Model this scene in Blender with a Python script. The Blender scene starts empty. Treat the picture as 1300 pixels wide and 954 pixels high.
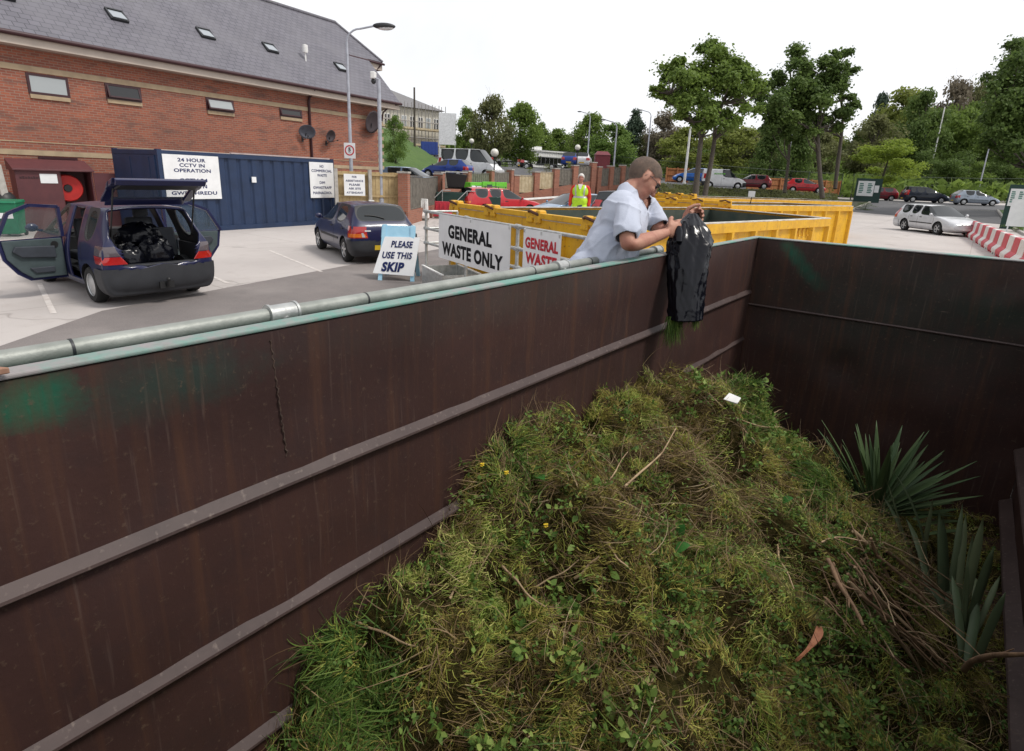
import bpy, bmesh, math, random
import numpy as np
from mathutils import Vector, Matrix
from mathutils.bvhtree import BVHTree
random.seed(7); RNG = np.random.default_rng(11)
R = math.radians; PI = math.pi
S = bpy.context.scene
COL = S.collection
S.view_settings.view_transform = 'Standard'; S.view_settings.look = 'None'
S.view_settings.gamma = 1; S.view_settings.exposure = 0.0
S.render.resolution_x, S.render.resolution_y = 1024, 751

# ------------------------------------------------------------------ camera and its survey helpers
PITCH, ROLL, YAW, FPX = R(15.75), R(2.25), R(38.0), 730.0
CAMP = Vector((0, 0, 2.0))
FW = Vector((-math.sin(YAW)*math.cos(PITCH), math.cos(YAW)*math.cos(PITCH), -math.sin(PITCH)))
_r = Vector((math.cos(YAW), math.sin(YAW), 0)); _u = _r.cross(FW)
RT = math.cos(ROLL)*_r + math.sin(ROLL)*_u
UP = -math.sin(ROLL)*_r + math.cos(ROLL)*_u
def ray(px, py): return FW + RT*((px-650)/FPX) - UP*((py-431)/FPX)
def at(px, py, d): return CAMP + ray(px, py)*d              # surveyed point at depth d
def gnd(px, py, z=0.0):
    r = ray(px, py); return CAMP + r*((z-CAMP.z)/r.z)
cd = bpy.data.cameras.new('camera'); cam = bpy.data.objects.new('camera', cd); COL.objects.link(cam)
mw = Matrix((RT, UP, -FW)).transposed().to_4x4(); mw.translation = CAMP
cam.matrix_world = mw
cd.sensor_width = 36; cd.lens = 36*FPX/1300; cd.shift_y = -46/1300.0
cd.clip_start = 0.02; cd.clip_end = 3000
S.camera = cam

# ------------------------------------------------------------------ mesh helpers
class MB:
    def __init__(s): s.v = []; s.f = []; s.m = []
    def add(s, vs, fs, mi=0):
        o = len(s.v); s.v += [tuple(v) for v in vs]; s.f += [tuple(i+o for i in f) for f in fs]; s.m += [mi]*len(fs); return s
    def box(s, c, d, mi=0, rot=None):
        hx, hy, hz = d[0]/2, d[1]/2, d[2]/2
        vs = [Vector((x*hx, y*hy, z*hz)) for z in (-1, 1) for y in (-1, 1) for x in (-1, 1)]
        if rot is not None: vs = [rot @ v for v in vs]
        vs = [v+Vector(c) for v in vs]
        return s.add(vs, [(0,2,3,1),(4,5,7,6),(0,1,5,4),(2,6,7,3),(0,4,6,2),(1,3,7,5)], mi)
    def bb(s, a, b, mi=0):
        return s.box([(a[i]+b[i])/2 for i in range(3)], [abs(b[i]-a[i]) for i in range(3)], mi)
    def hexa(s, p, mi=0):          # 8 points: bottom ring 4, top ring 4
        return s.add(p, [(3,2,1,0),(4,5,6,7),(0,1,5,4),(1,2,6,5),(2,3,7,6),(3,0,4,7)], mi)
    def bar(s, a, b, w, h, mi=0, up=(0,0,1)):
        a = Vector(a); b = Vector(b); d = (b-a).normalized(); up = Vector(up)
        if abs(d.dot(up)) > .98: up = Vector((1,0,0))
        x = d.cross(up).normalized(); z = x.cross(d)
        p = []
        for q in (a, b):
            p += [q-x*w/2-z*h/2, q+x*w/2-z*h/2, q+x*w/2+z*h/2, q-x*w/2+z*h/2]
        return s.add(p, [(0,1,2,3),(7,6,5,4),(0,4,5,1),(1,5,6,2),(2,6,7,3),(3,7,4,0)], mi)
    def tube(s, pts, r, n=8, mi=0, cap=True):
        pts = [Vector(p) for p in pts]; N = len(pts)
        rs = r if isinstance(r, (list, tuple)) else [r]*N
        vs = []; prev = None
        for i, p in enumerate(pts):
            t = (pts[min(i+1, N-1)]-pts[max(i-1, 0)])
            t = t.normalized() if t.length > 1e-9 else Vector((0,0,1))
            if prev is None:
                a = Vector((0,0,1)) if abs(t.z) < .9 else Vector((1,0,0)); x = t.cross(a).normalized()
            else:
                x = prev - t*prev.dot(t)
                x = x.normalized() if x.length > 1e-6 else t.orthogonal().normalized()
            prev = x; y = t.cross(x)
            vs += [p+(x*math.cos(2*PI*k/n)+y*math.sin(2*PI*k/n))*rs[i] for k in range(n)]
        fs = [(i*n+k, i*n+(k+1)%n, (i+1)*n+(k+1)%n, (i+1)*n+k) for i in range(N-1) for k in range(n)]
        if cap: fs += [tuple(range(n))[::-1], tuple((N-1)*n+k for k in range(n))]
        return s.add(vs, fs, mi)
    def lathe(s, prof, c=(0,0,0), n=16, mi=0, axis=(0,0,1)):
        q = Vector((0,0,1)).rotation_difference(Vector(axis)); c = Vector(c); vs = []
        for (r, z) in prof: vs += [c+q @ Vector((r*math.cos(2*PI*k/n), r*math.sin(2*PI*k/n), z)) for k in range(n)]
        N = len(prof)
        fs = [(i*n+k, i*n+(k+1)%n, (i+1)*n+(k+1)%n, (i+1)*n+k) for i in range(N-1) for k in range(n)]
        return s.add(vs, fs, mi)
    def ell(s, c, rad, n=12, m=8, mi=0, rot=None):
        c = Vector(c); vs = []
        for i in range(m+1):
            th = PI*i/m
            for k in range(n):
                ph = 2*PI*k/n
                v = Vector((rad[0]*math.sin(th)*math.cos(ph), rad[1]*math.sin(th)*math.sin(ph), rad[2]*math.cos(th)))
                if rot is not None: v = rot @ v
                vs.append(c+v)
        fs = [(i*n+k, (i+1)*n+k, (i+1)*n+(k+1)%n, i*n+(k+1)%n) for i in range(m) for k in range(n)]
        return s.add(vs, fs, mi)
    def poly(s, pts, th, nrm, mi=0):       # planar outline given real thickness along nrm
        nrm = Vector(nrm).normalized(); n = len(pts)
        a = [Vector(p) for p in pts]; b = [p+nrm*th for p in a]
        return s.add(a+b, [tuple(range(n))[::-1], tuple(range(n, 2*n))]+[(i, (i+1)%n, n+(i+1)%n, n+i) for i in range(n)], mi)
    def mesh(s, name='m'):
        me = bpy.data.meshes.new(name); me.from_pydata(s.v, [], s.f); me.validate(); me.update()
        if len(me.polygons) == len(s.m): me.polygons.foreach_set('material_index', s.m)
        return me
    def build(s, name, mats, parent=None, smooth=None, bevel=0, clean=True):
        me = s.mesh(name)
        if clean:
            bm = bmesh.new(); bm.from_mesh(me); bmesh.ops.remove_doubles(bm, verts=bm.verts, dist=1e-5)
            bmesh.ops.recalc_face_normals(bm, faces=bm.faces); bm.to_mesh(me); bm.free()
        return link(name, me, mats, parent, smooth, bevel)
def link(name, me, mats, parent=None, smooth=None, bevel=0):
    o = bpy.data.objects.new(name, me); COL.objects.link(o); me.name = name
    for m in (mats if isinstance(mats, (list, tuple)) else [mats]): me.materials.append(m)
    if smooth is not None:
        me.shade_smooth()
        if smooth < 180: me.set_sharp_from_angle(angle=R(smooth))
    if parent is not None: o.parent = parent
    if bevel:
        b = o.modifiers.new('bevel', 'BEVEL'); b.width = bevel; b.segments = 2; b.limit_method = 'ANGLE'; b.angle_limit = R(40)
    return o
def tag(o, label, cat, group=None):
    o['label'] = label; o['category'] = cat
    if group: o['group'] = group
    return o
def thing(name, label, cat, loc=(0,0,0), rz=0.0, group=None):
    o = bpy.data.objects.new(name, None); COL.objects.link(o); o.empty_display_size = .2
    o.location = loc; o.rotation_euler = (0, 0, rz); return tag(o, label, cat, group)
def structure(o): o['kind'] = 'structure'; return o
def stuff(o, label, cat): o['kind'] = 'stuff'; return tag(o, label, cat)
def copy_tree(o, parent=None):
    c = o.copy(); COL.objects.link(c)
    if parent is not None: c.parent = parent
    for ch in list(o.children): copy_tree(ch, c)
    return c
def evaluated(o):
    dg = bpy.context.evaluated_depsgraph_get(); dg.update()
    return bpy.data.meshes.new_from_object(o.evaluated_get(dg), preserve_all_data_layers=True, depsgraph=dg)
def modmesh(me, fn):
    o = bpy.data.objects.new('tmp', me); COL.objects.link(o); fn(o)
    r = evaluated(o); bpy.data.objects.remove(o); return r
def subset(me, pred, push=0.0):
    bm = bmesh.new(); bm.from_mesh(me); bm.normal_update()
    bmesh.ops.delete(bm, geom=[f for f in bm.faces if not pred(f.calc_center_median())], context='FACES')
    bm.normal_update()
    for v in bm.verts: v.co += v.normal*push
    m2 = bpy.data.meshes.new('sub'); bm.to_mesh(m2); bm.free(); return m2
def quads_mesh(name, V, col=None, smooth=False):      # V (n,k,3): n faces of k verts
    V = np.asarray(V, np.float32); n, k = V.shape[:2]
    me = bpy.data.meshes.new(name); me.vertices.add(n*k); me.vertices.foreach_set('co', V.reshape(-1))
    me.loops.add(n*k); me.loops.foreach_set('vertex_index', np.arange(n*k, dtype=np.int32))
    me.polygons.add(n); me.polygons.foreach_set('loop_start', np.arange(0, n*k, k, dtype=np.int32))
    me.update(calc_edges=True)
    if col is not None:
        a = me.attributes.new('tint', 'FLOAT', 'POINT'); a.data.foreach_set('value', np.repeat(np.asarray(col, np.float32), k))
    return me
def blades_mesh(name, P, W, col):      # P (n,k,3) spine, W (n,k,3) half-width vectors -> ribbons
    n, k = P.shape[:2]
    V = np.stack([P-W, P+W], 2).reshape(n, 2*k, 3).astype(np.float32)
    base = (np.arange(n)*2*k)[:, None, None]; j = (np.arange(k-1)*2)[None, :, None]
    F = (base + j + np.array([0, 1, 3, 2])[None, None, :]).reshape(-1).astype(np.int32)
    me = bpy.data.meshes.new(name); me.vertices.add(n*2*k); me.vertices.foreach_set('co', V.reshape(-1))
    nf = n*(k-1); me.loops.add(nf*4); me.loops.foreach_set('vertex_index', F)
    me.polygons.add(nf); me.polygons.foreach_set('loop_start', np.arange(0, nf*4, 4, dtype=np.int32))
    me.update(calc_edges=True)
    a = me.attributes.new('tint', 'FLOAT', 'POINT'); a.data.foreach_set('value', np.repeat(np.asarray(col, np.float32), 2*k))
    return me

# ------------------------------------------------------------------ materials
def newmat(name):
    m = bpy.data.materials.new(name); m.use_nodes = True; nt = m.node_tree
    return m, nt, nt.nodes['Principled BSDF']
def N(nt, t, **k):
    n = nt.nodes.new(t)
    for a, v in k.items(): setattr(n, a, v)
    return n
def mix(nt, fac, a, b, blend='MIX'):
    n = N(nt, 'ShaderNodeMix', data_type='RGBA', blend_type=blend)
    for sock, v in ((n.inputs[0], fac), (n.inputs[6], a), (n.inputs[7], b)):
        if isinstance(v, bpy.types.NodeSocket): nt.links.new(v, sock)
        elif isinstance(v, (int, float)): sock.default_value = v
        else: sock.default_value = tuple(v)+(1,) if len(v) == 3 else v
    return n.outputs[2]
def noise(nt, scale, detail=4, rough=.55, vec=None, dist=0):
    n = N(nt, 'ShaderNodeTexNoise'); n.inputs['Scale'].default_value = scale; n.inputs['Detail'].default_value = detail
    n.inputs['Roughness'].default_value = rough; n.inputs['Distortion'].default_value = dist
    if vec is None:
        tc = nt.nodes.get('TC') or N(nt, 'ShaderNodeTexCoord'); tc.name = 'TC'; vec = tc.outputs['Object']
    nt.links.new(vec, n.inputs['Vector']); return n.outputs['Fac']
def ramp(nt, v, stops):
    n = N(nt, 'ShaderNodeValToRGB'); e = n.color_ramp.elements
    while len(e) < len(stops): e.new(.5)
    for i, (p, c) in enumerate(stops):
        e[i].position = p; e[i].color = (c, c, c, 1) if isinstance(c, (int, float)) else tuple(c)+(1,)
    nt.links.new(v, n.inputs[0]); return n.outputs[0]
def bump(nt, b, h, strength=.3, dist=.02):
    n = N(nt, 'ShaderNodeBump'); n.inputs['Strength'].default_value = strength; n.inputs['Distance'].default_value = dist
    nt.links.new(h, n.inputs['Height']); nt.links.new(n.outputs[0], b.inputs['Normal'])
def mat(name, c, rough=.6, metal=0.0, c2=None, scale=6.0, lo=.4, hi=.65, bmp=0, bscale=None, spec=.5, coat=0, detail=5):
    m, nt, b = newmat(name)
    b.inputs['Roughness'].default_value = rough; b.inputs['Metallic'].default_value = metal
    b.inputs['Specular IOR Level'].default_value = spec; b.inputs['Coat Weight'].default_value = coat
    b.inputs['Coat Roughness'].default_value = .04
    c2 = c2 or tuple(x*.8 for x in c)
    f = noise(nt, scale, detail)
    nt.links.new(mix(nt, ramp(nt, f, [(lo, 0), (hi, 1)]), c, c2), b.inputs['Base Color'])
    if bmp: bump(nt, b, noise(nt, bscale or scale*4, 3), bmp)
    return m
def glassmat(name, tint=(.012,.016,.018), rough=.03, alpha=None):
    m, nt, b = newmat(name)
    b.inputs['Base Color'].default_value = tint+(1,); b.inputs['Roughness'].default_value = rough
    b.inputs['Specular IOR Level'].default_value = .8
    if alpha is not None: b.inputs['Alpha'].default_value = alpha
    return m
def paint(name, c, metal=0.0, rough=.3):
    m = mat(name, c, rough, metal, tuple(x*.86 for x in c), 3.0, coat=.4, spec=.35); return m
def leafmat(name, a, b2, trans=.35, rough=.6):
    m, nt, b = newmat(name)
    at_ = N(nt, 'ShaderNodeAttribute', attribute_name='tint')
    c = mix(nt, at_.outputs['Fac'], a, b2)
    nt.links.new(c, b.inputs['Base Color']); b.inputs['Roughness'].default_value = rough; b.inputs['Specular IOR Level'].default_value = .25
    t = N(nt, 'ShaderNodeBsdfTranslucent'); nt.links.new(c, t.inputs['Color'])
    ms = N(nt, 'ShaderNodeMixShader'); ms.inputs[0].default_value = trans
    nt.links.new(b.outputs[0], ms.inputs[1]); nt.links.new(t.outputs[0], ms.inputs[2])
    nt.links.new(ms.outputs[0], nt.nodes['Material Output'].inputs[0]); return m
def rampleaf(name, stops, trans=.2, rough=.65):       # tint attribute picks from several leaf / straw colours
    m, nt, b = newmat(name)
    at_ = N(nt, 'ShaderNodeAttribute', attribute_name='tint')
    c = ramp(nt, at_.outputs['Fac'], stops)
    nt.links.new(c, b.inputs['Base Color']); b.inputs['Roughness'].default_value = rough; b.inputs['Specular IOR Level'].default_value = .3
    t = N(nt, 'ShaderNodeBsdfTranslucent'); nt.links.new(c, t.inputs['Color'])
    ms = N(nt, 'ShaderNodeMixShader'); ms.inputs[0].default_value = trans
    nt.links.new(b.outputs[0], ms.inputs[1]); nt.links.new(t.outputs[0], ms.inputs[2])
    nt.links.new(ms.outputs[0], nt.nodes['Material Output'].inputs[0]); return m
def brickmat(name, cols, mortar, axes='xz', bw=.225, bh=.075, scale_noise=.5):
    m, nt, b = newmat(name)
    tc = N(nt, 'ShaderNodeTexCoord'); tc.name = 'TC'
    sp = N(nt, 'ShaderNodeSeparateXYZ'); nt.links.new(tc.outputs['Object'], sp.inputs[0])
    cb = N(nt, 'ShaderNodeCombineXYZ')
    ad = N(nt, 'ShaderNodeMath', operation='ADD'); nt.links.new(sp.outputs[0], ad.inputs[0]); nt.links.new(sp.outputs[1], ad.inputs[1])
    nt.links.new(ad.outputs[0], cb.inputs[0]); nt.links.new(sp.outputs[2], cb.inputs[1])
    br = N(nt, 'ShaderNodeTexBrick'); nt.links.new(cb.outputs[0], br.inputs['Vector'])
    br.inputs['Scale'].default_value = 1; br.inputs['Brick Width'].default_value = bw; br.inputs['Row Height'].default_value = bh
    br.inputs['Mortar Size'].default_value = .009; br.inputs['Mortar Smooth'].default_value = .2; br.inputs['Bias'].default_value = -.1
    br.inputs['Color1'].default_value = cols[0]+(1,); br.inputs['Color2'].default_value = cols[1]+(1,); br.inputs['Mortar'].default_value = mortar+(1,)
    mp = N(nt, 'ShaderNodeMapping'); mp.inputs['Scale'].default_value = (1.2, 4.5, 1); nt.links.new(cb.outputs[0], mp.inputs[0])
    p = ramp(nt, noise(nt, scale_noise*1.6, 4, .7, mp.outputs[0]), [(.52, 0), (.68, 1)])
    c = mix(nt, p, br.outputs[0], cols[2], 'MIX')
    c2 = mix(nt, .8, br.outputs[0], c)
    c3 = mix(nt, ramp(nt, noise(nt, .25, 3), [(.35, 0), (.75, .35)]), c2, cols[2])
    nt.links.new(c3, b.inputs['Base Color']); b.inputs['Roughness'].default_value = .85
    bump(nt, b, br.outputs['Fac'], -.3, .01); return m

M = {}
M['white'] = mat('white_paint', (.82,.82,.81), .5, c2=(.68,.68,.66), scale=4)
M['sign_white'] = mat('sign_white', (.80,.81,.82), .45, c2=(.73,.74,.75), scale=3)
M['black'] = mat('black_plastic', (.012,.012,.013), .5)
M['letter_black'] = mat('letter_black', (.008,.009,.012), .6, spec=.15)
M['letter_blue'] = mat('letter_blue', (.016,.026,.11), .6, spec=.15)
M['letter_red'] = mat('letter_red', (.55,.012,.03), .5)
M['tyre'] = mat('tyre_rubber', (.014,.014,.014), .85, bmp=.2, bscale=60)
M['rim'] = mat('wheel_silver', (.55,.56,.57), .35, .6)
M['trim'] = mat('dark_trim', (.02,.021,.024), .55)
M['bumper'] = mat('grey_bumper', (.030,.032,.038), .6)
M['glass'] = glassmat('car_glass')
M['clear'] = glassmat('thin_glass', (.10,.14,.14), .02, .18)
M['redlamp'] = mat('red_lamp', (.42,.012,.012), .15, coat=1)
M['amber'] = mat('amber_lamp', (.75,.17,.01), .15, coat=1)
M['clearlamp'] = mat('clear_lamp', (.65,.66,.68), .12, .3, coat=1)
M['yplate'] = mat('yellow_plate', (.75,.50,.03), .4)
M['galv'] = mat('galvanised_steel', (.50,.51,.50), .42, .55, (.36,.37,.36), 14, bmp=.08, bscale=40)
M['pipe'] = mat('galvanised_pipe', (.33,.345,.32), .5, .25, (.20,.215,.195), 9, .35, .7, bmp=.1, bscale=50)
M['pole'] = mat('painted_pole', (.42,.44,.50), .5, .2)
M['darksteel'] = mat('dark_steel', (.03,.032,.036), .5, .2)
M['timber'] = mat('fence_timber', (.46,.35,.18), .8, c2=(.36,.26,.13), scale=5, bmp=.2, bscale=25)
M['timber_grey'] = mat('weathered_timber', (.17,.155,.13), .85, c2=(.11,.10,.085), scale=5, bmp=.2)
M['timber_pale'] = mat('pale_timber', (.50,.42,.28), .8, c2=(.38,.30,.18), scale=4)
M['post_conc'] = mat('concrete_post', (.42,.40,.37), .85, c2=(.33,.31,.28), scale=9)
M['brick'] = brickmat('red_brick', ((.35,.102,.054), (.225,.066,.042), (.115,.068,.056)), (.28,.20,.155))
M['brick_low'] = brickmat('garden_brick', ((.36,.13,.075), (.27,.09,.055), (.19,.085,.06)), (.26,.19,.15))
M['stone'] = mat('buff_stone', (.43,.33,.215), .85, c2=(.34,.26,.17), scale=3, bmp=.1)
M['soffit'] = mat('cream_soffit', (.50,.43,.37), .7, c2=(.44,.38,.33), scale=2)
M['maroon'] = mat('maroon_upvc', (.045,.012,.016), .4)
M['cabinet'] = mat('maroon_cabinet', (.105,.030,.034), .55, c2=(.085,.025,.03), scale=3)
M['hose'] = mat('red_hose', (.48,.016,.012), .55)
M['navy'] = mat('navy_container', (.013,.032,.085), .5, c2=(.010,.025,.066), scale=2.5, bmp=.05)
m, nt, b = newmat('skip_yellow'); f1 = noise(nt, 3.5, 6, .7); f2 = noise(nt, 16, 6, .75)
c = mix(nt, ramp(nt, f1, [(.42, 0), (.72, 1)]), (.72,.40,.012), (.56,.28,.012)); c = mix(nt, ramp(nt, f2, [(.60, 0), (.66, .8)]), c, (.16,.085,.035))
mp = N(nt, 'ShaderNodeMapping'); mp.inputs['Scale'].default_value = (9, 9, .7); nt.links.new(nt.nodes['TC'].outputs['Object'], mp.inputs[0])
c = mix(nt, ramp(nt, noise(nt, 1.0, 4, .6, mp.outputs[0]), [(.55, 0), (.75, .55)]), c, (.30,.15,.03))
nt.links.new(c, b.inputs['Base Color']); b.inputs['Roughness'].default_value = .55; bump(nt, b, f2, .12); M['yellow'] = m
M['skip_in'] = mat('skip_inside', (.07,.082,.062), .75, c2=(.035,.055,.046), scale=3, bmp=.1)
M['skip_rim'] = mat('skip_white_rim', (.62,.60,.55), .6, c2=(.38,.33,.27), scale=5)
M['rust'] = mat('rusty_iron', (.10,.038,.020), .85, c2=(.05,.022,.014), scale=20)
M['teal'] = mat('teal_paint', (.030,.20,.155), .55, c2=(.02,.13,.10), scale=4, bmp=.1, bscale=20)
M['lightblue'] = mat('pale_blue_frame', (.36,.62,.78), .5, c2=(.30,.55,.72), scale=5)
M['greypanel'] = mat('grey_sheet', (.26,.26,.27), .6, c2=(.21,.21,.22), scale=4)
M['green_bin'] = mat('green_bin', (.006,.16,.075), .5)
M['lime'] = mat('lime_green', (.13,.50,.03), .5)
M['dkgreen'] = mat('dark_green_metal', (.010,.045,.036), .55)
M['barrier_red'] = mat('barrier_red', (.56,.035,.06), .5, c2=(.45,.03,.05), scale=4)
M['barrier_white'] = mat('barrier_white', (.72,.70,.69), .5, c2=(.58,.55,.53), scale=4)
M['bark'] = mat('tree_bark', (.085,.070,.055), .9, c2=(.05,.042,.035), scale=12, bmp=.4, bscale=30)
M['skin'] = mat('skin', (.44,.225,.155), .6, c2=(.36,.150,.105), scale=16, bmp=.12, bscale=220)
M['skin_pink'] = mat('skin_pink', (.46,.20,.15), .55)
M['shirt'] = mat('white_shirt', (.50,.535,.63), .9, c2=(.45,.485,.58), scale=5, bmp=.15, bscale=160)
M['jeans'] = mat('blue_jeans', (.05,.07,.14), .85)
M['hair_grey'] = mat('cropped_grey_hair', (.17,.115,.085), .85, c2=(.085,.062,.050), scale=38, lo=.35, hi=.7, bmp=.5, bscale=500)
M['hair_white'] = mat('white_hair', (.60,.58,.55), .8)
M['hivis'] = mat('hi_vis_yellow', (.50,.83,.03), .7)
M['reflect'] = mat('reflective_grey', (.50,.52,.52), .4, .2)
M['redjacket'] = mat('red_jacket', (.68,.045,.02), .8)
M['navycloth'] = mat('navy_cloth', (.022,.028,.065), .85)
M['globe'] = mat('opal_globe', (.74,.72,.66), .35)
M['blackpaint'] = mat('black_paint', (.015,.015,.016), .45)
M['scaff'] = mat('scaffold_steel', (.32,.30,.28), .5, .3)

# ------------------------------------------------------------------ writing
def lettering(lines, parent, material, centre, width, height, depth=.003, bold=.0, gap=1.05, shear=0, name='lettering', squeeze=None):
    """Block of text in the plane facing local -y; centre (x,y,z); sized to width x height."""
    cu = bpy.data.curves.new('txt', 'FONT'); cu.body = '\n'.join(lines); cu.align_x = 'CENTER'; cu.align_y = 'CENTER'
    cu.size = 1; cu.space_character = 1+bold*1.6; cu.bevel_depth = bold; cu.bevel_resolution = 0; cu.extrude = .02; cu.space_line = gap; cu.shear = shear; cu.resolution_u = 4
    o = bpy.data.objects.new('txt', cu); COL.objects.link(o); me = evaluated(o); bpy.data.objects.remove(o)
    co = np.empty(len(me.vertices)*3, np.float32); me.vertices.foreach_get('co', co); co = co.reshape(-1, 3)
    lo, hi = co.min(0), co.max(0); c = (lo+hi)/2; sz = hi-lo
    q = (co-c)/np.maximum(sz, 1e-6)
    out = np.stack([centre[0]+q[:,0]*width, centre[1]+q[:,2]*-depth, centre[2]+q[:,1]*height], 1).astype(np.float32)
    me.vertices.foreach_set('co', out.reshape(-1)); me.update(); me.materials.clear()
    return link(name, me, material, parent)

# ------------------------------------------------------------------ daylight: bright thin overcast
SUN_EL, SUN_AZ = R(56), R(68)      # azimuth clockwise from +Y
wd = bpy.data.worlds.new('World'); S.world = wd; wd.use_nodes = True
nt = wd.node_tree; bg = nt.nodes['Background']
sky = N(nt, 'ShaderNodeTexSky', sky_type='NISHITA'); sky.sun_disc = False
sky.sun_elevation = SUN_EL; sky.sun_rotation = SUN_AZ
tc = N(nt, 'ShaderNodeTexCoord')
cl = ramp(nt, noise(nt, 1.6, 5, .55, tc.outputs['Generated'], .4), [(.34, .80), (.62, 1.0)])
# thin cloud is brighter around the hidden sun than in the opposite quarter
dp = N(nt, 'ShaderNodeVectorMath', operation='DOT_PRODUCT'); nt.links.new(tc.outputs['Generated'], dp.inputs[0]); dp.inputs[1].default_value = (.30, .93, .21)
mr = N(nt, 'ShaderNodeMapRange'); mr.inputs[1].default_value = -1; mr.inputs[2].default_value = .55; mr.inputs[3].default_value = .72; mr.inputs[4].default_value = 1.0; nt.links.new(dp.outputs['Value'], mr.inputs[0])
cw = mix(nt, 1.0, (11.0, 11.05, 11.3), mr.outputs[0], 'MULTIPLY')
nt.links.new(mix(nt, cl, sky.outputs[0], cw), bg.inputs['Color'])
bg.inputs['Strength'].default_value = .1
sl = bpy.data.lights.new('sun', 'SUN'); sl.energy = 2.5; sl.angle = R(13); sl.color = (1, .95, .88)
so = bpy.data.objects.new('sun', sl); COL.objects.link(so)
sd = Vector((math.sin(SUN_AZ)*math.cos(SUN_EL), math.cos(SUN_AZ)*math.cos(SUN_EL), math.sin(SUN_EL)))
so.rotation_euler = (-sd).to_track_quat('-Z', 'Y').to_euler()

# ------------------------------------------------------------------ ground
def sm(a, b, x):
    t = np.clip((x-a)/(b-a), 0, 1); return t*t*(3-2*t)
def base_z(x, y):
    return 1.05*sm(46, 78, y) + 6*sm(95, 180, y) - 0*x
m, nt, b = newmat('pale_concrete')
f1 = noise(nt, .35, 5); f2 = noise(nt, 3.5, 6, .65); f3 = noise(nt, 90, 2)
c = mix(nt, ramp(nt, f1, [(.35, 0), (.7, 1)]), (.49,.453,.432), (.415,.382,.366))
c = mix(nt, ramp(nt, f2, [(.52, 0), (.75, .5)]), c, (.38,.335,.315))
c = mix(nt, ramp(nt, f3, [(.3, .22), (.55, 0)]), c, (.30,.27,.25))
vo = N(nt, 'ShaderNodeTexVoronoi', feature='DISTANCE_TO_EDGE'); vo.inputs['Scale'].default_value = .22; wv = N(nt, 'ShaderNodeVectorMath', operation='ADD'); nv = N(nt, 'ShaderNodeTexNoise'); nv.inputs['Scale'].default_value = 1.4; nt.links.new(nt.nodes['TC'].outputs['Object'], nv.inputs['Vector'])
nt.links.new(nt.nodes['TC'].outputs['Object'], wv.inputs[0]); nt.links.new(nv.outputs['Color'], wv.inputs[1]); nt.links.new(wv.outputs[0], vo.inputs['Vector'])
c = mix(nt, ramp(nt, vo.outputs['Distance'], [(.0, .55), (.006, 0)]), c, (.20,.175,.16))
oil = noise(nt, .9, 3, .5); c = mix(nt, ramp(nt, oil, [(.66, 0), (.74, .45)]), c, (.25,.22,.205))
bk_t = N(nt, 'ShaderNodeTexBrick'); bk_t.inputs['Scale'].default_value = 1; bk_t.inputs['Brick Width'].default_value = 5; bk_t.inputs['Row Height'].default_value = 4.5; bk_t.inputs['Mortar Size'].default_value = .012; bk_t.offset = 0; nt.links.new(nt.nodes['TC'].outputs['Object'], bk_t.inputs['Vector'])
c = mix(nt, bk_t.outputs['Fac'], c, (.33,.295,.275))
nt.links.new(c, b.inputs['Base Color']); b.inputs['Roughness'].default_value = .9; bump(nt, b, f3, .15, .01); M['concrete'] = m
m, nt, b = newmat('grey_tarmac')
f2 = noise(nt, 1.2, 6, .6); f3 = noise(nt, 160, 2)
c = mix(nt, ramp(nt, f2, [(.35, 0), (.7, 1)]), (.245,.215,.205), (.185,.165,.16))
c = mix(nt, ramp(nt, f3, [(.35, .5), (.65, 0)]), c, (.07,.065,.063)); c = mix(nt, ramp(nt, noise(nt, .45, 4, .6), [(.5, 0), (.7, .5)]), c, (.30,.27,.255))
nt.links.new(c, b.inputs['Base Color']); b.inputs['Roughness'].default_value = .9; bump(nt, b, f3, .3, .01); M['tarmac'] = m
m, nt, b = newmat('road_asphalt')
f2 = noise(nt, .8, 6, .6); f3 = noise(nt, 60, 2)
c = mix(nt, ramp(nt, f2, [(.35, 0), (.7, 1)]), (.105,.105,.110), (.078,.078,.083))
nt.links.new(c, b.inputs['Base Color']); b.inputs['Roughness'].default_value = .85; M['asphalt'] = m
m, nt, b = newmat('mown_grass')
f2 = noise(nt, 1.1, 6, .7); f3 = noise(nt, 14, 3)
c = mix(nt, ramp(nt, f2, [(.35, 0), (.7, 1)]), (.095,.165,.028), (.055,.115,.020))
c = mix(nt, ramp(nt, f3, [(.35, .6), (.65, 0)]), c, (.035,.075,.015))
nt.links.new(c, b.inputs['Base Color']); b.inputs['Roughness'].default_value = .9; bump(nt, b, f3, .6, .1); M['grass'] = m
M['earth'] = mat('leaf_litter', (.045,.042,.028), .95, c2=(.03,.038,.016), scale=2, bmp=.4)

def grid_sheet(name, xs, ys, zf, material):
    X, Y = np.meshgrid(xs, ys); Z = zf(X, Y); n, k = X.shape
    vs = np.stack([X, Y, Z], 2).reshape(-1, 3).tolist()
    fs = [(j*k+i, j*k+i+1, (j+1)*k+i+1, (j+1)*k+i) for j in range(n-1) for i in range(k-1)]
    me = bpy.data.meshes.new(name); me.from_pydata(vs, [], fs); me.update()
    return structure(link(name, me, material, smooth=180))
xs = np.r_[-1500, -400, np.arange(-140, 81, 4), 400, 1500]; ys = np.r_[-1500, -200, np.arange(-20, 201, 4), 400, 1500]
grid_sheet('ground', xs, ys, base_z, M['concrete'])
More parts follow.
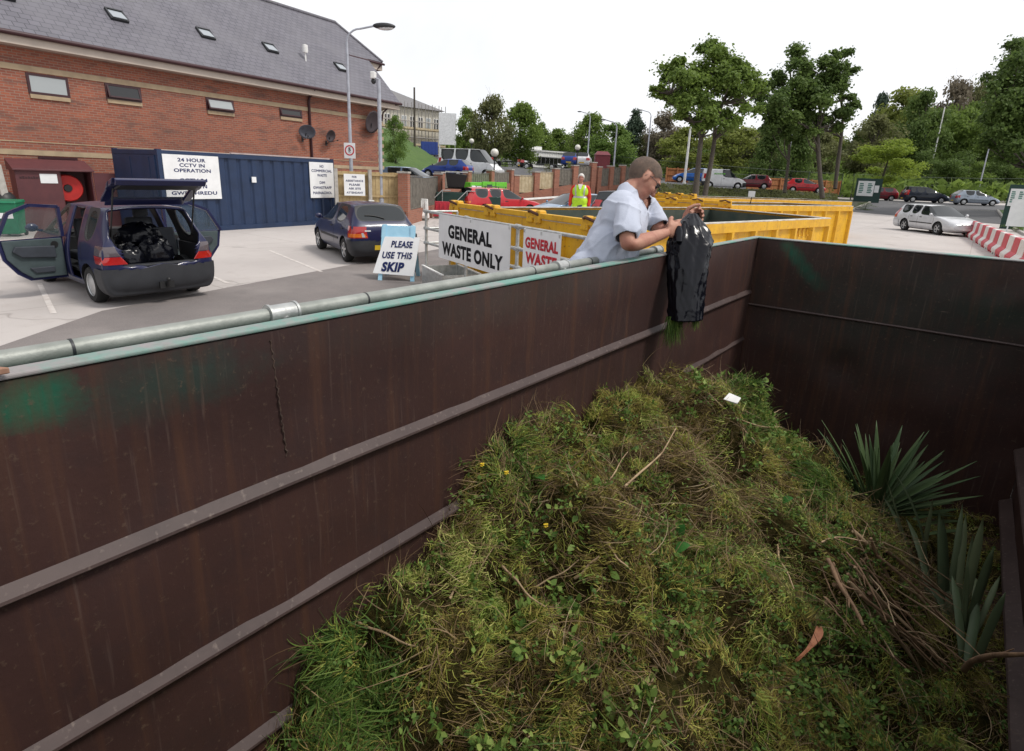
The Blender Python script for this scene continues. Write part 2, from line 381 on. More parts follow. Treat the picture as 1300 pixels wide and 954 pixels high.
# tarmac strip alongside the skips
tp = [gnd(-160, 520), gnd(0, 440), gnd(130, 395), gnd(265, 370), gnd(400, 345), gnd(475, 331), gnd(560, 316)]
mb = MB(); lv = [(p.x, p.y, .004) for p in tp]
lv += [(-6.0, 9.5, .004), (-1.3, 8.8, .004), (-1.3, 4.6, .004), (-1.36, -6, .004), (-5.5, -6, .004)]
mb.add(lv, [tuple(range(len(lv)))]); structure(mb.build('tarmac_path', M['tarmac'], clean=False))
# faint painted bay lines
mb = MB()
for a, b in (((50, 360), (68, 398)), ((342, 318), (408, 345)), ((265, 349), (290, 360)), ((520, 300), (560, 312))):
    p, q = gnd(*a, .004), gnd(*b, .004); d = (q-p).normalized(); n = Vector((-d.y, d.x, 0))*.035
    mb.add([p-n, p+n, q+n, q-n], [(0, 1, 2, 3)])
structure(mb.build('bay_lines', mat('worn_line_paint', (.64,.60,.57), .8, c2=(.50,.45,.42), scale=6), clean=False))
# road mouth on the right with kerbs and painted marks
def drape(pts, dz, sub=14):
    return [(p.x, p.y, float(base_z(p.x, p.y))+dz) for p in pts]
def quad_sheet(name, P, dz, material, nu=12, nv=16):
    a, b, c, d = [Vector((p[0], p[1], 0)) for p in P]; vs = []
    for j in range(nv+1):
        for i in range(nu+1):
            u, v = i/nu, j/nv; p = (a*(1-u)+b*u)*(1-v)+(d*(1-u)+c*u)*v
            vs.append((p.x, p.y, float(base_z(p.x, p.y))+dz))
    fs = [(j*(nu+1)+i, j*(nu+1)+i+1, (j+1)*(nu+1)+i+1, (j+1)*(nu+1)+i) for j in range(nv) for i in range(nu)]
    me = bpy.data.meshes.new(name); me.from_pydata(vs, [], fs); me.update()
    return structure(link(name, me, material))
def tgnd(px, py):                       # point on the sloping ground seen at this pixel
    d = ray(px, py); t = 5.0
    while t < 160:
        p = CAMP+d*t
        if p.z <= float(base_z(p.x, p.y)): return p
        t += .1
    return p
r1, r2, r3, r4 = tgnd(1078, 269), tgnd(1280, 286), (9.0, 84.0, 0), (-11.5, 80.0, 0)
quad_sheet('road', (r1, r2, r3, r4), .02, M['asphalt'])
mb = MB()
def kerb(a, b, n=10):
    for i in range(n):
        p = Vector((a[0]+(b[0]-a[0])*i/n, a[1]+(b[1]-a[1])*i/n, 0)); q = Vector((a[0]+(b[0]-a[0])*(i+.97)/n, a[1]+(b[1]-a[1])*(i+.97)/n, 0))
        p.z = float(base_z(p.x, p.y))+.06; q.z = float(base_z(q.x, q.y))+.06; mb.bar(p, q, .16, .16)
k1, k2 = tgnd(1078, 269), tgnd(1110, 256)
kerb(k1, k2); k3, k4 = tgnd(1302, 300), tgnd(1266, 268); kerb(k3, k4)
structure(mb.build('kerb', mat('kerb_concrete', (.42,.40,.37), .85, scale=5)))
quad_sheet('right_verge', (Vector(k3)+Vector((.1,0,0)), Vector((k3.x+14, k3.y, 0)), Vector((k4.x+14, k4.y+4, 0)), Vector(k4)+Vector((.1,0,0))), .1, M['grass'])
quad_sheet('left_verge', (Vector(k1)+Vector((-5,0,0)), Vector(k1)+Vector((-.1,0,0)), Vector(k2)+Vector((-.1,0,0)), Vector(k2)+Vector((-6,0,0))), .1, M['earth'])
mb = MB()
for a, b in (((1128,258),(1142,259)), ((1154,262),(1158,257)), ((1203,264),(1207,270)), ((1210,272),(1214,279)), ((1226,266),(1262,269)), ((1180,271),(1202,273))):
    p, q = tgnd(*a), tgnd(*b); p.z += .03; q.z += .03; d = (q-p).normalized(); n = Vector((-d.y, d.x, 0))*.09
    mb.add([p-n, p+n, q+n, q-n], [(0, 1, 2, 3)])
structure(mb.build('road_markings', mat('yellowed_line_paint', (.55,.52,.38), .8), clean=False))

# upper car park terrace (held by the brick walls), in bearing / distance strips
ctrl = []
for px, py, d in ((598,226,49),(652,212,62),(685,216,58),(730,212,60),(875,232,58),(915,240,55),(950,240,57),(1020,245,60),(1080,247,66),(575,227,44)):
    p = at(px, py, d); ctrl.append((p.x, p.y, p.z))
for px, d, z in ((490,30,1.5),(560,36,1.5),(620,38.5,1.7),(700,41,1.95),(745,43,2.0),(800,47,2.05),(850,51,1.9),(600,100,5.0),(700,100,5.0),(800,100,4.0),(900,90,3.2),(1050,90,2.4),(500,60,3.0)):
    p = at(px, 220, d); ctrl.append((p.x, p.y, z))
CT = np.array(ctrl)
def terr_z(x, y):
    x = np.asarray(x, float); y = np.asarray(y, float)
    d2 = (x[..., None]-CT[:, 0])**2+(y[..., None]-CT[:, 1])**2+2.0
    w = d2**-2; return (w*CT[:, 2]).sum(-1)/w.sum(-1)
fpx = np.array([486, 512, 560, 600, 672, 745, 800, 850, 900, 980, 1062]); fd = np.array([29.2, 29.2, 30.5, 38.6, 40.6, 43, 46.8, 51, 51.5, 53.5, 57.5])
pxs = np.arange(486, 1063, 12.0)
mb = MB(); rows = []
for px in pxs:
    d0 = float(np.interp(px, fpx, fd)); col = []
    for k in range(15):
        d = d0+(95-d0)*(k/14)**1.5; p = at(px, 220, d); col.append((p.x, p.y, float(terr_z(p.x, p.y))))
    rows.append(col)
vs = [v for c_ in rows for v in c_]; nn = 15
fs = [(i*nn+k, i*nn+k+1, (i+1)*nn+k+1, (i+1)*nn+k) for i in range(len(rows)-1) for k in range(nn-1)]
o0 = len(vs); vs += [(c_[0][0], c_[0][1], -.2) for c_ in rows]
fs += [(i*nn, (i+1)*nn, o0+i+1, o0+i) for i in range(len(rows)-1)]
mb.add(vs, fs); structure(mb.build('upper_road', M['asphalt'], clean=False))
# bank below the upper road, right of centre
mb = MB(); vs = []
pb = np.arange(786, 1070, 12.0)
for px in pb:
    d0 = float(np.interp(px, fpx, fd)); p = at(px, 220, d0+.05); q = at(px, 220, d0-5.5)
    z = float(terr_z(p.x, p.y))
    for k in range(6):
        t = k/5; vs.append((p.x+(q.x-p.x)*t, p.y+(q.y-p.y)*t, z*(1-t)**1.4+.02+(float(base_z(q.x, q.y)))*t+.12*math.sin(px*.3+k*2)*(0 < k < 5)))
fs = [(i*6+k, i*6+k+1, (i+1)*6+k+1, (i+1)*6+k) for i in range(len(pb)-1) for k in range(5)]
mb.add(vs, fs); structure(mb.build('planted_bank', M['earth'], smooth=180))
# wooded rise behind
mb = MB(); vs = []; ph = np.arange(470, 1500, 20.0)
def hill_z(px, d): return 2.2+10.5*float(sm(74, 150, np.array(d)))*(1-.25*math.sin(px*.011))
for px in ph:
    for k in range(8):
        d = 74+100*k/7; p = at(px, 230, d); vs.append((p.x, p.y, hill_z(px, d)-1.2))
fs = [(i*8+k, i*8+k+1, (i+1)*8+k+1, (i+1)*8+k) for i in range(len(ph)-1) for k in range(7)]
mb.add(vs, fs); structure(mb.build('wooded_hill', M['earth'], smooth=180))
# mown grass bank beyond the brick building
bot = [(470,232,38),(497,229,40),(520,226,44),(552,222,49)]; mid = [(470,196,48),(500,196,50),(528,202,54),(556,212,56)]; top = [(470,160,60),(500,166,62),(530,186,64),(556,203,62)]; bk = [(470,158,80),(500,166,80),(535,190,78),(560,205,76)]
mb = MB(); vs = []; NU = 20
def lerpl(L, u):
    x = u*(len(L)-1); i = min(int(x), len(L)-2); t = x-i; a, b = at(*L[i]), at(*L[i+1]); return a*(1-t)+b*t
for L0, L1, n in ((bot, mid, 6), (mid, top, 6), (top, bk, 3)):
    for k in range(n):
        for i in range(NU+1):
            a, b = lerpl(L0, i/NU), lerpl(L1, i/NU); vs.append(a*(1-k/n)+b*(k/n)+Vector((0, 0, .05*math.sin(i*1.7+k*2.1))))
nr = 15
fs = [(j*(NU+1)+i, j*(NU+1)+i+1, (j+1)*(NU+1)+i+1, (j+1)*(NU+1)+i) for j in range(nr-1) for i in range(NU)]
mb.add(vs, fs); structure(mb.build('grass_bank', M['grass'], smooth=180))

# ------------------------------------------------------------------ brick building
B_ANG = R(97.5); B0 = Vector((-24.94, 20.26, 0))
bld = thing('brick_building', 'long red brick building with cream bands under a dark slate roof', 'building', B0, B_ANG)
def slatemat():
    m, nt, b = newmat('slate_roof')
    tc = N(nt, 'ShaderNodeTexCoord'); tc.name = 'TC'; sp = N(nt, 'ShaderNodeSeparateXYZ'); nt.links.new(tc.outputs['Object'], sp.inputs[0])
    cb = N(nt, 'ShaderNodeCombineXYZ'); mu = N(nt, 'ShaderNodeMath', operation='MULTIPLY'); mu.inputs[1].default_value = 1.414
    nt.links.new(sp.outputs[2], mu.inputs[0]); nt.links.new(sp.outputs[0], cb.inputs[0]); nt.links.new(mu.outputs[0], cb.inputs[1])
    br = N(nt, 'ShaderNodeTexBrick'); nt.links.new(cb.outputs[0], br.inputs['Vector']); br.inputs['Scale'].default_value = 1
    br.inputs['Brick Width'].default_value = .30; br.inputs['Row Height'].default_value = .22; br.inputs['Mortar Size'].default_value = .012
    br.inputs['Color1'].default_value = (.140,.135,.162,1); br.inputs['Color2'].default_value = (.112,.108,.130,1); br.inputs['Mortar'].default_value = (.045,.043,.055,1)
    c = mix(nt, ramp(nt, noise(nt, .7, 5), [(.4, 0), (.75, .6)]), br.outputs[0], (.165,.160,.180))
    nt.links.new(c, b.inputs['Base Color']); b.inputs['Roughness'].default_value = .55; bump(nt, b, br.outputs['Fac'], -.4, .02); return m
M['slate'] = slatemat()
WL = -27.0; EZ = 5.55
mb = MB(); mb.bb((WL, 0, -.1), (0, 8.0, EZ)); mb.bb((-1.0, 1.9, EZ), (1.7, 6.4, 7.55))
wall = mb.build('wall', M['brick'], bld)
mb = MB()
for z, h in ((4.56, .16), (2.16, .15)): mb.bb((WL-.01, -.02, z-h/2), (.02, .1, z+h/2))
mb.bb((WL-.01, -.012, 2.46), (.012, .1, 2.49))
mb.build('stone_band', M['stone'], bld)
mb = MB()
for k in range(30):
    z = .15+k*.18
    mb.bb((.004, -.018, z), (.03+.16*(k % 2), .35, z+.172)); mb.bb((-.16 - .1*(k % 2), -.018, z), (.004, .02, z+.172))
mb.build('quoins', M['stone'], bld)
mb = MB()
# roof: front slope (with the upper part running on to the right), hip and back slope; slabs with thickness
def rz_(y): return EZ+.0+(y+.45)*1.0-.02
fr = [(WL-.4, -.5, rz_(-.5)), (.95, -.5, rz_(-.5)), (.95, 1.72, rz_(1.72)), (2.1, 1.72, rz_(1.72)), (.45, 3.45, rz_(3.45)), (WL-.4, 3.45, rz_(3.45))]
mb.poly([Vector(p) for p in fr], .14, (0, 1, -1))
hp = [(2.1, 1.72, rz_(1.72)), (2.1, 5.18, rz_(1.72)), (.45, 3.45, rz_(3.45))]
mb.poly([Vector(p) for p in hp], .12, (-1, 0, -1))
bk_ = [(WL-.4, 3.46, rz_(3.45)), (.45, 3.46, rz_(3.45)), (2.1, 5.18, rz_(1.72)), (.95, 5.18, rz_(1.72)), (.95, 8.6, rz_(-1.7)), (WL-.4, 8.6, rz_(-1.7))]
mb.poly([Vector(p) for p in bk_], .12, (0, -1, -1))
roof = mb.build('roof', M['slate'], bld)
mb = MB(); mb.tube([(WL-.4, 3.455, rz_(3.45)+.02), (.45, 3.455, rz_(3.45)+.02)], .09, 8); mb.tube([(.45, 3.455, rz_(3.45)+.02), (2.1, 1.72, rz_(1.72)+.02)], .07, 8)
mb.build('ridge_tiles', M['slate'], roof, smooth=60)
mb = MB(); mb.bb((WL-.4, -.47, 5.12), (.93, -.44, 5.36)); mb.bb((WL-.4, -.44, 5.12), (.93, 0, 5.15)); mb.bb((.90, -.44, 5.15), (.93, 1.7, 5.38))
mb.bb((-.6, 1.74, 7.28), (2.08, 1.77, 7.58)); mb.bb((2.05, 1.77, 7.28), (2.08, 5.1, 7.58))
mb.build('soffit', M['soffit'], bld)
mb = MB(); mb.tube([(WL-.4, -.55, 5.40), (1.0, -.55, 5.40)], .07, 8); mb.tube([(-.4, 1.66, 7.60), (2.15, 1.66, 7.60)], .06, 8)
mb.build('gutter', M['maroon'], bld, smooth=60)
mb = MB(); mb.tube([(-4.55, -.5, 5.4), (-4.55, -.12, 5.05), (-4.55, -.06, 4.9), (-4.52, -.06, .1)], .055, 8); mb.build('downpipe', M['maroon'], bld, smooth=60)
mb = MB(); mb.tube([(.75, -.5, 5.36), (.3, -.3, 5.2), (.1, -.1, 4.9), (.05, -.06, 4.5)], .04, 8); mb.tube([(1.95, 1.7, 7.55), (1.6, 1.8, 7.2), (1.5, 1.84, 6.8)], .04, 8)
mb.build('downpipe', M['maroon'], bld, smooth=60)
M['win_pale'] = glassmat('frosted_pane', (.34,.37,.38), .12); M['win_dark'] = glassmat('dark_pane', (.012,.012,.012), .04)
def window(x0, x1, z0, z1, pane, tilt=0, label=None):
    mb = MB(); t = .07
    mb.bb((x0, -.03, z0), (x0+t, .1, z1)); mb.bb((x1-t, -.03, z0), (x1, .1, z1)); mb.bb((x0+t, -.03, z0), (x1-t, .1, z0+t)); mb.bb((x0+t, -.03, z1-t), (x1-t, .1, z1))
    mb.bb((x0+t, -.006, z0+t), (x1-t, .09, z1-t))
    w = mb.build('window', [M['maroon']], bld)
    if label: w['label'] = label
    mb = MB(); rot = Matrix.Rotation(-R(tilt), 3, 'X'); c = Vector(((x0+x1)/2, -.015, z1-t)); h = z1-z0-2*t; ww = x1-x0-2*t
    cc = c+rot @ Vector((0, 0, -h/2)); mb.box(cc, (ww, .012, h), 0, rot); mb.build('pane', pane, w)
    if tilt:
        mb = MB(); cc = c+rot @ Vector((0, .004, -h/2))
        for dx in (-1, 1): mb.box(cc+rot @ Vector((dx*ww/2, 0, 0)), (.05, .05, h+.05), 0, rot)
        mb.box(cc+rot @ Vector((0, 0, -h/2)), (ww, .05, .05), 0, rot); mb.build('sash', M['maroon'], w)
    mb = MB(); mb.bb((x0+.02, -.05, z0-.12), (x1-.02, .05, z0-.004)); mb.build('sill', M['stone'], w)
window(-14.95, -13.87, 3.86, 4.45, M['win_pale'], 0, 'window with a pale frosted pane'); window(-12.82, -11.70, 3.98, 4.47, M['win_dark'], 14)
window(-9.36, -8.22, 4.0, 4.47, M['win_pale'], 20, 'window tilted open and catching the sky'); window(-6.09, -4.93, 4.12, 4.47, M['win_dark'], 14)
window(-15.0, -13.95, 1.62, 2.06, M['win_dark']); window(-20.2, -19.1, 3.86, 4.45, M['win_dark'], 10); window(-24.2, -23.1, 3.86, 4.45, M['win_pale'])
mb = MB(); mb.bb((-15.5, -.03, 1.74), (-15.28, .05, 1.96)); mb.build('air_vent', M['maroon'], bld)
for (x, y) in ((-11.78, .75), (-8.56, .86), (-5.64, .91), (-1.84, .77), (-15.0, .60), (-19.5, .8)):
    mb = MB(); sl_ = Matrix.Rotation(R(45), 3, 'X')
    c = Vector((x, y, rz_(y))); 
    for dx in (-.38, .38): mb.box(c+sl_ @ Vector((dx*.68, 0, .04)), (.05, .52, .08), 0, sl_)
    for dy in (-.45, .45): mb.box(c+sl_ @ Vector((0, dy*.53, .04)), (.46, .05, .08), 0, sl_)
    k = mb.build('skylight', M['darksteel'], roof)
    mb = MB(); mb.box(c+sl_ @ Vector((0, -.02, .075)), (.45, .42, .02), 0, Matrix.Rotation(R(36), 3, 'X')); mb.build('pane', glassmat('skylight_pane', (.30,.33,.36), .06), k)
mb = MB(); mb.tube([(-3.94, .72, 6.6), (-3.94, .72, 7.05)], .035, 8); mb.lathe([(0, 0), (.11, 0), (.13, .1), (.12, .32), (0, .36)], (-3.94, .72, 7.02), 10)
mb.build('flue', M['white'], roof, smooth=40)
# notch wall under the raised right part
# satellite dishes
M['dish_g'] = mat('dish_grey', (.085,.09,.115), .6); M['dish_d'] = mat('dish_dark', (.05,.036,.042), .6)
def dish(px_x, z, rx, rzz, mm, yaw, label):
    p = bld.matrix_basis @ Vector((px_x, -.02, z)) if False else None
    loc = B0+Matrix.Rotation(B_ANG, 3, 'Z') @ Vector((px_x, 0, z))
    t = thing('satellite_dish', label, 'satellite dish', loc, B_ANG, 'satellite dishes on the brick wall')
    mb = MB(); mb.tube([(0, -.0, -.32), (0, -.18, -.3), (0, -.26, -.05)], .022, 6); mb.bb((-.05, -.02, -.42), (.05, 0, -.2)); mb.build('bracket', M['darksteel'], t)
    rot = Matrix.Rotation(yaw, 3, 'Z') @ Matrix.Rotation(R(14), 3, 'X'); mb = MB(); vs = []; n = 24; rings = 5
    for i in range(rings+1):
        q = i/rings
        for k in range(n):
            a = 2*PI*k/n; vs.append(Vector((0, -.34, 0))+rot @ Vector((rx*q*math.cos(a), .11*(1-q*q), rzz*q*math.sin(a))))
    fs = [(i*n+k, i*n+(k+1) % n, (i+1)*n+(k+1) % n, (i+1)*n+k) for i in range(rings) for k in range(n)]
    mb.add(vs, fs); o = mb.build('reflector', mm, t, smooth=60); sd_ = o.modifiers.new('s', 'SOLIDIFY'); sd_.thickness = .012
    mb = MB(); f = Vector((0, -.34, 0))+rot @ Vector((0, -.38, -rzz*.35)); mb.tube([Vector((0, -.34, 0))+rot @ Vector((0, .0, -rzz)), f], .014, 6); mb.ell(f, (.035, .05, .035), 8, 6); mb.build('receiver_arm', M['darksteel'], t)
dish(-4.97, 3.58, .36, .30, M['dish_g'], R(-35), 'grey oval satellite dish beside the maroon downpipe')
dish(-3.62, 3.50, .36, .27, M['dish_d'], R(15), 'small dark oval satellite dish right of the downpipe')
dish(-.88, 4.36, .54, .54, M['dish_d'], R(5), 'large round black satellite dish near the end of the brick wall')

# ------------------------------------------------------------------ navy container with its two notices
ca, cb_ = gnd(212, 297.5), gnd(427, 284); cdv = (cb_-ca).normalized(); CANG = math.atan2(cdv.y, cdv.x); CL = (cb_-ca).length
cont = thing('storage_container', 'navy blue ribbed steel storage container against the brick building', 'container', ca, CANG)
CH = 2.36
mb = MB(); 
ncor = int(CL/.42); prof = []
for k in range(ncor):
    x = .12+(CL-.24)*k/ncor; w = (CL-.24)/ncor
    prof += [(x, .0), (x+w*.62, .0), (x+w*.72, .045), (x+w*.90, .045)]
prof.append((CL-.12, 0))
vs = [(x, y+.03, z) for z in (.14, CH-.12) for (x, y) in prof]; n = len(prof)
mb.add(vs, [(i, i+1, n+i+1, n+i) for i in range(n-1)])
mb.bb((.02, .10, .02), (CL-.02, 2.4, CH-.04))
mb.build('body', M['navy'], cont, clean=False)
mb = MB()
mb.bb((0, 0, 0), (.13, .13, CH+.03)); mb.bb((CL-.13, 0, 0), (CL, .13, CH+.03)); mb.bb((.13, 0, CH-.13), (CL-.13, .1, CH)); mb.bb((.13, 0, 0), (CL-.13, .1, .15))
mb.bb((0, 2.3, 0), (.13, 2.43, CH+.03)); mb.bb((CL-.13, 2.3, 0), (CL, 2.43, CH+.03)); mb.bb((0, .13, CH-.13), (.1, 2.3, CH)); mb.bb((0, .13, 0), (.1, 2.3, .15))
mb.build('frame', M['navy'], cont)
mb = MB(); mb.bb((.1, .1, CH-.05), (CL-.1, 2.35, CH+.02)); mb.bb((CL*.36, .06, CH+.01), (CL*.98, .16, CH+.05)); mb.build('roof', mat('container_roof', (.50,.42,.41), .7), cont)
mb = MB()
for x in (.7, 1.7): mb.bb((-.04, x-.3, .2), (-.0, x-.27, CH-.2)); 
mb.bb((-.03, .13, .15), (-.001, 2.3, CH-.14)); mb.build('door', M['navy'], cont)
mb = MB(); mb.bb((CL*.455, -.012, 1.50), (CL*.455+.16, .02, 1.68)); mb.build('notice', M['sign_white'], cont)
def board(name, label, cat, loc, rz, w, h, th=.02, group=None, post=None):
    t = thing(name, label, cat, loc, rz, group); mb = MB(); mb.bb((-w/2, -th, 0), (w/2, 0, h)); mb.build('panel', M['sign_white'], t, bevel=.004); return t
rotC = Matrix.Rotation(CANG, 3, 'Z')
def cpos(x, z): return ca+rotC @ Vector((x, -.004, z))
x0, x1 = .08, 1.90
s1 = board('notice_board', 'white notice on the navy container about 24 hour CCTV, behind the open tailgate', 'sign', cpos(.98, .99), CANG, 1.72, 1.27)
for i, (tx, w, z, wd_) in enumerate((('24 HOUR', 1, 1.13, .86), ('CCTV IN', 1, .98, .78), ('OPERATION', 1, .83, 1.14), ('CCTV 24', 1, .55, .88), ('AWR YN', 1, .37, .80), ('GWEITHREDU', 1, .18, 1.42))):
    lettering([tx], s1, M['letter_blue'], (0, -.0225, z), wd_, .105, bold=.028)
s2 = board('notice_board', 'white notice on the navy container saying no commercial waste', 'sign', cpos(CL-.62, .98), CANG, 1.13, 1.27)
for tx, z, wd_ in (('NO', 1.13, .18), ('COMMERCIAL', .97, .96), ('WASTE', .81, .46), ('DIM', .55, .25), ('GWASTRAFF', .37, .88), ('MASNACHOL', .18, .90)):
    lettering([tx], s2, M['letter_blue'], (0, -.0225, z), wd_, .098, bold=.028)

# ------------------------------------------------------------------ maroon hose cabinet, bin, fences at the left
cp = at(12, 300, 18.2); cp.z = 0
p1_ = at(18, 217, 16.0); p2_ = at(117, 221, 17.3); cv = Vector((p2_.x-p1_.x, p2_.y-p1_.y, 0)); cw = cv.length; CR = math.atan2(cv.y, cv.x)
cab = thing('hose_cabinet', 'maroon steel cabinet standing open with a red hose reel inside', 'cabinet', (p1_.x, p1_.y, 0), CR)
zt = 1.66; mb = MB()
mb.bb((0, 0, 0), (.04, .9, zt)); mb.bb((cw-.04, 0, 0), (cw, .9, zt)); mb.bb((.04, .86, 0), (cw-.04, .9, zt)); mb.bb((.04, 0, 0), (cw-.04, .86, .06))
mb.bb((.04, 0, .06), (cw*.56, .03, zt)); mb.bb((cw*.555, .03, .06), (cw*.575, .86, zt))
mb.build('body', M['cabinet'], cab)
mb = MB(); mb.hexa([(-.05, -.08, zt), (cw+.05, -.08, zt), (cw+.05, .95, zt), (-.05, .95, zt), (-.05, -.08, zt+.05), (cw+.05, -.08, zt+.05), (cw+.05, .95, zt+.32), (-.05, .95, zt+.32)]); mb.build('lid', M['cabinet'], cab, bevel=.01)
mb = MB(); mb.bb((cw+.01, -.05, .06), (cw+1.15, -.02, zt-.02)); mb.build('door', M['cabinet'], cab)
mb = MB(); mb.bb((cw*.30, -.012, zt-.34), (cw*.52, 0, zt-.08)); mb.build('notice', M['sign_white'], cab)
mb = MB()
for k in range(9):
    x = cw*.05+k*.06; mb.bb((x, -.008, zt-.22), (x+.045, 0, zt-.17+.015*(k % 2)))
mb.build('maker_lettering', M['maroon'], cab)
hr = thing('hose_reel', 'round red hose reel inside the maroon cabinet', 'hose reel', cab.location+Matrix.Rotation(CR, 3, 'Z') @ Vector((cw*.66, .30, 0)), CR)
mb = MB(); c_ = Vector((0, 0, 1.18))
for r_, y0 in ((.36, -.06), (.36, .06), (.27, 0)):
    mb.lathe([(.11, y0-.05), (r_, y0-.05), (r_+.03, y0), (r_, y0+.05), (.11, y0+.05), (.11, y0-.05)], c_, 24, 0, (0, 1, 0))
mb.build('hose', M['hose'], hr, smooth=40); mb = MB(); mb.tube([(0, -.14, 1.18), (0, .45, 1.18)], .10, 12); mb.bb((-.04, .1, .06), (.04, .16, 1.2)); mb.build('hub', M['black'], hr)
gb = at(17, 292, 15.2); gb.z = 0
gbin = thing('wheelie_bin', 'green wheeled bin with a white marking beside the maroon cabinet', 'bin', gb, R(60)); gbin.scale = (.86,)*3
mb = MB(); mb.hexa([(-.24,-.28,.08),(.24,-.28,.08),(.24,.24,.08),(-.24,.24,.08),(-.29,-.36,1.0),(.29,-.36,1.0),(.29,.34,1.0),(-.29,.34,1.0)]); mb.build('bin_body', M['green_bin'], gbin, bevel=.02)
mb = MB(); mb.hexa([(-.31,-.39,1.0),(.31,-.39,1.0),(.31,.38,1.0),(-.31,.38,1.0),(-.27,-.33,1.07),(.27,-.33,1.07),(.29,.38,1.09),(-.29,.38,1.09)]); mb.build('lid', M['green_bin'], gbin, bevel=.02)
for sx in (-.22, .22):
    mb = MB(); mb.lathe([(0, -.03), (.1, -.03), (.11, 0), (.1, .03), (0, .03)], (sx, .27, .11), 14, 0, (1, 0, 0)); mb.build('wheel', M['tyre'], gbin)
mb = MB(); mb.bb((-.17, -.335, .55), (.17, -.322, .82)); mb.build('white_marking', M['sign_white'], gbin)
bk2 = at(-8, 268, 15.6); bk2.z = 0
bag2 = thing('rubbish_sack', 'black and white sacks heaped behind the green bin at the left edge', 'sack', bk2, 0)
mb = MB(); mb.ell((0, 0, .35), (.42, .36, .38), 14, 10); mb.ell((.1, .25, .8), (.30, .28, .34), 14, 10); mb.build('sack', M['black'], bag2, smooth=180)
mb = MB(); mb.ell((-.3, .2, .55), (.34, .30, .5), 14, 10); mb.build('pale_sack', M['white'], bag2, smooth=180)

def board_fence(name, label, a, b, h, m, post_m, npost=3, side=-1, rails=True):
    v = Vector((b[0]-a[0], b[1]-a[1], 0)); L = v.length; t = thing(name, label, 'fence', (a[0], a[1], a[2]), math.atan2(v.y, v.x))
    mb = MB(); n = int(L/.125); w = L/n
    for k in range(n): mb.bb((k*w+.004, (.012 if k % 2 else 0), .03), ((k+1)*w-.003, .03+(.012 if k % 2 else 0), h+random.uniform(-.006, .006)))
    mb.build('boards', m, t)
    if rails:
        mb = MB()
        for z in (.25, h*.55, h-.1): mb.bb((.02, -.055, z-.04), (L-.02, -.003, z+.04))
        mb.build('rail', m, t)
    for k in range(npost):
        mb = MB(); x = L*k/(npost-1); mb.bb((x-.06, -.17, 0), (x+.06, -.06, h+.08)); mb.build('post', post_m, t)
    return t, L
fa, fb = gnd(428, 286), gnd(510, 285.5); fb = fb; dirf = (fb-fa)
fen, FL = board_fence('board_fence', 'close boarded timber fence carrying a white notice between container and brick pier', (fa.x, fa.y, 0), (fb.x, fb.y, 0), 1.98, M['timber'], M['post_conc'], 3)
FR = math.atan2(dirf.y, dirf.x)
mb = MB(); mb.bb((FL*.5-.1, -.25, .62), (FL*.5+.1, -.18, .95)); mb.build('switch_box', M['white'], fen)
sp_ = Vector((fa.x, fa.y, 0))+Matrix.Rotation(FR, 3, 'Z') @ Vector((FL*.26, -.19, 1.10))
s3 = board('notice_board', 'white notice asking for assistance fixed to the timber fence', 'sign', sp_, FR, .78, .78)
for tx, z, wd_ in (('FOR', .68, .18), ('ASSISTANCE', .54, .66), ('PLEASE', .40, .40), ('ASK SITE', .26, .46), ('ATTENDANT', .11, .62)):
    lettering([tx], s3, M['letter_blue'], (0, -.0225, z), wd_, .075, bold=.03)
la, lb = at(-40, 300, 17.0), at(26, 300, 17.9)
board_fence('board_fence', 'timber fence at the far left behind the maroon cabinet', (la.x, la.y, 0), (lb.x, lb.y, 0), 1.55, M['timber'], M['post_conc'], 2)
pc = at(17, 300, 15.8); pt_ = MB(); pt_.hexa([(-.09,-.09,0),(.09,-.09,0),(.09,.09,0),(-.09,.09,0),(-.09,-.09,1.80),(.09,-.09,1.80),(.09,.09,1.80),(-.09,.09,1.80)])
o = pt_.build('concrete_post', M['post_conc'], bevel=.01); o.location = (pc.x, pc.y, 0); tag(o, 'leaning grey concrete post left of the maroon cabinet', 'post'); o.rotation_euler = (0, R(-5), .4)

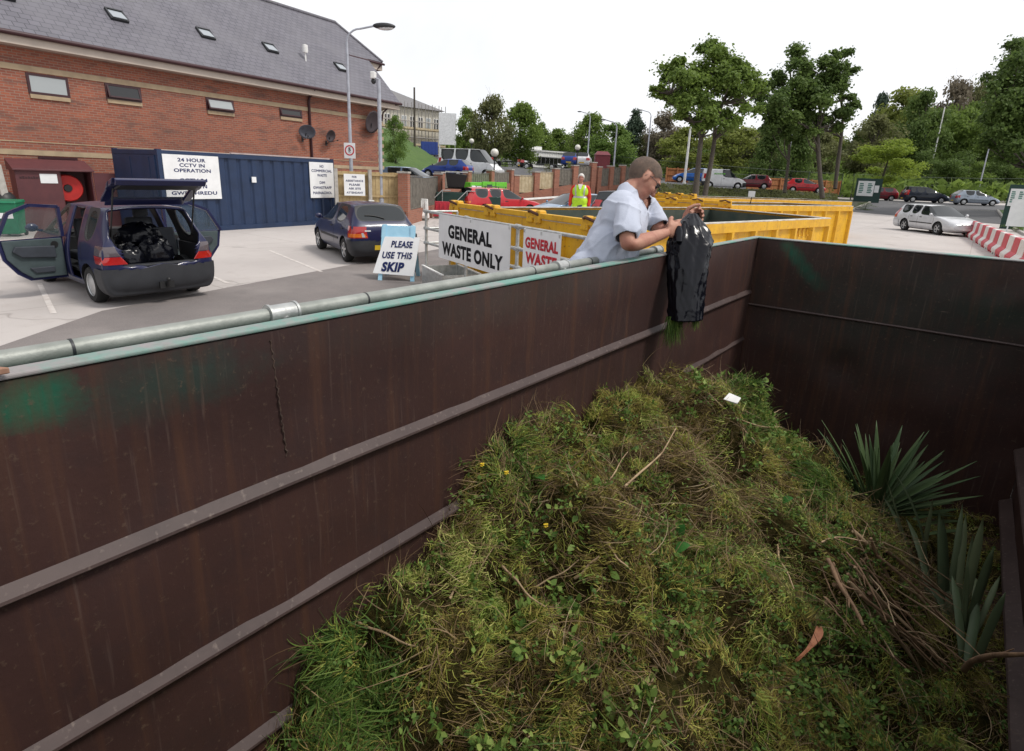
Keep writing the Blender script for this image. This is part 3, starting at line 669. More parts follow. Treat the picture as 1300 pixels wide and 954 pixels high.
# ------------------------------------------------------------------ brick garden walls with timber panels
def wall_run(name, label, a, b, base, panels, hlow, htop, h0a, h0b, pmat_of):
    """a,b plan points; low wall to height, piers and panels between; base z linear h0a..h0b"""
    v = Vector((b[0]-a[0], b[1]-a[1], 0)); L = v.length; ang = math.atan2(v.y, v.x); t = thing(name, label, 'wall', (a[0], a[1], 0), ang)
    def zz(x): return h0a+(h0b-h0a)*x/L
    pw = .42; n = panels; step = (L-pw)/n
    mb = MB(); mb.hexa([(0,-.11,base),(L,-.11,base),(L,.11,base),(0,.11,base),(0,-.11,zz(0)+hlow),(L,-.11,zz(L)+hlow),(L,.11,zz(L)+hlow),(0,.11,zz(0)+hlow)])
    mb.build('low_wall', M['brick_low'], t)
    for k in range(n+1):
        x = k*step; z = zz(x+pw/2)+htop
        mb = MB(); mb.bb((x, -.19, base), (x+pw, .19, z)); p = mb.build('pier', M['brick_low'], t)
        mb = MB(); mb.bb((x-.03, -.22, z), (x+pw+.03, .22, z+.07)); mb.build('cap', M['post_conc'], p)
    for k in range(n):
        x0 = k*step+pw+.01; x1 = (k+1)*step-.01; zb = zz((x0+x1)/2)+hlow+.01; zt = zz((x0+x1)/2)+htop-.12
        mb = MB(); m_ = max(3, int((x1-x0)/.13)); w = (x1-x0)/m_
        for i in range(m_): mb.bb((x0+i*w+.003, -.03+(.012 if i % 2 else 0), zb+.06), (x0+(i+1)*w-.003, .0+(.012 if i % 2 else 0), zt-.03*(1-abs(2*(i+.5)/m_-1))))
        mb.bb((x0, -.045, zb), (x1, .03, zb+.06)); mb.bb((x0, -.05, zt+.002), (x1, .03, zt+.04))
        mb.build('fence_panel', pmat_of(k), t)
    return t
g1 = gnd(512, 287); g2 = gnd(553, 283)
wall_run('brick_wall', 'low brick wall with two worn piers and a grey timber panel beside the fence', g1, at(557, 270, 29.5), 0, 1, .55, 1.98, 0, 0, lambda k: M['timber_grey'])
a_, b_ = at(556, 262, 31), at(648, 262, 39.6)
wall_run('brick_wall', 'brick wall with grey timber panels behind the lime green skip', a_, b_, 0, 3, 1.1, 1.95, .1, .5, lambda k: M['timber_grey'])
a_, b_ = at(650, 262, 39.7), at(752, 262, 43.3)
za, zb_ = at(650, 224, 39.7).z, at(752, 207, 43.3).z
wall_run('brick_wall', 'long red brick wall with pale and grey timber panels and plants on top', a_, b_, 0, 4, 1.35, 2.6, za-2.6, zb_-2.6, lambda k: M['timber_pale'] if k < 2 else M['timber_grey'])
# white capped low wall in front
a_, b_ = at(655, 255, 37.5), at(728, 250, 40.5); v = b_-a_
t = thing('low_wall', 'low brick wall with a white coping in front of the long brick wall', 'wall', (a_.x, a_.y, 0), math.atan2(v.y, v.x)); L = Vector((v.x, v.y)).length
mb = MB(); mb.hexa([(0,-.12,0),(L,-.12,0),(L,.12,0),(0,.12,0),(0,-.12,a_.z),(L,-.12,b_.z),(L,.12,b_.z),(0,.12,a_.z)]); mb.build('brickwork', M['brick_low'], t)
mb = MB(); mb.hexa([(0,-.16,a_.z+.003),(L,-.16,b_.z+.003),(L,.16,b_.z+.003),(0,.16,a_.z+.003),(0,-.16,a_.z+.1),(L,-.16,b_.z+.1),(L,.16,b_.z+.1),(0,.16,a_.z+.1)]); mb.build('coping', M['white'], t)
# wall to the right of the attendant, up to the reddish pillar
a_, b_ = at(754, 262, 43.6), at(802, 262, 46.5); za, zb_ = at(754, 213, 43.6).z, at(802, 210, 46.5).z
wall_run('brick_wall', 'brick wall with dark grey panels behind the attendant, ending at a reddish pillar', a_, b_, 0, 3, 1.3, 2.7, za-2.7, zb_-2.7, lambda k: M['timber_grey'])
# orange larch fence behind the parked cars
M['orange'] = mat('orange_timber', (.40,.165,.06), .8, c2=(.31,.12,.045), scale=4)
p0, p1 = at(845, 225, 60), at(872, 228, 60.5)
def tz(p): return float(terr_z(p.x, p.y))
board_fence('board_fence', 'orange brown fence panel left of the bright blue car', (p0.x, p0.y, tz(p0)-.1), (p1.x, p1.y, 0), 1.5, M['orange'], M['orange'], 3)
p0, p1 = at(948, 234, 62), at(1064, 242, 68)
board_fence('board_fence', 'long orange brown board fence behind the row of red cars', (p0.x, p0.y, tz(p0)-.3), (p1.x, p1.y, 0), 1.55, M['orange'], M['orange'], 7)

# ------------------------------------------------------------------ lamp posts, poles, globes
def street_lamp(name, label, base, h, arm=None, r0=.07, r1=.05, head=None, m='pole', hs=1.0):
    t = thing(name, label, 'lamp post' if 'lamp' in name else 'pole', base)
    mb = MB(); mb.tube([(0,0,0), (0,0,1.1)], r0*1.35, 12); mb.tube([(0,0,1.1), (0,0,h)], [r0, r1], 12); mb.build('pole', M[m], t, smooth=50)
    if arm is not None:
        d, L = arm; d = Vector(d).normalized(); pts = [Vector((0,0,h-.01))]
        for k in range(1, 7):
            a = k/6*PI/2; pts.append(Vector((0,0,h))+d*(.5*(1-math.cos(a)))+Vector((0,0,.5*math.sin(a))))
        pts.append(pts[-1]+d*(L-.5)+Vector((0,0,.12)))
        mb = MB(); mb.tube(pts, r1*.75, 10); mb.build('arm', M[m], t, smooth=60)
        e = pts[-1]; mb = MB(); rot = Vector((1,0,0)).rotation_difference(d).to_matrix()
        mb.ell(e+d*.32*hs, (.42*hs,.16*hs,.11*hs), 14, 8, 0, rot); hd = mb.build('lamp_head', M['darksteel'] if head is None else head, t, smooth=180)
        mb = MB(); mb.ell(e+d*.36*hs-Vector((0,0,.05*hs)), (.32*hs,.13*hs,.09*hs), 12, 8, 0, rot); mb.build('lens', M['clearlamp'], hd, smooth=180)
    return t
lp = gnd(448.5, 284); D_ = (lp-CAMP).dot(FW)
lamp1 = street_lamp('street_lamp', 'tall grey street lamp with curved arm carrying the round speed sign', (lp.x, lp.y, 0), at(443, 68, D_).z, (RT.x*1, RT.y*1, 0) and ((RT.x, RT.y, 0), 1.05), .075, .045)
sg = at(446, 202, D_); sgz = sg.z
t = thing('speed_sign', 'square white speed sign with red ring and number 5 on lamp post', 'sign', (lp.x+.12*FW.x*-1, lp.y-.12*FW.y, sgz), YAW+R(-8)+0)
mb = MB(); mb.bb((-.22, -.02, 0), (.22, 0, .56)); mb.build('plate', M['sign_white'], t, bevel=.004)
mb = MB(); n = 28; vs = [(r_*math.cos(2*PI*k/n), y, .29+r_*math.sin(2*PI*k/n)) for (r_, y) in ((.19, -.0215), (.19, -.025), (.145, -.025), (.145, -.0215)) for k in range(n)]
mb.add(vs, [(i*n+k, i*n+(k+1) % n, (i+1)*n+(k+1) % n, (i+1)*n+k) for i in range(3) for k in range(n)]); mb.build('red_ring', M['letter_red'], t)
lettering(['5'], t, M['letter_black'], (0, -.0225, .32), .10, .15, bold=.05); lettering(['mph'], t, M['letter_black'], (0, -.0225, .205), .10, .03, bold=.03)
lp2 = gnd(485, 285.5); D2 = (lp2-CAMP).dot(FW)
t = thing('camera_pole', 'grey steel pole topped by a white security camera near brick corner', 'pole', (lp2.x, lp2.y, 0))
hz = at(478, 108, D2).z
mb = MB(); mb.tube([(0,0,0),(0,0,1.0)], .10, 12); mb.tube([(0,0,1.0),(0,0,hz)], .072, 12); mb.build('pole', M['pole'], t, smooth=50)
cx_ = Vector((-RT.x, -RT.y, 0)); mb = MB(); mb.tube([(0,0,hz-.02), cx_*.12+Vector((0,0,hz+.05)), cx_*.2+Vector((0,0,hz-.12))], .04, 8); mb.build('bracket', M['pole'], t)
mb = MB(); mb.box(cx_*.19+Vector((0,0,hz+.12)), (.17,.30,.24), 0, Matrix.Rotation(YAW, 3, 'Z')); mb.build('camera_housing', M['white'], t, bevel=.03)
mb = MB(); mb.ell(cx_*.19+Vector((0,0,hz-.08)), (.09,.09,.10), 12, 8); mb.build('dome', M['darksteel'], t, smooth=180)
for px, yb, yt, d, w, lab, armdir in ((745,212,152,62,.08,'slim grey lamp column behind the attendant, furthest left of the thin columns',1), (775,262,165,50,.08,'thin lamp column carrying a small blue sign left of the bending man',1),
        (820,215,150,64,.08,'thin tall column rising behind the head of the bending man',1), (868,238,165,56,.13,'thick white post standing beside the bright blue car',0),
        (1184,205,138,88,.11,'leaning white mast rising out of the dark trees on the right',0), (1240,250,178,76,.09,'grey lamp column behind the pale silver hatchback',1),
        (994,245,110,62,.05,'thin pole in front of the dark conifer behind red cars',0), (1168,205,160,90,.05,'slender bare pole just left of the white mast',0)):
    p = at(px, yb, d); q = at(px, yt, d); base = Vector((p.x, p.y, p.z-.6)); h = q.z-base.z
    street_lamp('street_lamp' if armdir else 'steel_post', lab, base, h, ((-RT.x, -RT.y, 0), 1.0) if armdir else None, w, w*.7, hs=.55, m='pole' if px not in (868, 1184) else 'white')
p = at(775, 226, 49.5); t = thing('blue_sign', 'small blue and white sign on a thin lamp column', 'sign', (p.x, p.y, p.z), YAW)
mb = MB(); mb.bb((-.42, -.03, 0), (.42, 0, .72)); mb.build('plate', M['sign_white'], t); mb = MB(); mb.bb((-.36, -.034, .08), (.36, -.031, .30)); mb.bb((-.36, -.034, .38), (.10, -.031, .64)); mb.build('blue_panel', mat('sign_blue', (.03,.10,.45), .5), t)
def globe_lamp(px, py, yb, d, rg, label):
    p = at(px, yb, d); q = at(px, py, d); h = q.z-p.z
    t = thing('globe_lamp', label, 'lamp post', (p.x, p.y, p.z-.3), 0, 'black posts with white globe lamps')
    mb = MB(); mb.tube([(0,0,0),(0,0,.8)], .07, 10); mb.tube([(0,0,.8),(0,0,h+.3-rg)], .045, 10); mb.lathe([(.05,0),(.13,.05),(.13,.1),(0,.1)], (0,0,h+.3-rg-.08), 12); mb.build('post', M['blackpaint'], t, smooth=50)
    mb = MB(); mb.ell((0,0,h+.3), (rg,rg,rg), 18, 12); mb.build('globe', M['globe'], t, smooth=180)
globe_lamp(627, 194.5, 228, 41, .28, 'black lamp post with a large white globe right of the white minibus')
globe_lamp(598, 180, 222, 60, .25, 'white globe lamp rising behind the roof of the minibus')
globe_lamp(731, 188, 225, 46, .22, 'white globe lamp on a black post above the attendant')
# telegraph pole by the office block
p = at(526.5, 185, 62); o = MB(); o.tube([(0,0,-1),(0,0,at(526.5,114,62).z-p.z)], [.13,.09], 8); o = o.build('telegraph_pole', M['bark'], smooth=60); o.location = p
tag(o, 'brown wooden pole in front of the scaffolded office block', 'pole')

# ------------------------------------------------------------------ scaffolded office block
pa, pb_ = at(440, 178, 78), at(558, 185, 88); v = pb_-pa; L = Vector((v.x, v.y)).length; OA = math.atan2(v.y, v.x)
off = thing('office_block', 'pale three storey office block wrapped in scaffolding behind grass bank', 'building', (pa.x, pa.y, 3.5), OA)
zt = at(555, 143, 88).z-3.5
mb = MB(); mb.bb((0, 0, -1), (L, 12, zt)); mb.build('wall', mat('cream_render', (.72,.68,.58), .8), off)
mb = MB(); mb.hexa([(-.6,-.6,zt+.01),(L+.6,-.6,zt+.01),(L+.6,12.6,zt+.01),(-.6,12.6,zt+.01),(-.6,5.4,zt+2.8),(L-5,5.4,zt+2.8),(L-5,6.6,zt+2.8),(-.6,6.6,zt+2.8)]); mb.build('roof', mat('grey_tiles', (.20,.195,.20), .8), off)
nw = 11
for fl, z0 in enumerate((.9, zt-2.75)):
    for k in range(nw):
        x = L*(k+.2)/nw; mb = MB(); mb.bb((x, -.05, z0), (x+L*.62/nw, .02, z0+1.65)); w = mb.build('window', M['white'], off)
        mb = MB()
        for s in (0, 1): mb.bb((x+.08+s*L*.31/nw, -.07, z0+.1), (x+L*.27/nw+s*L*.31/nw, -.052, z0+1.55))
        mb.build('pane', M['win_dark'] if (k*7+fl*3) % 3 else M['win_pale'], w)
sc = thing('scaffolding', 'steel scaffolding with board platforms along the office block', 'scaffolding', (pa.x, pa.y, 3.5), OA)
mb = MB()
for k in range(14):
    x = L*k/13
    for y in (-1.5, -.5): mb.tube([(x, y, -1), (x, y, zt+.6)], .05, 6)
for z in (.3, 1.3, 2.5, 3.5, 4.7, 5.7):
    for y in (-1.5, -.5): mb.tube([(0, y, z), (L, y, z)], .05, 6)
mb.build('poles', M['scaff'], sc)
mb = MB()
for z in (.25, 2.45, 4.65): mb.bb((0, -1.5, z-.12), (L, -.5, z-.06)); mb.bb((0, -1.56, z-.06), (L, -1.53, z+.2))
mb.build('boards', M['timber_pale'], sc)
p = at(568, 184, 84); t = MB(); h = at(568, 145, 84).z-p.z; t.bb((-1.25, -.06, 0), (1.25, .02, h)); t.bb((-1.2, .02, -2), (-1.05, .16, h)); t.bb((1.05, .02, -2), (1.2, .16, h))
o = t.build('site_hoarding', mat('hoarding_white', (.80,.81,.83), .6)); o.location = p; o.rotation_euler = (0, 0, YAW+.1); tag(o, 'large plain white sheeted hoarding at the end of the office block', 'hoarding')
p = at(545, 190, 70); t = MB(); t.bb((-1.0, -.8, -.6), (1.0, .8, .85)); 
for k in range(5): t.bb((-.9+k*.4, -.84, -.5), (-.8+k*.4, -.8, .8))
o = t.build('site_cabin', mat('cabin_blue', (.03,.07,.34), .5)); o.location = p; o.rotation_euler = (0, 0, YAW+.2); tag(o, 'small blue site container on top of the grass bank', 'container')
# long white shed behind the car park
p = at(672, 210, 72); q = at(732, 214, 78); v = q-p; L = Vector((v.x, v.y)).length
t = thing('white_shed', 'long low white flat roofed cabin behind the parked dark cars', 'building', (p.x, p.y, terr_z(p.x, p.y)-.2), math.atan2(v.y, v.x)); hh = at(690, 193, 73.5).z-t.location.z
mb = MB(); mb.bb((0, 0, -.5), (L, 4, hh)); mb.build('wall', M['white'], t); mb = MB(); mb.bb((-.1, -.15, hh+.003), (L+.1, 4.1, hh+.18)); mb.bb((.9, .5, hh+.18), (2.6, 2.5, hh+.6)); mb.build('roof', M['white'], t)
mb = MB(); mb.bb((1.2, -.03, hh-1.7), (L*.66, .01, hh-.6)); w = mb.build('window', M['greypanel'], t); mb = MB()
for k in range(6): x = 1.3+k*(L*.66-1.3)/6; mb.bb((x, -.05, hh-1.6), (x+(L*.66-1.3)/6-.08, -.032, hh-.7))
mb.build('pane', M['win_dark'], w)
p = at(763, 218, 56); t = MB(); t.bb((-.7,-.6,0),(.7,.6,1.5)); t.hexa([(-.75,-.65,1.5),(.75,-.65,1.5),(.75,.65,1.5),(-.75,.65,1.5),(-.5,-.1,1.85),(.5,-.1,1.85),(.5,.1,1.85),(-.5,.1,1.85)])
o = t.build('red_kiosk', M['letter_red'].copy(), bevel=.02); o.data.materials[0] = mat('kiosk_red', (.16,.02,.03), .5); o.location = (p.x, p.y, tz(p)); o.rotation_euler = (0,0,YAW); tag(o, 'dark red kiosk with a hipped top behind the brick wall', 'kiosk')

# ------------------------------------------------------------------ perimeter fences with green mesh
def mesh_fence(label, pts, h, mm, every=3.0, group=None, wires=True):
    t = thing('mesh_fence', label, 'fence', pts[0], 0, group); o = Vector(pts[0]); W = MB(); P = []
    for a, b in zip(pts[:-1], pts[1:]):
        a = Vector(a)-o; b = Vector(b)-o; L = (b-a).length; n = max(1, int(L/every))
        for k in range(n+1):
            p = a.lerp(b, k/n); P.append(p)
        for z in (.1, h*.33, h*.66, h): W.tube([a+Vector((0,0,z)), b+Vector((0,0,z))], .018, 4, cap=False)
        m_ = int(L/.22)
        for k in range(m_):
            p = a.lerp(b, k/m_); W.tube([p+Vector((0,0,.05)), p+Vector((0,0,h))], .007, 3, cap=False)
    W.build('wires', mm, t, clean=False)
    for p in P[::1]:
        mb = MB(); mb.bb((p.x-.04, p.y-.04, p.z-.3), (p.x+.04, p.y+.04, p.z+h+.06)); mb.build('post', mm, t, clean=False)
M['fence_green'] = mat('fence_green', (.055,.075,.062), .6)
def gp_(px, d, dz=0): p = at(px, 235, d); return (p.x, p.y, (tz(p) if px < 1070 else float(base_z(p.x, p.y)))+dz)
mesh_fence('grey green mesh fence running along the back of the car park', [gp_(625, 70), gp_(720, 71), gp_(820, 69), gp_(900, 66), gp_(980, 67), gp_(1068, 70)], 2.3, M['fence_green'], 5.0)
mesh_fence('dark green mesh fence along the road behind the two parked hatchbacks', [gp_(1082, 76), gp_(1130, 77), gp_(1200, 78), gp_(1275, 79), gp_(1340, 80)], 3.0, M['fence_green'], 6.0)

# ------------------------------------------------------------------ information boards at the road mouth
def info_board(px, py, d, w, h, label, rz, extra):
    p = at(px, py, d); z0 = float(base_z(p.x, p.y)); t = thing('information_board', label, 'sign', (p.x, p.y, z0), rz)
    hh = p.z-z0
    mb = MB(); mb.bb((-w*.62, .02, 0), (w*.95, .07, hh+h+.25)); mb.build('green_panel', M['dkgreen'], t)
    mb = MB(); mb.bb((-w/2, -.03, hh), (w/2, .0, hh+h)); mb.build('plate', M['sign_white'], t)
    if extra: mb = MB(); mb.bb((w*.53, -.03, hh+h*.25), (w*.80, 0, hh+h*.72)); mb.build('plate', M['sign_white'], t)
    mb = MB(); r = random.Random(3)
    for c0 in (-w*.40, w*.10):
        for k in range(6):
            z = hh+h*.78-k*h*.115; mb.bb((c0, -.036, z), (c0+w*.30*(.7+.3*r.random()), -.031, z+h*.07))
    mb.build('printed_lines', M['teal'], t)
info_board(1097, 249, 58, 1.45, 1.45, 'green and white information board left of the road mouth', YAW-R(22), True)
info_board(1288, 262, 36, .75, 1.05, 'green and white information board on the verge at the right edge', YAW-R(40), False)
p = at(1294, 275, 33); t = MB(); t.bb((-.5,-.03,0),(.5,.03,1.5)); t.bb((-.42,-.02,-.4),(-.36,.04,0)); t.bb((.36,-.02,-.4),(.42,.04,0)); o = t.build('white_board', M['sign_white']); o.location = (p.x, p.y, .35); o.rotation_euler = (0,0,YAW-.5); tag(o, 'plain white board at the right edge beside the kerb', 'sign')

# ------------------------------------------------------------------ red and white road barriers
def barrier(i, p, rz, red):
    t = thing('road_barrier', '', 'barrier', (p.x, p.y, float(base_z(p.x, p.y))), rz, 'line of red and white plastic road barriers')
    L = .98; prof = [(-.22,.07),(-.22,.20),(-.10,.34),(-.075,.78),(.075,.78),(.10,.34),(.22,.20),(.22,.07)]
    mb = MB(); n = len(prof); vs = [(x, y, z) for x in (-L/2, L/2) for (y, z) in prof]
    mb.add(vs, [tuple(range(n)), tuple(range(n, 2*n))[::-1]]+[(k, n+k, n+(k+1) % n, (k+1) % n) for k in range(n)])
    mb.build('shell', M['barrier_red'] if red else M['barrier_white'], t, bevel=.02)
    for x in (-.3, .3):
        mb = MB(); mb.bb((x-.12, -.2, 0), (x+.12, .2, .068)); mb.build('foot', M['barrier_red'] if red else M['barrier_white'], t)
    return t
q0, q1 = gnd(1226, 297), gnd(1312, 350); v = (q1-q0); v.z = 0; n = int(v.length/1.0); bang = math.atan2(v.y, v.x)
order = ['furthest', 'second', 'third', 'fourth', 'fifth', 'sixth', 'seventh', 'eighth', 'ninth', 'tenth']
cnt = {0: 0, 1: 0}
for k in range(n+1):
    p = q0+v*(k/n); red = (k % 2 == 1); c_ = cnt[int(red)]; cnt[int(red)] += 1
    nm = order[c_] if c_ < 10 else 'one of the nearest'
    barrier(k, p, bang, red)['label'] = ('%s red barrier from the road in the red and white row' if red else '%s white barrier from the road in the red and white row') % nm
p = gnd(1221, 291); cone = MB(); cone.lathe([(.0,.0),(.2,.0),(.2,.04),(.13,.05),(.04,.62),(0,.63)], (0,0,0), 14); o = cone.build('traffic_cone', mat('cone_orange', (.65,.09,.02), .5), smooth=40); o.location = (p.x, p.y, 0); tag(o, 'orange traffic cone at the far end of the red and white barriers', 'cone')
# wider barriers beside the brick pier and a white boom
def bigbarrier(px, py, d, w, h, mm, label):
    p = at(px, py, d); t = thing('plastic_barrier', label, 'barrier', (p.x, p.y, 0), YAW+R(-4)); prof = [(-.25,.1),(-.25,.22),(-.09,.4),(-.06,h),(.06,h),(.09,.4),(.25,.22),(.25,.1)]
    mb = MB(); n = 8; vs = [(x*w*(1-.06*(z/h)), y, z) for x in (-.5, .5) for (y, z) in prof]
    mb.add(vs, [tuple(range(n)), tuple(range(n, 2*n))[::-1]]+[(k, n+k, n+(k+1) % n, (k+1) % n) for k in range(n)])
    for k in range(5): x = -.4*w+k*.2*w; mb.bb((x-.02, -.14, .42), (x+.02, -.085, h-.08))
    mb.build('shell', mm, t, bevel=.015); mb = MB()
    for x in (-.3, .3): mb.bb((x*w-.16, -.24, 0), (x*w+.16, .24, .098))
    mb.build('foot', M['timber_grey'], t)
bigbarrier(530, 276, 25.5, .98, .93, M['white'], 'white plastic barrier in front of the brick pier beyond the dark hatchback')
bigbarrier(565, 274, 27.0, 1.02, .78, M['barrier_red'], 'single red plastic barrier right of the white one near brick pier')
a_, b_ = at(488, 262.5, 22.5), at(524, 259, 26); t = thing('barrier_boom', 'thin white boom pole running from the fence to the white barrier', 'pole', (a_.x, a_.y, 0))
mb = MB(); mb.tube([(0,0,a_.z), (b_.x-a_.x, b_.y-a_.y, b_.z)], .04, 8); mb.build('boom', M['white'], t, smooth=60); mb = MB(); mb.bb((-.1,-.1,0),(.1,.1,a_.z+.08)); mb.build('post', M['white'], t)

# ------------------------------------------------------------------ far machinery: chute, steps, green containers
p = at(577, 268, 28.5); t = thing('tipping_container', 'black open topped container tipped above a dark green metal housing', 'container', (p.x, p.y, 0), YAW+R(6))
mb = MB(); mb.bb((-.9, 0, 0), (.95, 1.6, 1.15)); mb.bb((.97, .2, 0), (2.3, 1.7, 1.0)); mb.build('housing', M['dkgreen'], t, bevel=.02)
mb = MB(); mb.hexa([(-.35,.2,1.4),(.45,.2,1.4),(.45,1.2,1.3),(-.35,1.2,1.3),(-.45,.1,2.1),(.62,.1,2.0),(.62,1.3,2.0),(-.45,1.3,2.1)]); mb.build('hopper', M['black'], t, bevel=.03)
mb = MB(); mb.bb((-.47,.05,2.10),(.64,.1,2.16)); mb.build('rim', M['galv'], t)
mb = MB()
for s in (0, 1.2):
    mb.tube([(-1.5+s,-.3,.35),(-.6+s,-.05,1.25),(-.2+s,-.05,1.25)], .025, 6); mb.tube([(-1.5+s,-.3,0),(-1.5+s,-.3,.35)], .025, 6); mb.tube([(-.6+s,-.05,0),(-.6+s,-.05,1.25)], .025, 6)
mb.build('handrail', M['galv'], t, smooth=60)
p = at(597, 256, 33); q = at(642, 254, 36); v = q-p; L = Vector((v.x, v.y)).length
t = thing('green_skip', 'lime green container with a white label behind the red car', 'skip', (p.x, p.y, 0), math.atan2(v.y, v.x)); z1 = at(615, 232, 34.5).z
mb = MB(); mb.bb((0,0,0),(L,1.4,z1)); mb.bb((L*.30,-.06,z1-.4),(L*.66,0,z1+.06)); mb.bb((L*.68,-.06,z1-.45),(L,0,z1+.05)); mb.build('body', M['lime'], t, bevel=.02)
mb = MB(); mb.bb((L*.02,-.05,z1-.52),(L*.27,-.01,z1-.18)); mb.build('label_plate', M['sign_white'], t)
mb = MB(); mb.bb((L*.42,-.075,z1-.30),(L*.56,-.061,z1-.1)); mb.build('slot', M['dkgreen'], t)

# ------------------------------------------------------------------ yellow skips
def yellow_skip(label, A, D, C, Bq, zr, hooks_on=('AB',), zb=0.05, rim_white=True):
    A, D, C, Bq = [Vector((p[0], p[1], 0)) for p in (A, D, C, Bq)]; cen = (A+D+C+Bq)/4
    t = thing('yellow_skip', label, 'skip', cen, 0, 'yellow skips in a row'); P = [p-cen for p in (A, Bq, C, D)]
    ins = [p*(1-.07/p.length) for p in P]
    mb = MB(); mb_in = MB(); rim = MB()
    for k in range(4):
        a, b = P[k], P[(k+1) % 4]; ai, bi = ins[k], ins[(k+1) % 4]
        mb.hexa([(a.x,a.y,zb),(b.x,b.y,zb),(bi.x,bi.y,zb),(ai.x,ai.y,zb),(a.x,a.y,zr-.06),(b.x,b.y,zr-.06),(bi.x,bi.y,zr-.06),(ai.x,ai.y,zr-.06)])
        n = (b-a).normalized(); o = Vector((n.y, -n.x, 0)); 
        if o.dot(a+b) < 0: o = -o
        i_a, i_b = ai-o*.012, bi-o*.012
        mb_in.add([(i_a.x,i_a.y,zb),(i_b.x,i_b.y,zb),(i_b.x,i_b.y,zr-.05),(i_a.x,i_a.y,zr-.05)], [(0,1,2,3)])
        aw, bw = a+o*.07, b+o*.07; a2, b2 = ai-o*.02, bi-o*.02
        rim.hexa([(aw.x,aw.y,zr-.005),(bw.x,bw.y,zr-.005),(b2.x,b2.y,zr-.005),(a2.x,a2.y,zr-.005),(aw.x,aw.y,zr+.012),(bw.x,bw.y,zr+.012),(b2.x,b2.y,zr+.012),(a2.x,a2.y,zr+.012)])
        mb.hexa([(aw.x,aw.y,zr-.17),(bw.x,bw.y,zr-.17),(a.x*0+b.x,b.y,zr-.17),(a.x,a.y,zr-.17),(aw.x,aw.y,zr-.006),(bw.x,bw.y,zr-.006),(b.x,b.y,zr-.006),(a.x,a.y,zr-.006)])
        L = (b-a).length; m_ = max(3, int(L/.85))
        for j in range(m_+1):
            q = a.lerp(b, (j+.02)/(m_+.04)); 
            rb_ = MB(); rb_.hexa([tuple(q-n*.07+Vector((0,0,zb))), tuple(q+n*.07+Vector((0,0,zb))), tuple(q+n*.04+o*.08+Vector((0,0,zb))), tuple(q-n*.04+o*.08+Vector((0,0,zb))),
                       tuple(q-n*.07+Vector((0,0,zr-.172))), tuple(q+n*.07+Vector((0,0,zr-.172))), tuple(q+n*.04+o*.08+Vector((0,0,zr-.172))), tuple(q-n*.04+o*.08+Vector((0,0,zr-.172)))]); rb_.build('rib', M['yellow'], t, clean=False)
    fl = [(p.x, p.y, zb+.03) for p in ins]; mb_in.add(fl, [(0,1,2,3)])
    mb.build('walls', M['yellow'], t, clean=False); mb_in.build('lining', M['skip_in'], t, clean=False); rim.build('rim', M['skip_rim'], t)
    a, b = P[0], P[1]; n = (b-a).normalized(); o = Vector((n.y, -n.x, 0)); o = o if o.dot(a+b) > 0 else -o
    mb = MB(); mb.bar(a+o*.06+Vector((0,0,zr+.055)), b+o*.06+Vector((0,0,zr+.055)), .09, .085); mb.build('lid_beam', M['yellow'], t, bevel=.01)
    for j in range(4):
        q = a.lerp(b, .03+j*.31)+o*.06
        mb = MB()
        for s in (-1, 1):
            c = q+n*s*.11; mb.hexa([tuple(c-n*.085-o*.12+Vector((0,0,zr-.06))), tuple(c+n*.085-o*.12+Vector((0,0,zr-.06))), tuple(c+n*.085+o*.06+Vector((0,0,zr-.06))), tuple(c-n*.085+o*.06+Vector((0,0,zr-.06))),
                  tuple(c-n*.055-o*.09+Vector((0,0,zr+.14))), tuple(c+n*.055-o*.09+Vector((0,0,zr+.14))), tuple(c+n*.055+o*.04+Vector((0,0,zr+.14))), tuple(c-n*.055+o*.04+Vector((0,0,zr+.14)))])
        h = mb.build('hook_lug', M['yellow'], t, bevel=.02)
        mb = MB(); mb.tube([tuple(q-n*.16+Vector((0,0,zr+.10))+o*.02), tuple(q+Vector((0,0,zr+.13))+o*.13), tuple(q+n*.16+Vector((0,0,zr+.06))+o*.02)], .022, 6); mb.build('chain', M['rust'], h)
    return t
ZR = 1.46
ZR = 1.38
sA, sD, sC = gnd(578, 263.5, ZR), gnd(903, 264, ZR), gnd(1051, 277.3, ZR)
sB = gnd(766, 289.5, ZR)
sk1 = yellow_skip('nearest yellow skip, hooked lid beam behind the general waste signs', sA, sD, sC, sB, ZR)
for tx in ():
    pass
# bent hook marks welded on its long side
v = (sC-sB).normalized(); base = Vector((sC.x, sC.y, 0))-v*1.42
t2 = MB(); o_ = Vector((v.y, -v.x, 0)); o_ = o_ if o_.dot(Vector((1,-.3,0))) > 0 else -o_
for k in range(4):
    c = base+v*(k*.20)+o_*.022
    pts = [c+v*(.065*math.cos(a))+Vector((0,0,1.12+.085*math.sin(a))) for a in [R(60+24*i) for i in range(11)]]
    t2.tube([p_-sk1.location for p_ in pts], .013, 6)
t2.build('letter_marks', M['yellow'], sk1, smooth=60)
ZR = 1.46
n2, f2_ = gnd(925, 260.5, ZR), gnd(1081, 262, ZR); l2 = gnd(817, 255, ZR); fr2 = Vector((f2_.x+(l2.x-n2.x)*.9, f2_.y+(l2.y-n2.y)*.9, 0))
sk2 = yellow_skip('middle yellow skip with a rusty chain, behind the nearest yellow one', l2, fr2, f2_, n2, ZR)
n3, f3_ = gnd(882, 252.5, ZR), gnd(1080, 257.5, ZR); n3 = n3*1.0
dv = Vector((f3_.x-n3.x, f3_.y-n3.y, 0)); side = Vector((-dv.y, dv.x, 0)).normalized()*2.4
n3 = Vector((f3_.x, f3_.y, 0))-dv.normalized()*min(dv.length, 14)
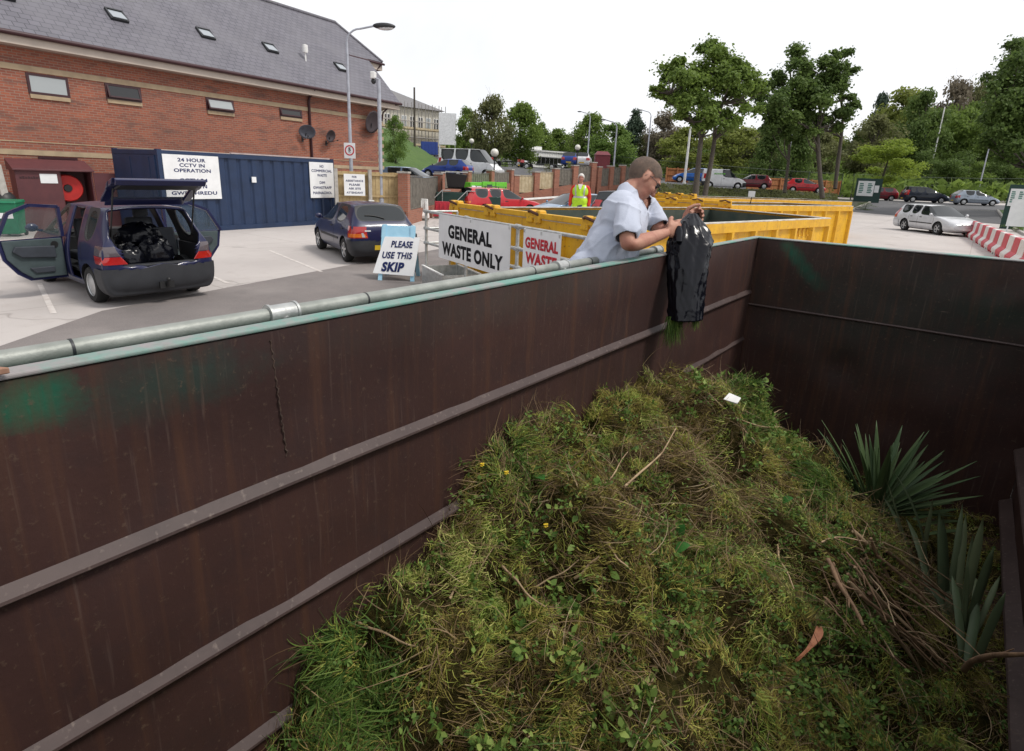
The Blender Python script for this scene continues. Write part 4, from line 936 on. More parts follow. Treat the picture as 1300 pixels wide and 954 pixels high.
sk3 = yellow_skip('furthest yellow skip with a long pale rim below the parked cars', n3+side, Vector((f3_.x, f3_.y, 0))+side, f3_, n3, ZR+.04)
p = at(868, 274, 22.0)
# small white marker board on a stick in the middle skip
p = gnd(909, 246, 1.95); 
t = thing('marker_board', 'small white board on a rusty stick standing in the middle skip', 'sign', (sk2.location.x*.72+n2.x*.28, sk2.location.y*.72+n2.y*.28, 0), YAW-.3)
mb = MB(); mb.tube([(-.12,0,.1),(.02,0,1.72)], .015, 6); mb.build('stick', M['rust'], t); mb = MB(); mb.bb((-.10,-.02,1.68),(.10,0,1.86)); mb.build('board', M['sign_white'], t)

# ------------------------------------------------------------------ guard rail with the general waste banners
ZB = 1.35
ra, rb = gnd(541, 268.5, ZB), gnd(806, 313, ZB); v = rb-ra; L = Vector((v.x, v.y)).length; ANG = math.atan2(v.y, v.x)
gr = thing('guard_rail', 'galvanised tube guard rail hung with general waste banners', 'railing', (ra.x, ra.y, 0), ANG)
for z in (ZB, ZB-.30, ZB-.56):
    mb = MB(); mb.tube([(0,0,z),(L,0,z)], .024, 10); mb.build('rail', M['galv'], gr, smooth=60)
for x in (0, 1.55, 3.05, L):
    mb = MB(); mb.tube([(x,0,0),(x,0,ZB+.03)], .026, 10)
    for z in (ZB, ZB-.30, ZB-.56): mb.tube([(x-.05,0,z),(x+.05,0,z)], .036, 10)
    mb.build('post', M['galv'], gr, smooth=50)
back = gnd(578, 266, ZB)
mb = MB()
for z in (ZB, ZB-.30, ZB-.56): mb.tube([(0,0,z),(.02,.62,z)], .02, 8)
mb.tube([(.02,.62,0),(.02,.62,ZB)], .024, 8); mb.build('side_rail', M['galv'], gr, smooth=60)
def on_rail(px, py):
    """x along rail plane, z for a pixel on that vertical plane"""
    d = ray(px, py); n = Vector((-v.y, v.x, 0)).normalized(); t_ = (Vector((ra.x, ra.y, 0))-Vector((CAMP.x, CAMP.y, 0))).dot(n)/d.dot(n); p = CAMP+d*t_
    return (p-Vector((ra.x, ra.y, 0))).dot(Vector((v.x, v.y, 0)).normalized()), p.z
def banner(label, q, lines, m_, fs):
    (xa, za), (xb, zb2) = on_rail(*q[0]), on_rail(*q[1]); (xc, zc) = on_rail(*q[2]); w = xb-xa; h = (za+zb2)/2-zc
    loc = Vector((ra.x, ra.y, 0))+Matrix.Rotation(ANG, 3, 'Z') @ Vector(((xa+xb)/2, -.035, 0)); z0 = zc
    t = thing('banner', label, 'banner', (loc.x, loc.y, z0), ANG)
    mb = MB(); nx, nz = 20, 10; vs = []
    for s in (0, 1):
        for j in range(nz+1):
            for i in range(nx+1):
                x = -w/2+w*i/nx; z = h*j/nz; y = .0012*math.sin(x*6+z*3)+.0006*math.sin(x*15)*(1-j/nz); vs.append((x, y+s*.003, z))
    k0 = (nx+1)*(nz+1); fs_ = []
    for j in range(nz):
        for i in range(nx):
            a = j*(nx+1)+i; fs_.append((a, a+1, a+nx+2, a+nx+1)); fs_.append((k0+a, k0+a+nx+1, k0+a+nx+2, k0+a+1))
    mb.add(vs, fs_); mb.build('sheet', M['sign_white'], t, smooth=180, clean=False)
    for (tx, cx2, cz, tw, th) in fs: lettering([tx], t, m_, (cx2*w, -.0038, cz*h), tw*w, th*h, depth=.0016, bold=.045)
    mb = MB()
    for x in (-w/2+.03, 0, w/2-.03): mb.tube([(x, -.012, h-.05), (x, -.012, h-.01), (x, .03, h+.02)], .006, 5)
    mb.build('tie', M['galv'], t)
banner('wide white banner reading general waste only in black on the guard rail', [(559.5, 271), (651.5, 288), (606, 341)], 0, M['letter_black'], [('GENERAL', -.03, .655, .62, .30), ('WASTE ONLY', -.01, .25, .86, .30)])
banner('smaller white banner reading general waste in red on the guard rail', [(668, 290), (716, 298), (690, 352)], 0, M['letter_red'], [('GENERAL', .0, .70, .88, .25), ('WASTE', 0, .36, .84, .27)])
# low sheet metal box and timber crate at the foot of the rail
p = gnd(536, 362); t = thing('sheet_box', 'low grey sheet metal tray beside the guard rail post', 'tray', (p.x, p.y, 0), ANG-.12)
mb = MB(); mb.bb((0,0,0),(1.15,.015,.36)); mb.bb((0,.015,0),(.015,.7,.36)); mb.bb((1.135,.015,0),(1.15,.7,.36)); mb.bb((.015,.685,0),(1.135,.7,.36)); mb.bb((.015,.015,.0),(1.135,.685,.02)); mb.build('sides', M['galv'], t)
mb = MB(); mb.bb((-.01,-.01,.363),(1.16,.03,.38)); mb.bb((-.01,.67,.363),(1.16,.71,.38)); mb.build('lip', M['white'], t)
p = gnd(592, 352); t = thing('timber_crate', 'yellowish timber crate under the wide general waste banner', 'crate', (p.x-.2, p.y+.55, 0), ANG)
mb = MB()
for z in (.08, .28, .48, .66): mb.bb((-.55,-.4,z),(.85,-.375,z+.13)); mb.bb((-.55,.4,z),(.85,.425,z+.13)); mb.bb((-.575,-.37,z),(-.552,.395,z+.13))
for (x, y) in ((-.55,-.372),(.83,-.372),(-.55,.36),(.83,.36),(.15,-.372)): mb.bb((x,y,0),(x+.07,y+.035,.82))
mb.build('slats', M['timber'], t)

# ------------------------------------------------------------------ A-board sign
pl, pr = gnd(478, 356), gnd(528, 358); v = pr-pl; ANG2 = math.atan2(v.y, v.x); W2 = v.length
ab = thing('a_board', 'pale blue framed folding sign saying please use this skip', 'sign', ((pl.x+pr.x)/2, (pl.y+pr.y)/2, 0), ANG2)
H2 = 1.02; tl = R(19); rot = Matrix.Rotation(-tl, 3, 'X')
def leg(name, x, back):
    mb = MB(); s = 1 if back else -1; a = Vector((x*W2/2, -.0 if not back else .66, 0)); b = Vector((x*W2/2*.86, .33-.02*(1 if not back else -1), H2)); mb.bar(a, b, .075, .045, up=(0,1,0)); mb.build('leg', M['lightblue'], ab)
for x in (-.82, .82): leg('leg', x, False); leg('leg', x, True)
mb = MB(); a = Vector((0, .255, .80)); mb.box((0, .285, .90), (W2*.86, .03, .24), 0, rot); mb.build('top_board', M['lightblue'], ab)
mb = MB(); 
def fp(x, s): return Vector(((x-.10+.24*s)*W2, -.03+s*.345, s*H2))
mb.poly([fp(-.52,.13), fp(.52,.10), fp(.47,.80), fp(-.42,.79)], .02, (0,-1,.3)); mb.build('panel', M['sign_white'], ab)
mb = MB(); mb.box((0, .50, .48), (W2*.9, .02, .84), 0, Matrix.Rotation(tl, 3, 'X')); mb.build('back_panel', M['greypanel'], ab)
for tx, s, w_, h_, x_ in (('PLEASE', .66, .56, .13, .06), ('USE THIS', .46, .76, .13, .0), ('SKIP', .25, .58, .19, -.05)):
    L_ = lettering([tx], ab, M['letter_blue'], (0, 0, 0), w_*W2, h_, depth=.004, bold=.03 if tx != 'SKIP' else .05, shear=.22)
    me = L_.data; c = fp(x_, s)+Vector((0, -.026, .008)); r3 = Matrix.Rotation(-math.atan2(.345, H2), 4, 'X')
    me.transform(Matrix.Translation(c) @ r3)
# sheet metal side piece to its right

# ------------------------------------------------------------------ vehicles
CARS = {   # L, W, hood z, cowl z, belt z, roof z, rear: tail y / boot z, y of: rear glass base, roof rear, roof front, cowl ; pillars; sill z; wheel r; axle y
 'hatch':  dict(L=3.83, W=1.63, nose=.66, hood=.84, belt=.90, rear=.86, roof=1.39, yb=-1.78, yr=-1.47, yf=.05, yc=.93, pil=[(-1.30,-.46),(-.36,.07)], wr=.285, ax=(-1.22,1.22), rw=.55, seatq=1),
 'round':  dict(L=3.80, W=1.65, nose=.62, hood=.84, belt=.92, rear=.88, roof=1.43, yb=-1.80, yr=-1.35, yf=.05, yc=1.10, pil=[(-1.15,-.40),(-.30,.10)], wr=.29, ax=(-1.20,1.25), rw=.55),
 'estate': dict(L=4.55, W=1.73, nose=.64, hood=.86, belt=.92, rear=.90, roof=1.44, yb=-2.18, yr=-1.88, yf=.20, yc=1.05, pil=[(-1.75,-1.05),(-.95,-.32),(-.22,.25)], wr=.31, ax=(-1.26,1.30), rw=.58),
 'mpv':    dict(L=4.13, W=1.72, nose=.70, hood=.94, belt=1.00, rear=.96, roof=1.60, yb=-1.98, yr=-1.72, yf=.05, yc=1.18, pil=[(-1.60,-1.12),(-1.02,-.34),(-.24,.15)], wr=.30, ax=(-1.30,1.28), rw=.58),
 'saloon': dict(L=4.30, W=1.70, nose=.64, hood=.84, belt=.90, rear=.93, roof=1.40, yb=-1.45, yr=-.85, yf=.20, yc=1.00, pil=[(-.98,-.36),(-.26,.25)], wr=.30, ax=(-1.24,1.30), rw=.55, boot=True),
 'smallvan':dict(L=4.0, W=1.68, nose=.74, hood=1.00, belt=1.05, rear=1.10, roof=1.80, yb=-1.98, yr=-1.90, yf=.42, yc=1.15, pil=[(-.22,.45)], wr=.30, ax=(-1.28,1.25), rw=.66, van=True),
 'minibus':dict(L=5.45, W=1.98, nose=.80, hood=1.15, belt=1.28, rear=1.3, roof=2.34, yb=-2.70, yr=-2.62, yf=1.00, yc=1.95, pil=[(-2.45,-1.25),(-1.12,.05),(.22,.95)], wr=.34, ax=(-1.55,1.75), rw=.80),
}
BODY, GLS, TRIMI, WELL, HOLE = 0, 1, 2, 3, 4
def loft_body(p, glassy=True, holes=()):
    L, W = p['L']/2, p['W']/2; rf = p['roof']; rw = p['rw']
    # station: y, zb, width factor, belt z, top edge z, top half-width, top centre z
    st = []
    st.append((-L, .34, .86, p['rear']-.10 if not p.get('boot') else .80, p['rear']-.06 if not p.get('boot') else .84, W*.70, p['rear']-.04 if not p.get('boot') else .86, ''))
    st.append((-L+.07, .26, .955, p['rear'], p['rear']+.05, W*.80, p['rear']+.07, ''))
    if p.get('boot'): st.append((p['yb']-.2, .22, .99, p['belt']+.02, .95, W*.80, .97, ''))
    st.append((p['yb'], .20, 1., p['belt'], p['belt']+.09, W*.80, p['belt']+.10, 'RG'))
    # roof rear
    st.append((p['yr'], .20, 1., p['belt'], rf-.07, W*.70, rf-.02, ''))
    ys = []
    for (a, b) in p['pil']: ys += [(a, 'S'), (b, '')]
    for (y, k) in ys:
        if y > p['yf']: continue
        st.append((y, .20, 1., p['belt'], rf-.055, W*.715, rf, k))
    lastS = ys[-1][0] >= p['yf']-.06
    st = [s for s in st if not (abs(s[0]-p['yf']) < .07 and s[7] == '')]
    st.append((p['yf'], .20, 1., p['belt']-.005, rf-.075, W*.70, rf-.025, 'WS'))
    st.append((p['yc'], .20, 1., p['belt']-.03, p['hood']+.03, W*.82, p['hood']+.05, ''))
    st.append((L-.55, .20, .985, p['hood']-.10, p['hood']-.035, W*.78, p['hood']+.0, ''))
    st.append((L-.16, .22, .93, p['nose']-.03, p['nose']+.03, W*.72, p['nose']+.055, ''))
    st.append((L-.02, .30, .80, p['nose']-.13, p['nose']-.09, W*.62, p['nose']-.06, ''))
    vs = []; fs = []; ms = []
    rows = []
    for (y, zb, wf, zbelt, zt, ht, zc, k) in st:
        w = W*wf; zm = zb+(zbelt-zb)*.52
        half = [(0, zb), (w*.86, zb), (w*.975, zb+.10), (w*1.0, zm), (w*.955, zbelt), (ht, zt), (ht*.55, zc-.012), (0, zc)]
        ring = half + [(-x, z) for (x, z) in half[-2:0:-1]]
        rows.append(ring)
    n = len(rows[0])
    for r, s in zip(rows, st): vs += [(x, s[0], z) for (x, z) in r]
    for i in range(len(rows)-1):
        for k in range(n):
            kk = (k+1) % n; mi = BODY
            strip = k if k < 7 else n-1-k       # 4: belt->roof edge ; 5,6: roof
            nm, nm2 = st[i][7], st[i+1][7]
            if glassy:
                if strip == 4 and nm == 'S': mi = GLS
                if strip == 4 and nm == 'WS' : mi = GLS
                if strip in (5, 6) and nm == 'RG' and not p.get('van'): mi = GLS
                if strip in (5, 6) and nm == 'WS': mi = GLS
            for (pred) in holes:
                if pred(strip, st[i][0], st[i+1][0], k < 7): mi = HOLE
            fs.append((i*n+k, (i+1)*n+k, (i+1)*n+kk, i*n+kk)); ms.append(mi)
    fs.append(tuple(range(n))); ms.append(BODY); q = (len(rows)-1)*n; fs.append(tuple(q+k for k in range(n))[::-1]); ms.append(BODY)
    me = bpy.data.meshes.new('body'); me.from_pydata(vs, [], fs); me.update(); me.polygons.foreach_set('material_index', ms)
    return me
def window_groups(bm):
    gl = [f for f in bm.faces if f.material_index == GLS]; seen = set(); out = []
    for f in gl:
        if f in seen: continue
        st = [f]; seen.add(f); grp = []
        while st:
            g = st.pop(); grp.append(g)
            for e in g.edges:
                for h in e.link_faces:
                    if h not in seen and h.material_index == GLS and h.normal.dot(g.normal) > .62: seen.add(h); st.append(h)
        out.append(grp)
    return out
def smooth_body(p, levels, holes=()):
    me = loft_body(p, True, holes); bm = bmesh.new(); bm.from_mesh(me); bmesh.ops.recalc_face_normals(bm, faces=bm.faces)
    for grp in window_groups(bm):
        r = bmesh.ops.inset_region(bm, faces=grp, thickness=.032, depth=-.004, use_even_offset=True)
        for f in r['faces']: f.material_index = TRIMI if f.material_index != HOLE else HOLE
    cl = bm.edges.layers.float.get('crease_edge') or bm.edges.layers.float.new('crease_edge')
    for e in bm.edges:
        ms = {f.material_index for f in e.link_faces}
        if GLS in ms and len(ms) > 1: e[cl] = 1.0
        elif TRIMI in ms and len(ms) > 1: e[cl] = 1.0
        elif len(e.link_faces) == 2 and e.link_faces[0].normal.dot(e.link_faces[1].normal) < .75: e[cl] = .45
    bm.to_mesh(me); bm.free()
    def fn(o):
        s = o.modifiers.new('s', 'SUBSURF'); s.levels = levels; s.render_levels = levels; s.use_limit_surface = False
    return modmesh(me, fn)
def cut_wells(me, p):
    mb = MB()
    for y in p['ax']:
        for s in (-1, 1): mb.lathe([(0, -.16), (p['wr']+.055, -.16), (p['wr']+.055, .16), (0, .16)], (s*(p['W']/2-.09), y, p['wr']), 24, WELL, (1, 0, 0))
    cut = mb.mesh('cut'); bm = bmesh.new(); bm.from_mesh(cut); bmesh.ops.remove_doubles(bm, verts=bm.verts, dist=1e-5); bmesh.ops.recalc_face_normals(bm, faces=bm.faces); bm.to_mesh(cut); bm.free()
    for m_ in (me, cut):
        ix = [f.material_index for f in m_.polygons]; m_.materials.clear()
        for k in ('white', 'glass', 'trim', 'black', 'black'): m_.materials.append(M[k])
        m_.polygons.foreach_set('material_index', ix)
    co = bpy.data.objects.new('cut', cut); COL.objects.link(co)
    def fn(o):
        b = o.modifiers.new('b', 'BOOLEAN'); b.operation = 'DIFFERENCE'; b.object = co; b.solver = 'EXACT'
    r = modmesh(me, fn); bpy.data.objects.remove(co); return r
def split_by(me, idx_sets):
    out = []
    for ids in idx_sets:
        bm = bmesh.new(); bm.from_mesh(me); bmesh.ops.delete(bm, geom=[f for f in bm.faces if f.material_index not in ids], context='FACES')
        m2 = bpy.data.meshes.new('part'); bm.to_mesh(m2); bm.free(); out.append(m2)
    return out
def islands(me):
    bm = bmesh.new(); bm.from_mesh(me); bmesh.ops.remove_doubles(bm, verts=bm.verts, dist=1e-5); seen = set(); groups = []
    for f in bm.faces:
        if f in seen: continue
        st = [f]; seen.add(f); g = []
        while st:
            x = st.pop(); g.append(x)
            for e in x.edges:
                for h in e.link_faces:
                    if h not in seen and h.normal.dot(x.normal) > .6: seen.add(h); st.append(h)
        groups.append(g)
    out = []
    for g in groups:
        vm = {}; vs = []; fs = []
        for f in g:
            t = []
            for v in f.verts:
                if v not in vm: vm[v] = len(vs); vs.append(v.co.copy())
                t.append(vm[v])
            fs.append(t)
        m2 = bpy.data.meshes.new('w'); m2.from_pydata(vs, [], fs); m2.update(); out.append(m2)
    bm.free(); return out
def patch(bvh, c4, direction, off=.006, n=6, m=4):
    """Rectangular patch (4 corners a,b,c,d) thrown along direction onto the body skin."""
    a, b, c, d = [Vector(x) for x in c4]; D = Vector(direction).normalized(); vs = []; ok = True
    for j in range(m+1):
        for i in range(n+1):
            u, v = i/n, j/m; p = (a*(1-u)+b*u)*(1-v)+(d*(1-u)+c*u)*v
            h = bvh.ray_cast(p-D*1.0, D, 3.0)
            q = h[0] if h[0] is not None else None
            if q is None: ok = False; q = p
            vs.append(q-D*off)
    k0 = len(vs); vs += [v+D*(off+.004) for v in vs]
    fs = []
    for j in range(m):
        for i in range(n):
            x = j*(n+1)+i; fs.append((x, x+1, x+n+2, x+n+1))
    rim_ = [i for i in range(n+1)]+[j*(n+1)+n for j in range(1, m+1)]+[m*(n+1)+i for i in range(n-1, -1, -1)]+[j*(n+1) for j in range(m-1, 0, -1)]
    for q, r in zip(rim_, rim_[1:]+rim_[:1]): fs.append((q, k0+q, k0+r, r))
    return vs, fs
def wheel(parent, x, y, p, side, spokes, near):
    r = p['wr']; mb = MB(); ns = 28 if near else 16; w = .19
    mb.lathe([(r*.62,-w/2),(r*.90,-w/2),(r*.985,-w*.36),(r,-w*.2),(r,w*.2),(r*.985,w*.36),(r*.90,w/2),(r*.66,w/2),(r*.62,w*.44)], (x, y, r), ns, 0, (side, 0, 0))
    t = mb.build('wheel', M['tyre'], parent, smooth=40)
    mb = MB(); q = Vector((side, 0, 0)).to_track_quat('Z', 'Y') if False else Vector((0,0,1)).rotation_difference(Vector((side, 0, 0)))
    mb.lathe([(r*.67, w*.40),(r*.62, w*.47),(r*.58, w*.40)], (x, y, r), ns, 0, (side, 0, 0))
    if spokes:
        for k in range(spokes):
            a = 2*PI*k/spokes; dv = q @ Vector((math.cos(a), math.sin(a), 0)); c = Vector((x, y, r))+Vector((side*w*.40, 0, 0)); mb.bar(c+dv*r*.05, c+dv*r*.60, r*.17, .02, up=(side, 0, 0))
        mb.lathe([(0, w*.46),(r*.14, w*.44),(r*.16, w*.34)], (x, y, r), 12, 0, (side, 0, 0))
    else: mb.lathe([(0, w*.46),(r*.2, w*.45),(r*.50, w*.41),(r*.60, w*.36)], (x, y, r), ns, 0, (side, 0, 0))
    mb.build('rim', M['rim'], t, smooth=40)
    mb = MB(); mb.lathe([(0, w*.18),(r*.64, w*.18)], (x, y, r), ns, 0, (side, 0, 0)); mb.build('brake_disc', M['black'], t)
BODYCACHE = {}
def get_body(kind, lv):
    if (kind, lv) not in BODYCACHE: BODYCACHE[(kind, lv)] = cut_wells(smooth_body(CARS[kind], lv), CARS[kind])
    return BODYCACHE[(kind, lv)]
def car(kind, name, label, cat, loc, heading, pm, near=False, group=None, spokes=5, side_trim=True, rack=False, bump_m=None, plate_front=False):
    p = CARS[kind]; L, W = p['L']/2, p['W']/2
    t = thing(name, label, cat, loc, math.atan2(-heading[0], heading[1]), group)
    me = get_body(kind, 3 if near else 2).copy()
    (bm_, gm) = split_by(me, [{BODY, TRIMI, WELL}, {GLS}])
    lut = {BODY: 0, TRIMI: 1, WELL: 2}
    ix = [lut.get(f.material_index, 0) for f in bm_.polygons]
    bm_.materials.clear(); body = link('body', bm_, [pm, M['trim'], M['black']], t, smooth=38); bm_.polygons.foreach_set('material_index', ix)
    for w in islands(gm):
        if len(w.polygons) < 2: continue
        link('window', w, M['glass'], t, smooth=180)
    full = get_body(kind, 3 if near else 2); bvh = BVHTree.FromPolygons([v.co for v in full.vertices], [tuple(f.vertices) for f in full.polygons])
    def P(nm, mm, c4, d, off=.006, n=6, m=4, par=None):
        vs, fs = patch(bvh, c4, d, off, n, m); mb = MB(); mb.add(vs, fs); return mb.build(nm, mm, par or t, smooth=40)
    bm2 = bump_m or pm
    zb = p['rear']
    for s in (-1, 1):
        d = (-s, .9, 0)
        zl, zh = (zb-.24, zb+.02) if kind not in ('minibus', 'smallvan', 'mpv', 'estate') else (zb-.22, zb+.26)
        x0, x1, y0 = s*(W-.30), s*(W+.05), -L-.0
        P('tail_lamp', M['redlamp'], [(s*(W-.27), -L-.12, zl), (s*(W+.06), -L+.22, zl), (s*(W+.06), -L+.22, zh), (s*(W-.23), -L-.1, zh)], (-s*.75, .7, 0), .008)
        if near:
            P('indicator', M['amber'], [(s*(W-.25), -L-.12, zl+.02), (s*(W+.03), -L+.18, zl+.02), (s*(W+.03), -L+.18, zl+.10), (s*(W-.22), -L-.1, zl+.10)], (-s*.75, .7, 0), .013)
            P('reversing_lamp', M['clearlamp'], [(s*(W-.34), -L-.1, zl+.02), (s*(W-.27), -L-.1, zl+.02), (s*(W-.25), -L-.1, zl+.12), (s*(W-.30), -L-.1, zl+.12)], (0, 1, 0), .010)
        zn = p['nose']
        P('headlight', M['clearlamp'], [(s*(W-.40), L+.05, zn-.14), (s*(W-.02), L-.22, zn-.11), (s*(W-.03), L-.26, zn+.03), (s*(W-.40), L+.03, zn-.0)], (-s*.55, -.8, 0), .008)
        # mirror, handles, side strip
        mb = MB(); mb.ell((s*(W+.06), p['yc']-.26, p['belt']+.05), (.085, .05, .065), 10, 8); mb.bar((s*(W*.93), p['yc']-.24, p['belt']+.0), (s*(W+.06), p['yc']-.26, p['belt']+.03), .04, .04); mb.build('wing_mirror', M['trim'] if not near else pm, t, smooth=60)
        for (a, b) in p['pil'][-2:]:
            if b < a: continue
            yh = a+.08
            P('door_handle', M['trim'] if not p.get('van') else M['trim'], [(s*(W+.1), yh, p['belt']-.13), (s*(W+.1), yh+.16, p['belt']-.13), (s*(W+.1), yh+.16, p['belt']-.10), (s*(W+.1), yh, p['belt']-.10)], (-s, 0, 0), .015, 3, 1)
        for y in sorted({round(a-.05, 2) for (a, b) in p['pil'][-2:]}|{round(p['yc']-.12, 2)}):
            P('door_seam', M['black'], [(s*(W+.1), y-.006, .34), (s*(W+.1), y+.006, .34), (s*(W+.1), y+.006, p['belt']-.02), (s*(W+.1), y-.006, p['belt']-.02)], (-s, 0, 0), .002, 1, 6)
        if side_trim: P('rubbing_strip', M['trim'], [(s*(W+.1), p['ax'][0]+.42, .50), (s*(W+.1), p['ax'][1]-.42, .50), (s*(W+.1), p['ax'][1]-.42, .55), (s*(W+.1), p['ax'][0]+.42, .55)], (-s, 0, 0), .012, 10, 1)
    zm_ = .2+(p['belt']-.2)*.52
    link('rear_bumper', subset(bm_, lambda c: c.z < zm_ and c.y < p['ax'][0]-p['wr']-.07 and c.y < -L+.55, .022), bm2, t, smooth=40)
    link('front_bumper', subset(bm_, lambda c: c.z < zm_-.03 and c.y > p['ax'][1]+p['wr']+.07, .022), bm2, t, smooth=40)
    P('grille', M['black'], [(-W*.42, L+.1, p['nose']-.15), (W*.42, L+.1, p['nose']-.15), (W*.40, L+.1, p['nose']-.06), (-W*.40, L+.1, p['nose']-.06)], (0, -1, 0), .008, 8, 2)
    P('number_plate', M['yplate'], [(-.26, -L-.1, .345), (.26, -L-.1, .345), (.26, -L-.1, .455), (-.26, -L-.1, .455)], (0, 1, 0), .032, 2, 1)
    P('number_plate', M['white'], [(-.26, L+.1, .30), (.26, L+.1, .30), (.26, L+.1, .40), (-.26, L+.1, .40)], (0, -1, 0), .032, 2, 1)
    if near:
        P('badge', M['clearlamp'], [(-.05, -L-.1, zb-.06), (.05, -L-.1, zb-.06), (.05, -L-.1, zb-.02), (-.05, -L-.1, zb-.02)], (0, 1, 0), .008, 2, 1)
        P('badge', M['clearlamp'], [(-.48, -L-.1, zb-.09), (-.34, -L-.1, zb-.09), (-.34, -L-.1, zb-.06), (-.48, -L-.1, zb-.06)], (0, 1, 0), .008, 2, 1)
        yb, z0 = p['yb'], p['belt']+.12
        pts = []
        for k in range(7):
            u = k/6; hit = bvh.ray_cast(Vector((.05-.45*u, -3, z0+.03+.16*u*(1-u*.55))), Vector((0, 1, 0)), 4); pts.append(hit[0]+Vector((0, -.02, 0)) if hit[0] else Vector((.05-.45*u, yb, z0)))
        mb = MB(); mb.tube(pts, .010, 6); mb.build('rear_wiper', M['black'], t, smooth=60)
    for y in p['ax']:
        for s in (-1, 1): wheel(t, s*(W-.115), y, p, s, spokes, near)
    if rack:
        mb = MB()
        for s in (-1, 1): mb.tube([(s*W*.62, -1.2, p['roof']+.05), (s*W*.62, .05, p['roof']+.05)], .018, 6); 
        for yy in (-1.15, -.4, 0):
            for s in (-1, 1): mb.tube([(s*W*.62, yy, p['roof']-.03), (s*W*.62, yy, p['roof']+.05)], .02, 6)
        mb.build('roof_rails', M['trim'], t, smooth=60)
    mb = MB(); mb.bb((-W*.78, -L+.25, .17), (W*.78, L-.3, .22)); mb.build('underbody', M['black'], t)
    return t
PN = dict(navy=paint('navy_paint', (.012,.015,.062)), silver=paint('silver_paint', (.64,.65,.67), .25), dnavy=paint('dark_navy_paint', (.012,.018,.035)), ice=paint('ice_silver_paint', (.34,.39,.46), .5),
          red=paint('red_paint', (.50,.022,.030)), mred=paint('maroon_paint', (.16,.012,.022)), blue=paint('blue_paint', (.012,.13,.50)), dblue=paint('royal_blue_paint', (.012,.045,.25)), white=paint('white_car_paint', (.74,.75,.77)), grey=paint('dark_grey_paint', (.028,.032,.045)), lblue=paint('pale_blue_paint', (.20,.30,.44), .3))
# dark blue hatchback in the yard
wl_r, wl_f = gnd(440, 333), gnd(405, 316); hd = (wl_f-wl_r).normalized(); rt = Vector((hd.y, -hd.x, 0)); cen = (wl_r+wl_f)/2+rt*.72
fie = car('hatch', 'parked_car', 'dark navy hatchback parked in the middle of the yard behind the folding sign', 'car', cen, hd, PN['navy'], True, bump_m=M['bumper']); fie.scale = (.95,)*3
# silver estate
wl_r, wl_f = gnd(1142, 292), gnd(1193, 299); hd = (wl_f-wl_r).normalized(); rt = Vector((hd.y, -hd.x, 0)); cen = (wl_r+wl_f)/2-rt*.8
car('estate', 'parked_car', 'silver estate car crossing the yard beside the red and white barriers', 'car', cen, hd, PN['silver'], True, rack=False)
def far_car(kind, label, px, py, d, hpx, pm, name='parked_car', cat='car', group=None, spokes=0, dz=0, **k):
    """hpx: heading as (right, away) in camera terms"""
    p = at(px, py, d); h = Vector((RT.x, RT.y, 0)).normalized()*hpx[0]+Vector((FW.x, FW.y, 0)).normalized()*hpx[1]; h.normalize()
    x, y = p.x, p.y; return car(kind, name, label, cat, (x, y, zof(x, y, px)+dz), h, pm, False, group, spokes, **k)
def zof(x, y, px): return float(terr_z(x, y)) if px < 1075 else float(base_z(x, y))+.02
G_ = 'cars parked along the upper road'
far_car('minibus', 'white minibus with dark side windows parked below the grass bank', 598, 226, 49, (.97, -.35), PN['white'], 'minibus', 'minibus', side_trim=False)
far_car('round', 'royal blue hatchback parked in front of the white minibus', 568, 227, 44, (-.95, .3), PN['dblue'], group=G_)
far_car('saloon', 'dark grey saloon parked in front of trees, right of the globe lamp', 645, 212, 62, (1, -.25), PN['grey'], group=G_)
far_car('saloon', 'dark grey car parked in front of the long white shed', 686, 216, 58, (1, -.28), PN['grey'], group=G_)
far_car('hatch', 'blue hatchback half hidden behind the brick wall near the shed', 724, 214, 60, (.2, 1), PN['dblue'], group=G_)
far_car('hatch', 'pale car beside the blue hatchback, only its roof above the wall', 740, 213, 60, (.2, 1), PN['white'], group=G_)
far_car('round', 'bright blue hatchback parked on the upper road behind the white post', 878, 231, 58, (-1, .2), PN['blue'], group=G_)
v_ = far_car('smallvan', 'small white panel van with green lettering on the upper road', 917, 240, 55, (1, -.25), PN['white'], 'panel_van', 'van', side_trim=False, bump_m=M['trim'])
far_car('hatch', 'maroon hatchback parked right behind the white panel van', 951, 240, 57.5, (-1, .22), PN['mred'], group=G_)
far_car('round', 'red rounded hatchback parked alone in front of the orange fence', 1020, 245, 60, (1, -.28), PN['red'], group=G_)
far_car('hatch', 'red car showing its tail beside the green information board', 1113, 249, 63, (-1, .25), PN['mred'], group=G_)
far_car('mpv', 'dark navy people carrier parked on the road before the mesh fence', 1172, 257, 60, (1, -.25), PN['dnavy'], group=G_)
far_car('round', 'pale silver blue hatchback parked at the right end of the road', 1235, 262, 57, (1, -.25), PN['ice'], group=G_)
far_car('hatch', 'dark red car just visible beside the face of the bending man', 806, 235, 56, (-1, .2), PN['mred'], group=G_)
for tx, z, w_, h_ in (('RENTAL', 1.22, .9, .17),):
    pass
L_ = MB()
for s in (-1, 1):
    for k in range(6): L_.bb((s*.80-.004, -.95+k*.17, 1.30), (s*.80+.004, -.95+k*.17+.11, 1.42))
p = CARS['smallvan']; 
o = L_.build('green_lettering', M['lime'], v_)
def yard_car(kind, label, px, py, d, h, pm, near=False, **k):
    p = at(px, py, d); hv = Vector((RT.x, RT.y, 0)).normalized()*h[0]+Vector((FW.x, FW.y, 0)).normalized()*h[1]
    return car(kind, 'parked_car', label, 'car', (p.x, p.y, 0), hv.normalized(), pm, near, None, 5, **k)
yard_car('estate', 'bright red estate with roof rails behind the nearest yellow skip', 635, 266, 30, (.88, .47), PN['red'], True, rack=True)
